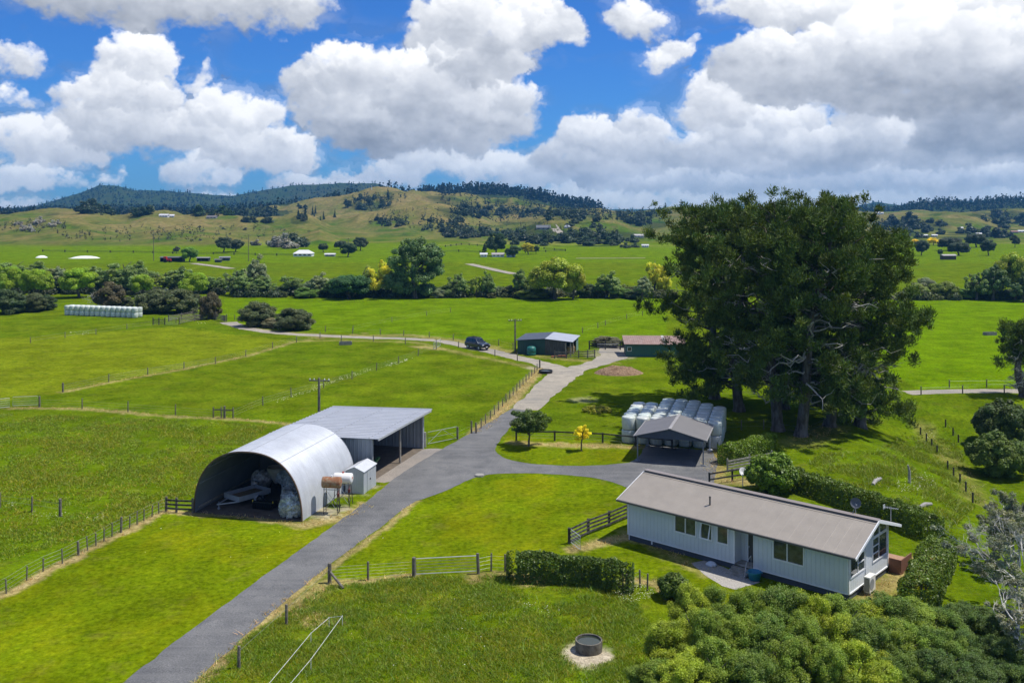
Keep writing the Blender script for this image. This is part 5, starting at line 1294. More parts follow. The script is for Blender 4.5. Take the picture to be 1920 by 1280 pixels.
rs = empty('rusty_shed', 'low green shed with a rust-red iron roof beside the pines', 'shed', (18.3, 155, 0), R(-3))
mb = MB(); mb.bbox((.1, 0, 0), (9.5, .08, 1.95)); mb.bbox((.1, 4.9, 0), (9.5, 4.98, 2.4)); mb.build('wall', ribbed('shed_green', (.035, .115, .10), .3, 0, .6), rs)
mb = MB(); mb.bbox((.1, .081, 0), (.18, 4.899, 1.95)); mb.bbox((9.42, .081, 0), (9.5, 4.899, 1.95)); mb.build('side_wall', grn_y, rs)
mb = MB(); quadbox(mb, [(-.2, -.3, 2.02), (9.8, -.3, 2.02), (9.8, 5.2, 2.72), (-.2, 5.2, 2.72)], .06); mb.build('roof', ribbed('rust_roof', (.25, .165, .135), .35, 0, .8, .05, .02, .6, .2, (.33, .27, .24)), rs)
mb = MB(); mb.add([(6.2, -.32, 2.10), (6.6, -.32, 2.10), (6.6, 5.2, 2.80), (6.2, 5.2, 2.80)], [(0, 1, 2, 3)]); mb.build('light_sheet', mat('clear_sheet', (.5, .45, .42), .4), rs)
mb = MB(); mb.bbox((.3, -.03, .9), (1.0, -.005, 1.6)); w0 = mb.build('window', white_p, rs); mb = MB(); mb.bbox((.36, -.05, .96), (.94, -.031, 1.54)); mb.build('pane', glass, w0)
for px, lab in ((1395, 'red shed half hidden behind the pine trunks'),):
    q = at(px, 688); s_ = empty('red_shed', lab, 'shed', q, R(-6))
    mb = MB(); mb.bbox((-2, 0, 0), (2.6, 3, 2.1)); mb.build('wall', ribbed('red_iron', (.22, .03, .025), .3, 0, .6), s_)
    mb = MB(); quadbox(mb, [(-2.2, -.3, 2.12), (2.8, -.3, 2.12), (2.8, 3.3, 2.5), (-2.2, 3.3, 2.5)], .05); mb.build('roof', lroof, s_)

# ------------------------------------------------------------------ four-wheel drive
car = empty('parked_car', 'dark blue-grey four-wheel drive on the gravel track', 'car', (-5.9, 163.6, .018), math.atan2(-.72, .62))
cpaint, nt, out = new_mat('car_paint')
b = N(nt, 'ShaderNodeBsdfPrincipled'); nt.links.new(b.outputs[0], out.inputs[0]); b.inputs['Base Color'].default_value = (.040, .052, .075, 1); b.inputs['Metallic'].default_value = .4; b.inputs['Roughness'].default_value = .28; b.inputs['Coat Weight'].default_value = .6
# local x = forward
def loft(mb, secs):
    """secs: list of (x, [(y,z)...])"""
    k = len(secs[0][1]); vs = [(x, y, z) for x, pr in secs for y, z in pr]; fs = []
    for i in range(len(secs)-1):
        for j in range(k):
            j2 = (j+1) % k; fs.append((i*k+j, (i+1)*k+j, (i+1)*k+j2, i*k+j2))
    fs += [tuple(range(k)), tuple(range((len(secs)-1)*k+k-1, (len(secs)-1)*k-1, -1))]
    mb.add(vs, fs)
def sec(hw_, z0, z1): return [(-hw_*.92, z0), (-hw_, z0+.2), (-hw_, z1-.16), (-hw_*.9, z1), (hw_*.9, z1), (hw_, z1-.16), (hw_, z0+.2), (hw_*.92, z0)]
mb = MB(); loft(mb, [(-2.42, sec(.84, .5, 1.05)), (-2.35, sec(.94, .42, 1.15)), (-1.2, sec(.97, .38, 1.17)), (.9, sec(.97, .38, 1.16)), (1.2, sec(.97, .38, 1.16)), (2.1, sec(.93, .40, 1.06)), (2.38, sec(.86, .48, .95)), (2.46, sec(.78, .52, .85))])
body = mb.build('body', cpaint, car, smooth=True, bevel=.02)
mb = MB(); loft(mb, [(-2.3, [(-.82, 1.1), (.82, 1.1), (.80, 1.2), (-.80, 1.2)]), (-2.1, [(-.84, 1.1), (.84, 1.1), (.72, 1.78), (-.72, 1.78)]), (-1.8, [(-.86, 1.1), (.86, 1.1), (.70, 1.88), (-.70, 1.88)]), (-.2, [(-.86, 1.1), (.86, 1.1), (.70, 1.91), (-.70, 1.91)]), (.35, [(-.86, 1.1), (.86, 1.1), (.68, 1.86), (-.68, 1.86)]), (1.15, [(-.84, 1.1), (.84, 1.1), (.80, 1.18), (-.80, 1.18)])])
mb.build('cabin', cpaint, car, smooth=True, bevel=.02)
cg = glass_mat('car_glass', (.015, .02, .025))
mb = MB(); mb.add([(.42, -.64, 1.845), (.42, .64, 1.845), (1.12, .76, 1.235), (1.12, -.76, 1.235)], [(0, 3, 2, 1)]); mb.build('windscreen', cg, car)
for s_ in (-1, 1):
    mb = MB(); 
    for x0, x1 in ((-2.02, -1.15), (-1.05, -.2), (-.1, .62)):
        xt = x1-.28 if x1 > .5 else x1
        vs = [(x0, s_*.868, 1.2), (x1, s_*.868, 1.2), (xt, s_*.735, 1.76), (x0, s_*.735, 1.76)]; mb.add(vs, [(0, 1, 2, 3) if s_ < 0 else (3, 2, 1, 0)])
    mb.build('side_window', cg, car)
    mb = MB(); mb.box((2.36, s_*.66, .90), (.18, .36, .16)); mb.build('headlight', mat('lamp_glass', (.6, .62, .64), .15), car)
    mb = MB(); mb.box((.75, s_*1.04, 1.22), (.16, .22, .16)); mb.build('mirror', cpaint, car)
    for x in (-1.45, 1.5):
        mb = MB(); mb.lathe((x, s_*.86, .39), [(.24, -.12), (.36, -.13), (.39, -.08), (.39, .08), (.36, .13), (.24, .12), (.24, -.12)], 20, 'Y'); wh = mb.build('wheel', tyre, car)
        mb = MB(); mb.lathe((x, s_*.86, .39), [(0, s_*.10), (.12, s_*.12), (.24, s_*.09), (.24, -s_*.05)], 16, 'Y'); mb.build('rim', galv, wh)
mb = MB(); mb.box((2.45, 0, .86), (.06, .9, .22)); mb.build('grille', blk, car)
mb = MB(); mb.box((2.46, 0, .58), (.12, 1.5, .2)); mb.beam((2.55, -.5, .6), (2.55, -.5, 1.1), .06, .06); mb.beam((2.55, .5, .6), (2.55, .5, 1.1), .06, .06); mb.beam((2.55, -.55, 1.1), (2.55, .55, 1.1), .06, .06); mb.build('bull_bar', blk, car)
mb = MB(); mb.box((2.54, 0, .58), (.02, .42, .13)); mb.build('number_plate', white_p, car)
mb = MB(); mb.beam((-1.9, -.62, 1.97), (.2, -.62, 1.97), .05, .05); mb.beam((-1.9, .62, 1.97), (.2, .62, 1.97), .05, .05)
for x in (-1.7, -.8, .1): mb.beam((x, -.62, 1.93), (x, .62, 1.93), .05, .06)
mb.build('roof_rack', blk, car)

# ------------------------------------------------------------------ troughs, heap, small things
def trough(label, loc, r_, h, water=True, m=concrete):
    t = empty('water_trough', label, 'water trough', loc)
    mb = MB(); mb.lathe((0, 0, 0), [(r_, 0), (r_*1.02, h*.5), (r_*1.01, h), (r_*.90, h), (r_*.88, .1), (0, .1)], 36); mb.build('ring', m, t, smooth=False)
    if water:
        mb = MB(); mb.lathe((0, 0, h-.09), [(r_*.895, 0), (0, 0)], 36); mb.build('water', wm, t)
    return t
wm, nt, out = new_mat('trough_water')
b = N(nt, 'ShaderNodeBsdfPrincipled'); nt.links.new(b.outputs[0], out.inputs[0]); b.inputs['Base Color'].default_value = (.035, .045, .03, 1); b.inputs['Roughness'].default_value = .05
tcn = mat('trough_concrete', (.085, .075, .06), .9, 0, .3, 4, (.17, .155, .125), bump=.3)
tq = at(1104,1218); trough('round concrete trough full of water in the near paddock', tq, .73, .58, True, tcn)
trough('small dark round trough by the driveway fence', at(1023,699), 1.0, .42, True, blk)
for lab, px, py in (('grey oblong trough in the paddock beside the gravel track', 648, 646), ('oblong trough standing in the bright right-hand paddock', 1856, 628)):
    t = empty('water_trough', lab, 'water trough', at(px, py), .2)
    mb = MB(); mb.bbox((-1.1, -.55, 0), (1.1, -.45, .55)); mb.bbox((-1.1, .45, 0), (1.1, .55, .55)); mb.bbox((-1.1, -.45, 0), (-1, .45, .55)); mb.bbox((1, -.45, 0), (1.1, .45, .55)); mb.bbox((-1, -.45, 0), (1, .45, .1)); mb.build('basin', mat('trough_grey', (.22, .21, .19), .9), t)
    mb = MB(); mb.bbox((-1, -.45, .42), (1, .45, .44)); mb.build('water', wm, t)
lid = MB(); lid.lathe((0, 0, 0), [(.42, 0), (.42, .12), (.36, .16), (0, .18)], 20); o = lid.build('manhole_cover', pale_w if False else concrete, None, at(899,892)); tag(o, 'small round concrete cover at the curve of the driveway lawn', 'manhole cover')
gdq = at(1393,912); gl = empty('white_dish', 'round white dish on a short stand behind the house roof', 'dish', (gdq.x, gdq.y, 0))
mb = MB(); mb.lathe((0, 0, 0), [(0, .10), (.15, .085), (.30, .03), (.36, 0), (.36, -.02), (.28, -.01), (0, .06)], 20, 'Y'); dd = mb.build('reflector', white_p, gl, (0, 0, 1.3)); dd.rotation_euler = (R(-25), 0, R(20))
mb = MB(); mb.cyl((0, .05, 0), (0, .05, 1.25), .04, n=8); mb.build('stand', galv, gl)
def mound(name, lab, cat, loc, rx, ry, h, m, seed, amp=.35, n=5, rz=0.):
    import bmesh
    bm = bmesh.new(); bmesh.ops.create_grid(bm, x_segments=40, y_segments=40, size=1)
    for v in bm.verts:
        x, y = v.co.x, v.co.y; r2 = min(1, x*x+y*y); k = float(fbm(x*4+seed, y*4, seed, 4))
        z = max(0, (1-r2)**.8-.05)*(1-amp+2*amp*k); v.co = Vector((x*rx, y*ry, z*h-.02))
    me = bpy.data.meshes.new(name); bm.to_mesh(me); bm.free(); me.materials.append(m); me.polygons.foreach_set('use_smooth', [True]*len(me.polygons))
    return tag(link(name, me, None, loc, rz), lab, cat)
chipm = mat('wood_chip', (.26, .17, .10), .95, 0, .6, 5, (.13, .075, .04), bump=1., bscale=14, thr=(.5, .56))
mound('wood_heap', 'low heap of brown firewood and bark under the left pine branches', 'wood heap', at(1160,699), 3.6, 2.6, 1.0, chipm, 3)
# split logs scattered on the heap
mound('silage_mound', 'long white plastic-covered silage stack on the far left flat', 'silage stack', at(160,484), 7.2, 3.0, 1.2, white_p, 5, .1)
mound('silage_mound', 'small white plastic-covered silage stack left of the long one', 'silage stack', at(78,483), 2.8, 2.4, 1.1, white_p, 8, .1)

# ------------------------------------------------------------------ far houses and sheds
def far_house(lab, px, py, wpx, hpx, wall=(.6, .6, .58), roof=(.3, .3, .31), rz=0., depth=.6, hip=False, roofk=.5, name='farmhouse', cat='house', wins=3, open_front=False):
    q = at(px, py); D = q.y; W = wpx*D/F; Hh = max(hpx*D/F, 1.6); wh = Hh*(1-roofk); dp = W*depth
    h_ = empty(name, lab, cat, q, rz)
    wm_ = mat('wall_'+'%.2f_%.2f_%.2f' % wall, wall, .7, 0, .06); rm = mat('roof_'+'%.2f_%.2f_%.2f' % roof, roof, .6, 0, .08)
    mb = MB()
    if open_front:
        mb.bbox((-W/2, dp-.1, -1), (W/2, dp, wh)); mb.bbox((-W/2, 0, -1), (-W/2+.1, dp-.1, wh)); mb.bbox((W/2-.1, 0, -1), (W/2, dp-.1, wh))
    else: mb.bbox((-W/2, 0, -1), (W/2, dp, wh))
    mb.build('wall', wm_, h_)
    mb = MB(); e = .35; ix = W*.28 if hip else 0
    A_ = [(-W/2-e, -e, wh), (W/2+e, -e, wh), (W/2+e, dp+e, wh), (-W/2-e, dp+e, wh), (-W/2-e+ix, dp/2, Hh), (W/2+e-ix, dp/2, Hh)]
    mb.add(A_, [(0, 1, 5, 4), (2, 3, 4, 5), (1, 2, 5), (3, 0, 4), (3, 2, 1, 0)]); mb.build('roof', rm, h_)
    if not open_front:
        for k in range(wins):
            x = -W/2+W*(k+.5)/wins; mb = MB(); mb.bbox((x-W*.07, -.06, wh*.4), (x+W*.07, -.005, wh*.85)); mb.build('window', glass, h_)
    else:
        for k in range(4):
            mb = MB(); x = -W/2+.2+(W-.4)*k/3; mb.cyl((x, .1, -1), (x, .1, wh), .12, n=6); mb.build('post', dark_w, h_)
    return h_
far_house('white farmhouse with a pale hipped roof on the valley flat', 567, 481, 34, 12, (.72, .72, .71), (.62, .62, .63), 0, .7, True, .55, wins=4)
far_house('low pale-roofed garage right of the white farmhouse', 618, 481, 18, 5, (.35, .35, .34), (.55, .55, .56), 0, .6, False, .35, 'garage', 'garage', 2)
far_house('white homestead under the dark trees in mid valley', 934, 482, 22, 8, (.68, .68, .68), (.34, .31, .30), .1, .5, False, .4, wins=3)
far_house('small white cottage at the left of the dark homestead trees', 907, 482, 12, 8, (.70, .70, .70), (.55, .56, .58), 0, .6, False, .4, 'cottage', 'cottage', 2)
far_house('pale blue outbuilding right of the homestead', 958, 482, 16, 6, (.45, .55, .6), (.35, .36, .37), 0, .5, False, .4, 'outbuilding', 'outbuilding', 2)
far_house('long black open-fronted implement shed on the left flat', 321, 491, 42, 10, (.03, .032, .035), (.10, .105, .11), 0, .35, False, .2, 'implement_shed', 'shed', 0, True)
far_house('small open shed with a pale roof right of the bright tree', 380, 490, 22, 8, (.05, .05, .05), (.22, .22, .23), 0, .5, False, .2, 'implement_shed', 'shed', 0, True)
far_house('dark blue-grey hay barn farthest right of the left sheds', 421, 489, 18, 8, (.05, .065, .10), (.20, .21, .23), .2, .6, False, .25, 'hay_barn', 'barn', 1)
far_house('low dark calf shelter in front of the blue-grey barn', 408, 492, 11, 5, (.06, .075, .07), (.10, .11, .10), 0, .8, False, .3, 'calf_shelter', 'shelter', 1)
far_house('pair-roofed white house on the crest of the left hill', 306, 407, 16, 6, (.66, .66, .65), (.50, .50, .52), 0, .6, False, .5)
far_house('white gabled house beside the pair-roofed hill house', 320, 407, 12, 5, (.66, .66, .65), (.55, .55, .57), .3, .6, False, .5)
far_house('long house with a dark roof among trees on the left crest', 396, 410, 18, 6, (.45, .43, .41), (.14, .13, .13), 0, .5, False, .5)
far_house('grey-roofed house with a curving drive on the green knoll', 1019, 431, 26, 9, (.25, .25, .26), (.10, .11, .125), 0, .5, False, .55)
far_house('small grey house right of the knoll house', 1064, 428, 11, 6, (.45, .46, .47), (.28, .30, .33), 0, .6, True, .55)
far_house('pale house among bush at the right of the knolls', 1198, 445, 18, 6, (.55, .55, .54), (.42, .40, .39), 0, .5, False, .45)
far_house('white house half hidden near the pine edge', 1210, 464, 12, 6, (.66, .68, .70), (.5, .5, .52), 0, .5, False, .4)
far_house('blue-green roofed house on the skyline near the pines', 1240, 399, 8, 4, (.5, .55, .55), (.28, .40, .40), 0, .6, False, .5)
far_house('brown timber shed with a pale roof on the right flat', 1781, 487, 25, 10, (.075, .05, .04), (.36, .34, .33), .1, .5, False, .22, 'timber_shed', 'shed', 2)
for lab, px, py, w_, c in (('white roofed house left of the yellow tree on the right', 1735, 444, 9, .6), ('low white house right of the yellow tree', 1753, 444, 10, .45), ('small white house on the right hill slope', 1803, 430, 6, .62), ('white house below the right bush', 1836, 441, 10, .62), ('pair of white gables among the right trees', 1861, 441, 9, .62), ('white house at the far right edge', 1916, 436, 12, .6), ('reddish roofed house at the right edge', 1903, 437, 12, .2), ('long white roofed barn on the right skyline', 1650, 402, 14, .7)):
    far_house(lab, px, py, w_, 4.5, (c, c, c), (.55 if c > .3 else .25, .55 if c > .3 else .12, .56 if c > .3 else .1), 0, .5, False, .4, wins=2)
trq = at(314,492); tra = empty('red_tractor', 'tiny red tractor in front of the black implement shed', 'tractor', trq)
mb = MB(); mb.box((.4, 0, 1.1), (2.4, 1.0, .8)); mb.box((-.9, 0, 1.9), (1.3, 1.3, 1.4)); mb.build('body', mat('tractor_red', (.45, .02, .02), .4), tra, bevel=.1)
for x, r_ in ((-.9, .85), (1.3, .5)):
    for y in (-.8, .8): mb = MB(); mb.lathe((x, y, r_), [(r_*.5, -.2), (r_, -.18), (r_, .18), (r_*.5, .2)], 14, 'Y'); mb.build('wheel', tyre, tra)
# pale tracks in the valley
def far_ribbon(name, pts, w, m):
    P = [at(*q) for q in pts]; Q = []
    for a, b_ in zip(P[:-1], P[1:]): Q += [a.lerp(b_, k/6) for k in range(6)]
    Q.append(P[-1]); vs = []; fs = []
    for i, q in enumerate(Q):
        a = Q[max(i-1, 0)]; b_ = Q[min(i+1, len(Q)-1)]; d = (b_-a); d.z = 0; d.normalize(); nn = Vector((-d.y, d.x, 0))
        for s_ in (-1, 1):
            v = q+nn*s_*w/2; v.z = gz(v.x, v.y)+.12; vs.append(v)
    fs = [(2*i, 2*i+1, 2*i+3, 2*i+2) for i in range(len(Q)-1)]
    mb = MB(); mb.add(vs, fs); return tag(mb.build(name, m), kind='structure')
far_ribbon('valley_track', [(879,495),(905,501),(935,508),(965,514)], 4, grav)
far_ribbon('valley_track', [(362,494),(400,499),(434,504)], 4, grav)
far_ribbon('valley_track', [(1080,484.6),(1140,484.4),(1210,484)], 3, grav)
far_ribbon('valley_track', [(1036,422),(1042,428),(1047,434),(1052,438)], 6, grav)
far_ribbon('hill_cutting', [(1738,377),(1742,384),(1745,392)], 14, mat('clay_bank', (.42, .33, .2), .95))
# stump, logs on the slope
for lab, px, py, s_ in (('pale fallen log on the grassy slope behind the hedge', 1643, 905, 1.6), ('weathered stump in the weeds on the slope', 1735, 950, 1.0), ('grey upright branch stump on the slope', 1705, 905, 1.2)):
    q = at(px, py); mb = MB(); mb.tube([(-s_*.7, 0, .12), (0, .05, .2), (s_*.7, -.1, .15)], [.14, .18, .12], 8) if 'upright' not in lab else mb.tube([(0, 0, 0), (.05, 0, 1.0), (-.1, .1, 1.6)], [.14, .11, .07], 8)
    o = mb.build('log', deadw, None, q, rnd.random()); tag(o, lab, 'log')
# ------------------------------------------------------------------ trees
leaf_m = foliage_mat('leaves', .30, .5, .3); needle_m = foliage_mat('needles', .15, .6, .15); glossy_m = foliage_mat('glossy_leaves', .24, .45, .3)
def branch_mesh(mb, pts, r0, r1, n=6):
    k = len(pts); mb.tube(pts, [r0+(r1-r0)*i/(k-1) for i in range(k)], n, False)
def limb(a, b, sag=0., wob=.1, k=5, g=rnd):
    a = Vector(a); b = Vector(b); L = (b-a).length; out = []
    for i in range(k+1):
        t = i/k; p = a.lerp(b, t); p.z += sag*L*math.sin(pi*t)
        if 0 < i < k: p += Vector((g.uniform(-1, 1), g.uniform(-1, 1), g.uniform(-1, 1)))*wob*L*.3
        out.append(p)
    return out
KIDS = {}
class Species:
    """a few hand-shaped individuals of one kind; the first use of each moves it, later uses copy it"""
    def __init__(s, name, protos, cat='tree', gain=2.3): s.gain = gain; s.name = name; s.p = protos; s.used = [False]*len(protos); s.cat = cat
    def place(s, i, loc, scale, rz, color, label, group=None):
        i %= len(s.p); root = s.p[i]
        if not s.used[i]:
            s.used[i] = True; root.location = loc; root.rotation_euler = (0, 0, rz); root.scale = scale; o = root
        else: o = copy_tree(root, KIDS, loc, rz, scale)
        tag(o, label, s.cat, group)
        kids = KIDS.get(root) if o is root else None
        for ch in ([o]+(kids if kids else [c for c in LAST_KIDS(o)])):
            if ch.type == 'MESH' and not ch.name.startswith('trunk'): ch.color = (*[v*s.gain for v in color], 1)
        return o
_kidcache = {}
def LAST_KIDS(o): return [c for c in reversed(COL.objects[-4:]) if c.parent == o]
def proto(name, crown, trunk=None, mat_=None, single=False):
    V, T = crown
    if single: return np_mesh(name, V, 4, mat_ or leaf_m, T)
    r = link(name, None); r.empty_display_size = .3
    c = np_mesh('crown', V, 4, mat_ or leaf_m, T, r); KIDS[r] = [c]
    if trunk is not None: KIDS[r].append(trunk.build('trunk', bark, r, smooth=True))
    return r
def ball_blobs(cx, cy, z0, z1, w, n, rb, g, flat=.0, inner=.35):
    """sub-clumps over an egg-shaped crown"""
    out = []; cz = (z0+z1)/2; hz = (z1-z0)/2
    for k in range(n):
        d = g.normal(size=3); d /= np.linalg.norm(d)
        if d[2] < -.6: d[2] *= .5
        q = g.uniform(.62, .88) if g.random() > inner else g.uniform(.1, .6)
        r_ = rb*g.uniform(.7, 1.3)
        out.append((cx+d[0]*q*w/2, cy+d[1]*q*w/2, cz+d[2]*q*hz, r_, r_, r_*.85))
    return out
def round_tree(seed, kind):
    g = np.random.default_rng(seed); rr_ = random.Random(seed); tb = MB()
    if kind == 'round':
        bl = ball_blobs(0, 0, 1.0, 10, 9.4, 62, 1.25, g); leaf = .29; cov = 1.4
    elif kind == 'willow':
        bl = []
        for k in range(6):
            a = g.uniform(0, 2*pi); q = g.uniform(.6, 2.9); x, y = q*math.cos(a), q*math.sin(a); top = 10-q*1.2*g.uniform(.6, 1.6)
            bl += ball_blobs(x, y, .6, top, g.uniform(2.8, 4.4), 22, .62, g, inner=.2)
        leaf = .26; cov = 1.15
    elif kind == 'bush':
        bl = ball_blobs(0, 0, -2.0, 10, 10, 70, 1.3, g, inner=.25); leaf = .34; cov = 1.3
        bl = [b for b in bl if b[2] > 0]
    elif kind == 'poplar':
        bl = []
        for (x, y, z0, z1, w) in ((0, 0, 2.6, 10, 4.6), (2.0, .5, 3.6, 8.6, 4.0), (-2.1, -.3, 2.2, 8.8, 4.2), (2.6, -.6, 4.4, 7.8, 3.0), (-.6, .8, 5.5, 9.7, 4.0), (-2.6, .3, .8, 4.6, 3.0), (1.8, 0, .3, 2.2, 2.4), (-1.2, .4, .3, 3.6, 3.4), (.9, -.6, 2.0, 5.0, 3.6), (3.0, .2, 3.0, 6.0, 2.6)):
            bl += ball_blobs(x, y, z0, z1, w, 22, .62, g, inner=.2)
        leaf = .20; cov = .85
    elif kind == 'conifer':
        bl = []
        for k in range(60):
            t = g.random()**.8; a = g.uniform(0, 2*pi); q = (1-t)**.8*3.6*g.uniform(.4, 1); bl.append((q*math.cos(a), q*math.sin(a), .8+t*9, .9*(1.1-t*.6), .9*(1.1-t*.6), .5))
        leaf = .34; cov = 1.4
    crown = blob_leaves(bl, leaf, cov, g=g, var=.45, hue=.16)
    if kind == 'bush':
        for k in range(5):
            a = rr_.uniform(0, 6.3); branch_mesh(tb, limb((0, 0, -.3), (2.2*math.cos(a), 2.2*math.sin(a), 5), .05, .2, 4, rr_), .3, .08)
    else:
        branch_mesh(tb, limb((0, 0, -.4), (rr_.uniform(-.4, .4), rr_.uniform(-.4, .4), 7.5), 0, .12, 6, rr_), .42, .08, 8)
        for k in range(9):
            a = rr_.uniform(0, 6.3); z = rr_.uniform(1.5, 5.5); q = rr_.uniform(1.8, 3.2)
            branch_mesh(tb, limb((0, 0, z), (q*math.cos(a), q*math.sin(a), z+rr_.uniform(1, 3)), .06, .2, 4, rr_), .17, .04, 5)
    return proto({'round': 'leafy_tree', 'willow': 'willow_tree', 'bush': 'bush', 'poplar': 'poplar_tree', 'conifer': 'conifer_tree'}[kind], crown, tb)
SP = {'round': Species('leafy_tree', [round_tree(s, 'round') for s in (1, 2)]), 'willow': Species('willow_tree', [round_tree(s, 'willow') for s in (11, 12, 13, 14)], gain=3.0),
      'bush': Species('bush', [round_tree(s, 'bush') for s in (21, 22)], 'bush'), 'poplar': Species('poplar_tree', [round_tree(31, 'poplar')], gain=2.4), 'conifer': Species('conifer_tree', [round_tree(41, 'conifer')])}
LIME = (.128, .185, .010); WIL = (.075, .105, .030); GWIL = (.100, .118, .062); DARK = (.034, .052, .018); GOLD = (.235, .225, .016); MIDG = (.075, .125, .022); OLIVE = (.100, .125, .022); SCRUB = (.105, .10, .055); BROWNB = (.055, .066, .026); DGREEN = (.030, .070, .020); REDB = (.060, .052, .024); GREYB = (.19, .18, .155)
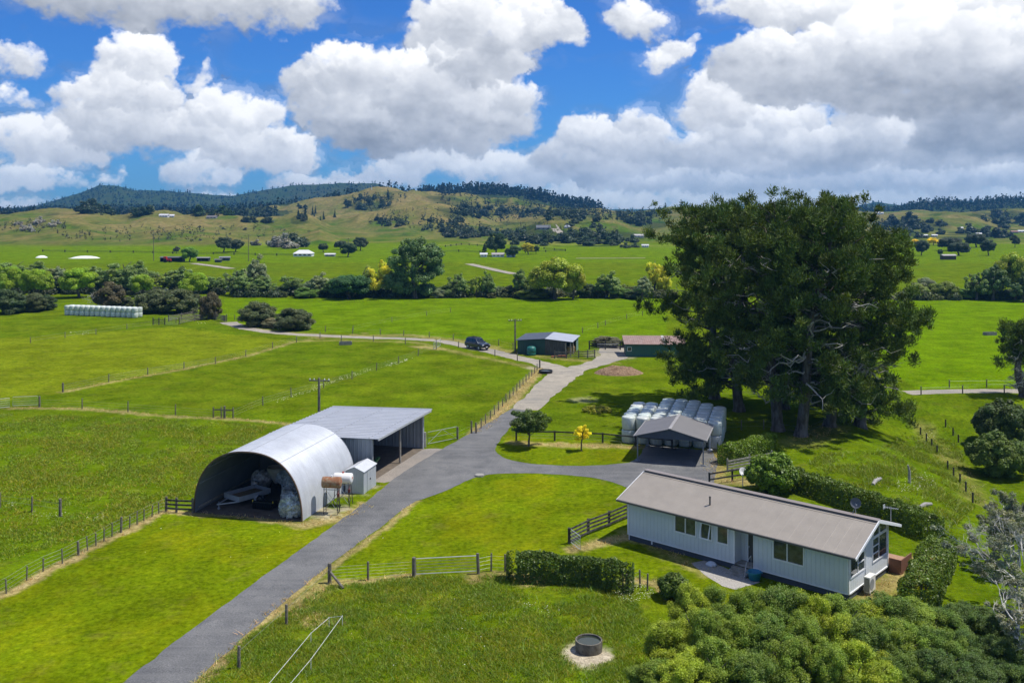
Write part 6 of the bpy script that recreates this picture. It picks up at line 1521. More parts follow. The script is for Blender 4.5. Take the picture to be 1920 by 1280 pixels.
TREES = [   # photo column, top row, base row, width px, kind, colour, label
 (14,498,556,52,'round',LIME,'bright lime tree cut by the left edge of the photo'),
 (70,503,557,54,'round',LIME,'bright lime round tree second from the left edge'),
 (147,500,558,64,'round',LIME,'widest bright lime tree above the far bale wall'),
 (267,513,556,36,'round',LIME,'small bright lime tree left of the dark broad hedge top'),
 (363,510,558,52,'round',LIME,'bright lime tree just above the right end of the dark hedge'),
 (20,478,548,80,'willow',WIL,'olive willow behind the leftmost lime tree'),
 (80,480,546,80,'willow',WIL,'olive willow behind the second lime tree'),
 (122,488,549,60,'willow',GWIL,'greyish willow between the second and widest lime trees'),
 (185,492,548,60,'willow',WIL,'olive willow right of the widest lime tree'),
 (230,478,550,64,'willow',WIL,'tall olive willow behind the red-brown round bush'),
 (268,479,546,60,'willow',WIL,'tall olive willow behind the small lime tree'),
 (308,500,546,50,'willow',OLIVE,'lower olive willow right of the small lime tree'),
 (338,492,548,58,'willow',WIL,'willow standing behind the right lime tree'),
 (398,510,550,50,'willow',WIL,'low willow right of the right lime tree'),
 (475,466,550,56,'willow',GWIL,'tall grey-green willow rising above its neighbours'),
 (442,494,554,56,'willow',WIL,'dark willow left of the tall grey-green one'),
 (498,512,554,60,'willow',WIL,'low spreading willow right of the tall grey-green one'),
 (540,508,553,52,'willow',WIL,'willow in the river row below the white farmhouse'),
 (594,504,556,56,'willow',GWIL,'greyish willow above the bright low bush'),
 (625,508,556,50,'willow',WIL,'dark willow next to the wide dark green tree'),
 (575,537,558,44,'bush',MIDG,'bright green low bush on the river bank'),
 (653,515,560,74,'round',DGREEN,'wide deep green tree in the river row'),
 (682,490,556,46,'willow',OLIVE,'yellowish olive tree left of the golden one'),
 (713,471,556,50,'willow',GOLD,'golden yellow tree beside the tall poplar'),
 (735,500,558,40,'willow',WIL,'dark tree at the left foot of the tall poplar'),
 (779,434,559,112,'poplar',(.062,.098,.034),'tallest leafy poplar in the river row'),
 (822,540,558,30,'bush',GWIL,'small grey scrub bush right of the poplar'),
 (857,503,557,42,'willow',WIL,'slanting willow right of the poplar gap'),
 (842,532,557,36,'bush',WIL,'dark low bush at the foot of the slanting willow'),
 (893,508,557,26,'willow',OLIVE,'slim yellowish tree between two dark willows'),
 (916,500,557,32,'willow',WIL,'slim dark willow left of the fallen timber'),
 (955,535,556,28,'bush',BROWNB,'brownish bush by the fallen timber on the bank'),
 (972,497,557,38,'willow',WIL,'upright dark willow left of the golden-topped tree'),
 (1003,510,557,40,'willow',WIL,'willow close against the golden-topped tree'),
 (1040,481,561,88,'round',(.165,.190,.016),'big golden-green topped tree in the river row'),
 (1075,500,561,40,'round',(.19,.20,.015),'golden lobe tree on the right of the big golden one'),
 (1002,538,559,64,'bush',OLIVE,'low yellowish bushes at the foot of the golden tree'),
 (1100,530,558,34,'bush',DARK,'dark low bush right of the golden tree'),
 (1138,500,558,62,'willow',WIL,'wide spreading willow leaning right on the bank'),
 (1170,540,558,30,'bush',MIDG,'small green bush right of the spreading willow'),
 (1203,512,561,44,'willow',GWIL,'pale willow with a visible trunk near the pines'),
 (1228,474,556,46,'willow',GOLD,'golden tree half hidden by the left pine branches'),
 (1185,545,560,30,'bush',DARK,'dark bush under the pale willow'),
 (1735,520,556,46,'bush',GWIL,'grey-green scrub right of the pines'),
 (1770,524,560,50,'bush',OLIVE,'yellow-green scrub right of the pines'),
 (1720,532,560,44,'bush',OLIVE,'low yellow-green scrub touching the pine outline'),
 (1808,540,560,40,'bush',MIDG,'low green scrub left of the big right trees'),
 (1830,500,562,44,'willow',WIL,'slim dark tree left in the right-hand clump'),
 (1862,486,563,56,'willow',(.05,.075,.026),'tall dark tree in the right-hand clump'),
 (1902,471,562,60,'round',(.15,.18,.018),'yellow-topped tree at the right edge'),
 (1918,500,566,50,'willow',(.045,.068,.024),'dark tree cut by the right edge of the photo'),
 (12,540,588,62,'bush',DARK,'dark bush at the left edge of the pasture'),
 (58,546,584,60,'bush',BROWNB,'dark brownish bush second from the left edge'),
 (88,552,581,34,'bush',DARK,'small dark bush at the right of the left edge bushes'),
 (207,523,577,52,'bush',REDB,'red-brown round bush behind the far bale wall'),
 (238,556,576,26,'bush',BROWNB,'low brown bush beside the bleached dead tree'),
 (290,538,586,66,'bush',BROWNB,'broad dark bush right behind the bale wall end'),
 (338,540,586,70,'bush',BROWNB,'broad dark bush near the far stockyard'),
 (394,542,598,38,'bush',REDB,'narrow brown-green bush by the stockyard rails'),
 (483,563,611,62,'bush',BROWNB,'rounded dark bush left beside the gravel track'),
 (551,573,618,66,'bush',BROWNB,'rounded dark bush right beside the gravel track'),
 (512,596,614,40,'bush',SCRUB,'low scrub between the two dark track bushes'),
 (1136,628,648,50,'bush',SCRUB,'low greyish scrub left behind the green iron barn'),
 (1190,629,650,44,'bush',SCRUB,'low greyish scrub behind the rusty-roofed shed'),
 (930,436,480,36,'round',(.022,.045,.016),'large dark tree over the white homestead'),
 (909,456,481,18,'conifer',(.018,.034,.014),'dark narrow tree left of the homestead'),
 (962,461,482,28,'round',(.030,.055,.020),'dark green tree right of the homestead'),
 (990,456,477,24,'round',(.22,.20,.015),'golden round tree right of the homestead'),
 (1005,461,476,14,'round',DARK,'small dark tree beside the golden round tree'),
 (653,455,482,28,'round',(.028,.052,.018),'dark round tree right of the white farmhouse'),
 (676,445,470,26,'round',(.035,.050,.026),'grey-dark round tree up the slope right of the farmhouse'),
 (638,452,468,22,'round',(.035,.050,.026),'dark bushy tree behind the farmhouse garage'),
 (606,457,473,18,'round',(.04,.055,.026),'dark round tree behind the white farmhouse'),
 (356,463,491,28,'round',(.085,.155,.018),'bright green round tree between the left sheds'),
 (420,445,473,30,'round',(.035,.050,.026),'dark spreading tree at the foot of the left hills'),
 (442,449,472,28,'round',(.042,.055,.03),'second dark spreading tree at the foot of the left hills'),
 (331,463,475,12,'round',(.06,.07,.045),'small grey-green tree left of the sheds'),
 (1728,450,479,24,'round',(.03,.042,.022),'dark tree left of the brown timber shed'),
 (1763,468,480,9,'round',(.05,.075,.03),'tiny tree next to the brown timber shed'),
 (1797,454,479,36,'round',(.03,.044,.022),'wide dark tree right of the brown timber shed'),
 (1853,450,479,26,'round',(.03,.044,.022),'dark upright tree on the right flat'),
 (1780,445,470,40,'round',(.032,.042,.026),'dark tree behind the brown timber shed'),
 (1903,441,464,16,'round',(.03,.042,.022),'dark tree near the right edge of the flat'),
 (1830,438,464,34,'round',(.028,.04,.024),'dark round tree above the right flat'),
 (1750,447,460,20,'round',(.42,.33,.01),'bright yellow flowering tree on the right flat'),
 (1716,450,456,11,'round',(.42,.33,.01),'small bright yellow flowering tree beside the pines'),
]
for i, (px, top, base, w, kind, c, lab) in enumerate(TREES):
    q = at(px, base); D = q.y
    if kind in ('willow', 'bush', 'round') and D > 150: top = top-2
    h = (base-top)*D/F/10; ww = 1.15*w*D/F/(10 if kind != 'willow' else 8.2)
    if kind == 'bush': h *= .95
    k = rnd.uniform(.93, 1.07)
    SP[kind].place(i, q-Vector((0, 0, .1)), (ww, ww, h), rnd.uniform(0, 6.28) if kind != 'poplar' else .3, tuple(a*k for a in c), lab, 'trees along the river' if 480 < base < 566 and base-top > 30 else None)
# low scrub closing the river bank
def bank(name, pxs, base, top, col, seed, n):
    g = np.random.default_rng(seed); bl = []
    for k in range(n):
        px = g.uniform(*pxs); q = at(px, base+g.uniform(-8, 1)); r_ = g.uniform(.7, 1.7); bl.append((q.x, q.y, r_*.5, r_*1.4, r_*1.2, r_))
    V, T = blob_leaves(bl, .5, 1.1, g=g, var=.6, hue=.3)
    o = np_mesh(name, V, 4, leaf_m, T); o.color = (*col, 1); return tag(o, kind='stuff')
bank('bank_scrub', (0, 430), 553, 545, (.055, .075, .03), 3, 120); bank('bank_scrub', (430, 830), 557, 545, (.06, .085, .032), 4, 150); bank('bank_scrub', (830, 1260), 558, 548, (.085, .10, .04), 5, 130); bank('bank_scrub', (1690, 1960), 562, 552, (.08, .11, .03), 6, 90)

# ------------------------------------------------------------------ hill trees, woods
def mini(seed, kind):
    g = np.random.default_rng(seed)
    if kind == 'cone': bl = [(g.normal()*.5*(1-t), g.normal()*.5*(1-t), 1+8*t, 1.9*(1.05-t), 1.9*(1.05-t), 1.3) for t in np.linspace(0, 1, 9)]
    else: bl = ball_blobs(0, 0, -1.5, 8, 9, 16, 1.9, g); bl = [b for b in bl if b[2] > .3]
    return blob_leaves(bl, 1.15, 1.0, g=g, var=.5, hue=.15)
HB = Species('hill_tree', [proto('hill_tree', mini(s, 'b'), single=True) for s in (5, 6, 7)], gain=1.75); HC = Species('hill_conifer', [proto('hill_conifer', mini(s, 'cone'), single=True) for s in (8, 9)], gain=1.7)
HILL = [   # photo ellipse, how many, size m, conifer?, colour, label, group
 (595,408,38,8,26,7.5,1,(.016,.032,.017),'dark young conifer in the plantation patch on the brown hill'),
 (690,383,44,13,34,7,0,(.026,.040,.020),'dark tree in the gully wood below the hilltop mast'),
 (722,370,14,5,6,8,1,(.016,.030,.016),'dark conifer at the top of the gully wood'),
 (575,388,20,5,7,6,0,(.028,.042,.022),'dark tree by the clay scar on the brown hill'),
 (560,414,16,6,4,6,0,(.04,.05,.028),'round tree on the left foot of the brown hill'),
 (730,418,38,7,12,5,0,(.035,.048,.024),'low dark bush on the front slope of the brown hill'),
 (830,420,50,10,20,5,0,(.035,.048,.024),'scrubby bush right of the front slope'),
 (880,402,40,8,16,8,0,(.022,.036,.018),'dark tree in the bush patch right of the brown hill'),
 (930,398,60,12,34,8,0,(.026,.040,.022),'dark tree in the long bush belt below the ridge wood'),
 (1040,404,70,10,34,8,0,(.026,.042,.022),'dark tree in the right part of the bush belt'),
 (870,440,60,8,18,7,0,(.038,.050,.028),'greyish tree in the valley bush left of the knoll'),
 (940,442,60,10,22,7,0,(.034,.050,.026),'tree in the bush at the left foot of the knoll'),
 (1010,456,70,7,22,7,0,(.034,.050,.024),'tree in the line along the foot of the knoll'),
 (1110,450,60,14,36,8,0,(.030,.046,.022),'tree in the wooded gully right of the knoll house'),
 (1160,460,50,6,12,7,0,(.030,.044,.024),'tree at the bottom of the right gully'),
 (1200,412,45,10,22,8,0,(.026,.038,.020),'dark tree on the far slope near the pines'),
 (1090,420,40,10,10,5,0,(.036,.05,.026),'single small tree on the green knoll slope'),
 (60,425,60,12,18,5,0,(.20,.185,.165),'bare grey shrub on the left hillside'),
 (230,400,60,5,16,9,0,(.024,.044,.018),'dark tree on the crest left of the hill houses'),
 (165,397,22,5,8,10,0,(.022,.036,.018),'large dark tree at the left end of the crest'),
 (400,400,55,6,22,9,0,(.028,.055,.018),'green tree around the long crest house'),
 (480,418,30,6,8,6,0,(.035,.048,.026),'round dark tree on the slope below the crest house'),
 (440,440,120,18,14,3,0,(.06,.065,.04),'small scattered bush on the left hillside'),
 (520,462,44,7,14,7,0,(.15,.145,.125),'bare silvery tree behind the white farmhouse'),
 (555,460,22,6,6,8,0,(.036,.05,.026),'dark tree left behind the white farmhouse'),
 (1700,424,70,12,46,9,0,(.026,.038,.024),'dark tree in the bush block on the right slope'),
 (1790,443,110,8,34,9,0,(.026,.038,.024),'dark tree in the belt behind the right flat'),
 (1890,415,50,14,26,10,0,(.030,.044,.026),'tree on the wooded right-hand hill'),
]
hc = 0
for (a, b, rx, ry, n, sz, con, c, lab) in HILL:
    for k in range(int(n*.54)+1):
        for _ in range(6):
            t = rnd.uniform(0, 6.283); q_ = math.sqrt(rnd.random()); px, py = a+rx*q_*math.cos(t), b+ry*q_*math.sin(t)
            q = at(px, py)
            if 560 < q.y < 2300: break
        else: continue
        s_ = sz/8*rnd.uniform(.55, 1.3); kk = rnd.uniform(.8, 1.25)
        (HC if con else HB).place(hc, q-Vector((0, 0, .4)), (s_*rnd.uniform(.9, 1.4)*(.6 if con else 1), s_*(.6 if con else 1), s_*rnd.uniform(.8, 1.15)*(1.0 if con else .85)), rnd.uniform(0, 6.3), tuple(v*kk for v in c), lab, 'trees: '+lab); hc += 1
def wood(name, gen, n, sz, col, seed, leaf=3.2, cone=.5, per=13):
    """a far wood: one mass of many crowns"""
    g = np.random.default_rng(seed); C = []; Nn = []; S = []; T = []
    for k in range(n):
        x, y = gen(g)
        z = gz(x, y)
        if z < 1: continue
        s_ = sz*g.uniform(.6, 1.35); tc_ = g.uniform(.65, 1.35); isc = g.random() < cone
        for j in range(per):
            t = g.random(); a = g.uniform(0, 6.283); rad = s_*(.30*(1.05-t) if isc else .38*math.sin(pi*min(1, .15+t*.85)))*g.uniform(.4, 1)
            d = np.array([math.cos(a), math.sin(a), .3+.5*t]); C.append((x+rad*math.cos(a), y+rad*math.sin(a), z+s_*t*.95)); Nn.append(d+g.normal(size=3)*.4); S.append(leaf*s_/12*(1.25-.6*t)); T.append(tc_*g.uniform(.8, 1.2))
    C = np.array(C); Nn = unit(np.array(Nn)); S = np.array(S)
    V = leaf_quads(C, Nn, S, 1.3, g); t3 = np.array(T)[:, None]*np.ones((1, 3))
    o = np_mesh(name, V, 4, needle_m, t3); o.color = (*col, 1); return tag(o, kind='stuff')
def pol(p0, p1, y0, y1):
    def f(g):
        y = math.exp(g.uniform(math.log(y0), math.log(y1))); return xof(g.uniform(p0, p1), y), y
    return f
wood('forest', pol(-350, 520, 1050, 1350), 1500, 11, (.016, .030, .018), 1, cone=.6)
wood('forest', pol(-350, 820, 1450, 3300), 6000, 9.5, (.010, .026, .018), 2, leaf=4.6, cone=.4, per=8)
wood('forest', pol(775, 1130, 1740, 1900), 520, 17, (.013, .025, .015), 3, cone=.6, per=18)
wood('forest', pol(1600, 2200, 1640, 1950), 900, 15, (.018, .032, .020), 4, cone=.3)
wood('forest', pol(1600, 2200, 2200, 3300), 900, 12, (.014, .028, .022), 5, leaf=4.5, cone=.5, per=10)
wood('hill_bush', pol(820, 1260, 1150, 1420), 420, 6, (.030, .044, .024), 6, leaf=3.4, cone=.1)

def ell(lst):
    def f(g):
        a, b, rx, ry = lst[int(g.integers(len(lst)))]
        t = g.uniform(0, 6.283); q_ = math.sqrt(g.random()); q = at(a+rx*q_*math.cos(t), b+ry*q_*math.sin(t)); return q.x, q.y
    return f
wood('hill_bush', ell([h_[:4] for h_ in HILL if not h_[6] and h_[7][0] < .05 and h_[4] > 10]+[(720,374,50,8),(850,432,60,6),(1150,405,60,8)]), 620, 6.5, (.036, .054, .028), 12, leaf=3.2, cone=.05)
wood('hill_scrub', ell([(60,425,70,12),(430,440,160,16),(780,410,90,20),(250,440,150,14),(960,430,120,14)]), 460, 2.8, (.075, .080, .05), 13, leaf=3.4, cone=0, per=8)
# ------------------------------------------------------------------ the big pines
pale_limb = mat('pale_limb', (.42, .39, .35), .9, 0, .3, 6)
def tufts(blobs, ln, cover, g):
    """needle tufts: slim blades pointing outwards and up"""
    Vs = []; Ts = []
    for (x, y, z, rx, ry, rz) in blobs:
        n = int(4*pi*((rx*ry+rx*rz+ry*rz)/3)*cover/(ln*ln*.5/4)*.27); d = unit(g.normal(size=(n, 3))); k = g.uniform(.15, 1.1, (n, 1)); C = np.array([x, y, z])+d*k*np.array([rx, ry, rz])
        A = unit(d*.75+g.normal(size=(n, 3))*.35+np.array([0, 0, .65])); B = unit(np.cross(A, g.normal(size=(n, 3)))); s_ = ln*g.uniform(.6, 1.3, (n, 1))
        L = A*s_*.7; W = B*s_*.17
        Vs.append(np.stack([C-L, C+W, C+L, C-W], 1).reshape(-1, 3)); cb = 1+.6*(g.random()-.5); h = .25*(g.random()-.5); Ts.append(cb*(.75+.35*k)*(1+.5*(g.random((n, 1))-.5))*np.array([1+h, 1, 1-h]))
    return np.concatenate(Vs), np.concatenate(Ts)
def pine(seed, h, lean, r_, low, side=0., nb=95, fullness=1.):
    """old pine: forked trunk, bleached dead limbs inside, needle tufts towards the branch ends"""
    g = np.random.default_rng(seed); rr_ = random.Random(seed); tb = MB(); db = MB(); blobs = []
    def axis(t): return Vector((lean[0]*t**1.3+.35*math.sin(t*7+seed), lean[1]*t**1.3+.3*math.sin(t*5+seed*2), h*t))
    pts = [axis(i/12) for i in range(13)]; pts[0].z = -.4
    tb.tube(pts, [.62*(1-.86*(i/12)) for i in range(13)], 10, False)
    tb.tube([pts[0]+Vector((0, 0, -.1)), pts[0]+Vector((0, 0, 1.3))], [.95, .56], 10, False)
    for k in range(nb):
        t = low+(1-low)*(k+rr_.random())/nb
        a = rr_.uniform(0, 2*pi); prof = (.50+.52*math.sin(pi*min(1, (t-low)/(1-low)*.72+.20)))*(1.0 if t < .82 else 1-.40*(t-.82)/.18)
        L = r_*prof*rr_.uniform(.50, 1.16)*(1+side*math.cos(a)*(1.2-t))
        base = axis(t*.98); up = (.20+.85*max(0, t-.40)) if t > .35 else rr_.uniform(-.34, .02)
        tip = base+Vector((L*math.cos(a), L*math.sin(a), L*up))
        sag = .07 if t > .4 else .12
        path = limb(base, tip, sag, .22, 7, rr_)
        branch_mesh(tb, path[:5], .15*(1.15-t)+.02, .05, 5)
        n = max(2, int(L*1.55*fullness))
        for j in range(n):
            q_ = (.38+.62*(j+rr_.random())/n) if t < .75 else (.15+.85*(j+rr_.random())/n); i0 = min(int(q_*7), 6); p = path[i0].lerp(path[i0+1], q_*7-i0)
            p = p+Vector((rr_.gauss(0, .55), rr_.gauss(0, .55), rr_.gauss(.2, .45))); s_ = rr_.uniform(.30, .80)
            blobs.append((p.x, p.y, p.z, s_*1.1, s_*1.1, s_*1.05))
    for k in range(46):     # dead limbs
        t = rr_.uniform(.12, .75); a = rr_.uniform(0, 2*pi); L = r_*rr_.uniform(.3, .95); base = axis(t); tip = base+Vector((L*math.cos(a), L*math.sin(a), L*rr_.uniform(-.25, .45)))
        path = limb(base, tip, rr_.uniform(-.12, .12), .3, 6, rr_); branch_mesh(db, path, .12, .02, 5)
        for j in range(4):
            p = path[rr_.randrange(2, 6)]; e = p+Vector((rr_.uniform(-1, 1), rr_.uniform(-1, 1), rr_.uniform(-.6, .8)))*1.3; branch_mesh(db, limb(p, e, 0, .2, 3, rr_), .03, .008, 4)
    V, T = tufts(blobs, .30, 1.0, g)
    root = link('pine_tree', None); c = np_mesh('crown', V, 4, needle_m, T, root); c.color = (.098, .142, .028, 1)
    KIDS[root] = [c, tb.build('trunk', bark, root, smooth=True), db.build('dead_branch', pale_limb, root)]
    return root
PINES = [ # px base, row base, row top, lean px at top, radius, low, side, seed, label
 (1498,818,360,66,6.9,.20,.05,1,'leaning front pine with a thick slanted trunk and bleached limbs'),
 (1452,806,361,-4,7.4,.19,-.25,2,'upright middle pine directly behind the wrapped bales'),
 (1385,770,364,6,6.8,.12,-.2,3,'pine at the left of the group with low drooping branches'),
 (1345,748,372,-36,6.6,.09,-.36,4,'leftmost pine reaching over the wood heap'),
 (1560,798,360,36,7.0,.09,.14,5,'right-hand pine with low boughs hanging over the slope'),
 (1470,765,366,-30,6.6,.22,0.,6,'rear pine filling the middle of the group'),
 (1610,800,430,28,6.0,.03,.28,7,'lower pine crown at the far right of the group'),
 (1530,760,363,10,6.6,.2,0.,9,'second rear pine behind the leaning one'),
]
for (px, base, top, ln, r_, low, side, sd_, lab) in PINES:
    q = at(px, base); h = zof(top, q.y)-q.z-1.9
    o = pine(sd_, h, (ln*q.y/F, rnd.uniform(-1, 1)), r_, low, side, nb=int(88*h/26)); o.location = q; tag(o, lab, 'pine tree', 'old pines behind the house')
# thin pine at the right edge
q = at(1916,742); o = pine(15, zof(612, q.y), (-.4, 0), 2.6, .42, 0, nb=30, fullness=1.2); o.location = q; tag(o, 'thin young pine at the right edge of the photo', 'pine tree')

# ------------------------------------------------------------------ hedges, shrubs
def hedge(name, label, pts, w, h, col, leaf=.16, cover=1.6, px=True, cat='hedge', ends=True, bumpy=.16, seed=1, mat_=None, rnd_k=.28):
    g = np.random.default_rng(seed); P = [at(*q) for q in pts] if px else [Vector(q) for q in pts]
    C = []; Nn = []
    for a, b in zip(P[:-1], P[1:]):
        d = (b-a); d.z = 0; L = d.length; d.normalize(); nn = Vector((-d.y, d.x, 0))
        per = 2*h+w; n = int(L*per*cover/(leaf*leaf*.5))
        t = g.random(n)*L; s_ = g.random(n)*per
        rr_ = min(w, h)*rnd_k
        side = np.where(s_ < h, -1, np.where(s_ > h+w, 1, 0))
        off = np.where(side == -1, -w/2, np.where(side == 1, w/2, s_-h-w/2)); zz = np.where(side == -1, s_, np.where(side == 1, per-s_, h))
        # round the shoulders
        ex = np.abs(off)-(w/2-rr_); ez = zz-(h-rr_); both = (ex > 0) & (ez > 0)
        sc = np.where(both, rr_/np.maximum(np.hypot(ex, ez), 1e-6), 1); sc = np.minimum(sc, 1)
        off = np.where(both, np.sign(off)*(w/2-rr_+ex*sc), off); zz = np.where(both, h-rr_+ez*sc, zz)
        dep = 1-np.abs(g.normal(size=n))*.08
        lump = bumpy*2*(fbm(t*1.1+a.x, off*1.6+zz*1.2, seed, 3)-.5)
        off2 = off*dep*(1+lump); zz2 = zz*dep*(1+lump*.6)
        C.append(np.stack([a.x+d.x*t+nn.x*off2, a.y+d.y*t+nn.y*off2, a.z+(b.z-a.z)*t/max(L, .1)+zz2], 1))
        nrm = np.stack([nn.x*side, nn.y*side, np.where(side == 0, 1., .25)], 1); Nn.append(unit(nrm*.8+g.normal(size=(n, 3))*.55))
    if ends:
        for e, sg, o_ in ((P[0], -1, P[1]), (P[-1], 1, P[-2])):
            d = (P[1]-P[0] if e is P[0] else P[-1]-P[-2]); d.z = 0; d.normalize(); nn = Vector((-d.y, d.x, 0)); n = int(w*h*cover/(leaf*leaf*.5)); u_ = g.uniform(-.5, .5, n)*w; z_ = g.random(n)*h
            bul = .42*w*np.sqrt(np.maximum(0, 1-(2*u_/w)**2))*sg
            C.append(np.stack([e.x+nn.x*u_+d.x*bul, e.y+nn.y*u_+d.y*bul, e.z+z_*.97], 1)); Nn.append(unit(np.array([d.x*sg, d.y*sg, .3])*.8+g.normal(size=(n, 3))*.5))
    C = np.concatenate(C); Nn = np.concatenate(Nn); n = len(C)
    V = leaf_quads(C, Nn, leaf*g.uniform(.7, 1.3, n), 1.5, g)
    base = fbm(C[:, 0]*1.4, C[:, 1]*1.4+C[:, 2], seed+3, 3)
    t = (.62+.7*base+.35*(g.random(n)-.5))[:, None]*np.array([1, 1, 1]); t[:, 0] *= 1+.3*(g.random(n)-.4)
    root = empty(name, label, cat, P[0]); V = V-np.array(P[0])
    c = np_mesh('foliage', V, 4, mat_ or glossy_m, t, root); c.color = (*col, 1)
    # woody core so that nothing shows through
    cb = MB()
    for a, b in zip(P[:-1], P[1:]):
        k = max(1, int((b-a).length/.55))
        for j in range(k+1):
            p = a.lerp(b, j/k)-P[0]; cb.tube([p+Vector((rnd.uniform(-.12, .12), rnd.uniform(-.12, .12), -.1)), p+Vector((rnd.uniform(-.25, .25)*w, rnd.uniform(-.25, .25)*w, h*.8))], [.05, .025], 5, False)
    cb.build('stem', bark, root)
    return root
HED = (.058, .098, .014)
hedge('hedge', 'dark clipped hedge in the foreground beside the metal gate', [(968,1086),(1060,1089),(1125,1094),(1168,1108)], 1.5, 1.75, (.085, .140, .018), .12, 2.2, seed=1, bumpy=.32, rnd_k=.42)
hedge('hedge', 'bright clipped box hedge beside the carport', [(1362,868),(1400,857),(1440,846)], 1.7, 1.75, (.150, .235, .014), .13, 2.2, seed=2, bumpy=.22, rnd_k=.34)
hedge('hedge', 'long clipped hedge running behind the house to the right corner', [(1468,908),(1520,924),(1580,945),(1640,968),(1700,990),(1748,1010)], 1.7, 1.7, (.105, .165, .016), .14, 2.0, seed=3, bumpy=.24, rnd_k=.34)
hedge('hedge', 'broad hedge along the right side of the lawn by the deck', [(1762,1046),(1742,1090),(1720,1140)], 2.2, 1.5, (.120, .185, .020), .13, 2.0, seed=4, bumpy=.26, rnd_k=.36)
def shrub_blobs(g, w, h, n, rb):
    out = []
    for k in range(n):
        d = g.normal(size=3); d /= np.linalg.norm(d); d[2] = abs(d[2])*1.0-.25 if g.random() > .3 else d[2]
        q = g.uniform(.70, .92); r_ = rb*g.uniform(.6, 1.35)
        out.append((d[0]*q*w/2, d[1]*q*w/2, h*.46+d[2]*q*h*.5, r_, r_, r_))
    return [b for b in out if b[2] > .1]
def solo_bush(name, label, px, base, w, h, col, leaf, seed, n=70, rb=.35, mat_=None, cov=1.8, cat='bush'):
    g = np.random.default_rng(seed); q = at(px, base); V, T = blob_leaves(shrub_blobs(g, w, h, n, rb), leaf, cov, g=g, var=.4, hue=.15, out=.8)
    root = empty(name, label, cat, q); c = np_mesh('crown', V, 4, mat_ or glossy_m, T, root); c.color = (*col, 1)
    mb = MB()
    for k in range(6): a = rnd.uniform(0, 6.3); branch_mesh(mb, limb((0, 0, -.1), (w*.3*math.cos(a), w*.3*math.sin(a), h*.75), 0, .15, 4), .06, .02, 5)
    mb.build('trunk', bark, root); return root
solo_bush('round_bush', 'large round glossy clipped bush behind the house roof', 1448, 922, 4.3, 3.6, (.135, .220, .014), .17, 1, 150, .42, cov=2.0)
solo_bush('bush', 'small dark glossy bush left of the foreground thicket', 1264, 1120, 1.9, 1.5, (.10, .155, .018), .11, 2, 50, .28)
solo_bush('bush', 'large dark green bush at the right edge above the lichen tree', 1885, 838, 7.0, 5.6, (.085, .125, .028), .20, 3, 170, .6, leaf_m, 1.4, 'tree')
solo_bush('bush', 'lighter green bush just below the large dark one at the right', 1872, 890, 6.2, 4.6, (.135, .195, .03), .18, 4, 150, .5, leaf_m, 1.4, 'tree')
solo_bush('bush', 'yellow flowering weed bush in the grass left of the bales', 1120, 772, 3.6, .6, (.30, .30, .02), .12, 6, 40, .22, leaf_m, 1.2)
def lawn_tree(label, px, base, w, h, col, leaf, seed, trunk_h, n, rb, cov=1.3):
    g = np.random.default_rng(seed); rr_ = random.Random(seed); q = at(px, base); root = empty('small_tree', label, 'tree', q); tb = MB(); bl = []
    branch_mesh(tb, limb((0, 0, -.1), (.1, 0, h*.8), 0, .08, 5, rr_), .11*h/3.6, .03, 8)
    for k in range(n):
        a = rr_.uniform(0, 6.28); t = rr_.random(); L = w/2*rr_.uniform(.35, 1)*(1-.35*t); z0 = trunk_h+(h-trunk_h)*.55*t; tip = Vector((L*math.cos(a), L*math.sin(a), min(h, z0+.45*L+rr_.uniform(-.2, .5))))
        path = limb((0, 0, z0), tip, .1, .15, 4, rr_); branch_mesh(tb, path, .035, .01, 4)
        for p in (path[2], path[3], path[4]): r_ = rb*rr_.uniform(.6, 1.3); bl.append((p.x, p.y, p.z, r_, r_, r_*.75))
    V, T = blob_leaves(bl, leaf, cov, g=g, var=.4, hue=.15); c = np_mesh('crown', V, 4, leaf_m, T, root); c.color = (*col, 1); tb.build('trunk', bark, root); return root
lawn_tree('small spreading dark green tree on the lawn island', 992, 836, 5.2, 3.8, (.085, .135, .022), .13, 3, 1.0, 52, .36, .75)
lawn_tree('young golden yellow tree on the lawn island', 1090, 845, 1.8, 2.75, (.95, .80, .03), .11, 4, .9, 24, .20, .8)
# foreground thicket
def thicket_proto(seed, w=3.9, h=3.7):
    g = np.random.default_rng(seed); bl = []
    for k in range(17):
        d = g.normal(size=3); d /= np.linalg.norm(d); d[2] = abs(d[2]) if g.random() < .75 else d[2]
        q = g.uniform(.55, .72); R_ = g.uniform(.55, .95); cx, cy_, cz = d[0]*q*w/2, d[1]*q*w/2, h*.45+d[2]*q*h*.52
        for j in range(13):
            e = g.normal(size=3); e /= np.linalg.norm(e); e[2] = e[2]*.8+.25; r_ = g.uniform(.20, .36); bl.append((cx+e[0]*R_*.8, cy_+e[1]*R_*.8, cz+e[2]*R_*.8, r_, r_, r_))
    bl = [b for b in bl if b[2] > .1]
    V, T = blob_leaves(bl, .062, .95, g=g, var=.45, hue=.2, out=.6, aspect=1.9, shell=(.1, 1.25))
    tb = MB(); rr_ = random.Random(seed)
    for k in range(7): a = rr_.uniform(0, 6.3); branch_mesh(tb, limb((0, 0, -.1), (w*.34*math.cos(a), w*.34*math.sin(a), h*.8), .05, .2, 4, rr_), .07, .02, 5)
    return proto('shrub', (V, T), tb)
TH = Species('shrub', [thicket_proto(s) for s in (51, 52, 53, 54)], 'shrub', gain=1.55)
YG = (.138, .190, .020); BG = (.205, .248, .016); DG = (.066, .106, .020); CG = (.110, .164, .024)
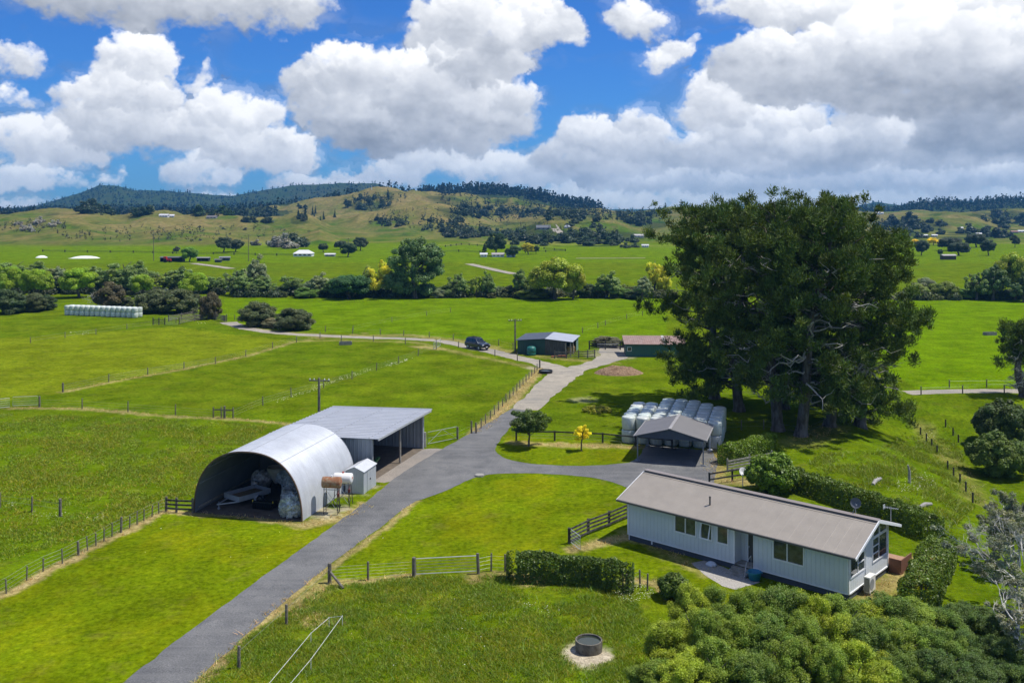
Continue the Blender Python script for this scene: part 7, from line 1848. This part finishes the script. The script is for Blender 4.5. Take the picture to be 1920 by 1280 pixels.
rows = [ ('back', 52.2, [(1300,3.55,BG),(1352,3.5,YG),(1408,3.6,YG),(1462,3.75,CG),(1520,3.7,BG),(1575,3.35,YG),(1622,3.0,BG),(1668,3.25,CG),(1716,3.15,YG),(1762,2.7,CG),(1812,2.4,DG),(1862,2.2,DG)]),
         ('middle', 49.2, [(1262,3.0,BG),(1322,3.4,YG),(1384,3.5,YG),(1448,3.4,CG),(1512,3.5,YG),(1572,3.3,BG),(1634,3.3,CG),(1696,3.3,YG),(1756,3.0,CG),(1818,2.6,DG),(1880,2.2,DG)]),
         ('front', 46.4, [(1235,2.3,YG),(1292,2.7,BG),(1356,2.9,YG),(1424,2.9,CG),(1492,3.0,YG),(1560,2.9,YG),(1628,3.0,BG),(1694,2.9,CG),(1762,2.7,DG),(1830,2.3,DG),(1896,2.0,DG)]) ]
k_ = 0
for rn, D, lst in rows:
    hk = {'back': .93, 'middle': .97, 'front': 1.}[rn]
    for j, (px, h, c) in enumerate(lst):
        kk = rnd.uniform(.88, 1.12); Dj = D+rnd.uniform(-.5, .5); x = xof(px, Dj); z = gz(x, Dj)
        cn = {BG: 'bright yellow-green', YG: 'mid green', DG: 'dark green', CG: 'cool green'}[c]
        TH.place(k_, Vector((x, Dj, z)), (rnd.uniform(.72, 1.02), rnd.uniform(.72, .94), (h*hk-z)/3.7*rnd.uniform(.88, 1.06)), rnd.uniform(0, 6.3), tuple(a*kk for a in c), f"{cn} rounded shrub, {ORD[j]} from left in the {rn} row of the foreground thicket", 'shrubs of the foreground thicket'); k_ += 1
lichen_b = mat('lichen_bark', (.55, .53, .48), .95, 0, .25, 5)
# ------------------------------------------------------------------ lichen-grey trees
def lichen(label, q, h, w, seed, leafy=.5, name='lichen_tree', lean=(0, 0), col=(.26, .27, .17)):
    g = np.random.default_rng(seed); rr_ = random.Random(seed); mb = MB(); bl = []
    def grow(p, d, L, r_, lev):
        e = p+d*L; path = limb(p, e, rr_.uniform(-.08, .12), .3, 4, rr_); branch_mesh(mb, path, r_, r_*.6, 6 if lev < 2 else 3)
        if lev >= 2 and rr_.random() < leafy: s_ = rr_.uniform(.12, .28); bl.append((e.x, e.y, e.z, s_*1.3, s_*1.3, s_))
        if lev == 5: return
        for k in range((3, 3, 3, 3, 4)[lev]):
            nd = (d*.75+Vector((rr_.gauss(0, .62), rr_.gauss(0, .62), rr_.gauss(.10, .5)))).normalized()
            b0 = path[rr_.randrange(2, 5)]; grow(b0, nd, L*rr_.uniform(.5, .72), r_*.55, lev+1)
    for k in range(4):
        a = k*1.57+rr_.uniform(-.4, .4); grow(Vector((0, 0, .2)), Vector((w*.07*math.cos(a)+lean[0], w*.07*math.sin(a)+lean[1], 1)).normalized(), h*.36, .085, 0)
    root = empty(name, label, 'tree', q); mb.build('trunk', lichen_b, root)
    if bl: V, T = blob_leaves(bl, .10, .8, g=g, var=.5, hue=.2); c = np_mesh('crown', V, 4, leaf_m, T, root); c.color = (*col, 1)
    return root
x = xof(1925, 57.); lichen('grey lichen-covered tree with tangled bare branches at the right edge', Vector((x, 57, gz(x, 57))), 9.0, 5, 3, .05, lean=(-.32, 0))
x = xof(1930, 50.); lichen('half-dead grey tree hanging over the thicket at the lower right', Vector((x, 50, gz(x, 50))), 6.4, 5, 8, .05, lean=(-.22, -.1))
x = xof(1905, 64.); lichen('greyish thin-leaved tree behind the right-hand hedge', Vector((x, 64, gz(x, 64))), 6.6, 4, 12, .14, lean=(-.1, 0), col=(.20, .22, .12))
q = at(187,577); o = lichen('bleached leafless tree behind the far bale wall', q, 6.0, 10, 21, .0, lean=(-.3, 0), name='dead_tree')

# ------------------------------------------------------------------ rough grass, flowers
def blades(name, pts, hts, col, seed, per=5, w=.035, mat_=None, spread=.12):
    g = np.random.default_rng(seed); n = len(pts); P = np.repeat(pts, per, 0)+np.c_[g.normal(size=(n*per, 2))*spread, np.zeros(n*per)]
    Hh = np.repeat(hts, per)*g.uniform(.6, 1.2, n*per); a = g.uniform(0, 2*pi, n*per); b_ = np.stack([np.cos(a), np.sin(a), 0*a], 1)
    lean = np.stack([g.normal(size=n*per), g.normal(size=n*per), 0*a], 1)*.9*Hh[:, None]
    top = P+lean+np.c_[0*Hh, 0*Hh, Hh]; V = np.stack([P-b_*w, P+b_*w, top], 1).reshape(-1, 3)
    t = (np.repeat(g.uniform(.7, 1.3, n), per)*g.uniform(.8, 1.2, n*per))[:, None]*np.array([1, 1, 1]); t[:, 0] *= g.uniform(.8, 1.4, n*per)
    o = np_mesh(name, V, 3, mat_ or leaf_m, t); o.color = (*col, 1); return tag(o, kind='stuff')
def scatter_poly(poly, n, seed, thr=None, sc=.5):
    g = np.random.default_rng(seed); lo = poly.min(0); hi = poly.max(0); p = g.uniform(lo, hi, (n, 2)); k = in_poly(p[:, 0], p[:, 1], poly)
    if thr is not None: k &= fbm(p[:, 0]*sc, p[:, 1]*sc, seed, 3) > thr
    p = p[k]; return np.c_[p, height(p[:, 0], p[:, 1])]
def soft(poly, n, seed, sc, lo, hi):
    p = scatter_poly(poly, n, seed); k = fbm(p[:, 0]*sc, p[:, 1]*sc, seed, 4)
    k = np.where(np.hypot(p[:, 0]-tq.x, p[:, 1]-tq.y+.3) < 1.5, 0, k)
    return p[np.random.default_rng(seed).random(len(p)) < sstep(lo, hi, k)]
LPAD_ = P2([(-100,1080),(150,1010),(310,950),(365,940),(500,800),(420,790),(0,775),(-200,800)])
SLOPE = P2([(1480,900),(1540,850),(1640,850),(1700,800),(1790,800),(1840,940),(1780,1000)])
for poly, n, hh, col, sd_, w_, sc in ((NEARP, 90000, .14, (.17, .26, .008), 4, .020, .8), (NEARP, 40000, .17, (.24, .28, .012), 9, .018, .5), (NEARP, 14000, .26, (.13, .23, .008), 19, .022, 1.1),
                                  (LPAD_, 50000, .16, (.18, .27, .008), 14, .035, .5), (LPAD_, 30000, .20, (.24, .27, .014), 15, .03, .3)):
    pp = soft(poly, n, sd_, sc, .35, .72); blades('grass', pp, np.full(len(pp), hh), col, sd_+1, 4, w_)
pp = soft(SLOPE, 36000, 24, .4, .35, .7); blades('grass', pp, np.full(len(pp), .30), (.18, .25, .008), 8, 4, .035)
# long dry grass along the fences
pts = []; g = np.random.default_rng(77)
for pl, hw, s in DRYLINES:
    for a, b in zip(pl[:-1], pl[1:]):
        L = np.hypot(*(b-a)); n = int(L*hw*9*s)
        if L < .1 or a[1] > 150: continue
        t = g.random((n, 1)); q = a+(b-a)*t; d = (b-a)/L; q = q+np.array([-d[1], d[0]])*g.normal(size=(n, 1))*hw*.45; pts.append(q)
pts = np.concatenate(pts); pts = np.c_[pts, height(pts[:, 0], pts[:, 1])]
blades('dry_grass', pts, np.full(len(pts), .20), (.50, .40, .18), 9, 4, .022)
fp = []
for (px, py, rx, ry, n) in [(1190,1118,36,16,300),(1165,1100,20,8,120),(985,1140,30,12,40),(1030,1150,20,8,24),(90,970,40,8,90),(180,975,26,6,50),(20,952,12,5,30),(640,712,60,14,260),(560,742,50,10,140),(745,682,30,10,120),(1710,912,30,16,160),(1680,920,20,10,60),(1735,905,20,14,60),(380,607,10,2,30),(520,618,14,3,30),(150,626,20,3,40),(420,1010,300,60,40),(700,1220,250,60,40),(900,1150,120,40,30),(1740,815,16,8,40),(1640,905,14,4,40)]:
    for k in range(int(n*.6)):
        q_ = math.sqrt(rnd.random()); t = rnd.uniform(0, 6.3)
        if (px, py) in ((640,712),(560,742),(745,682)): yy = py-(rx*q_*math.cos(t))*.30+ry*.25*q_*math.sin(t)
        else: yy = py+ry*q_*math.sin(t)
        q = at(px+rx*q_*math.cos(t), yy); fp.append((q.x, q.y, q.z+rnd.uniform(.12, .35)))
fp = np.array(fp); g = np.random.default_rng(5); nn = unit(g.normal(size=(len(fp), 3))*.5+np.array([0, 0, 1.])); sz = .065*np.clip(fp[:, 1]/80, .8, 2)*g.uniform(.7, 1.4, len(fp))
o = np_mesh('wild_flowers', leaf_quads(fp, nn, sz, 1.0, g), 4, leaf_m, np.ones((len(fp), 3))); o.color = (.75, .74, .62, 1); tag(o, kind='stuff')
# ------------------------------------------------------------------ air
HAZE = True
if HAZE:
    mb = MB(); mb.bbox((-5000, -200, -4.5), (5000, 5000, 190)); m, nt, out = new_mat('air'); v = N(nt, 'ShaderNodeVolumePrincipled'); nt.links.new(v.outputs[0], out.inputs['Volume'])
    v.inputs['Color'].default_value = (.15, .52, 1, 1); v.inputs['Density'].default_value = .0001; v.inputs['Anisotropy'].default_value = .2
    o = mb.build('haze', m); tag(o, kind='stuff')
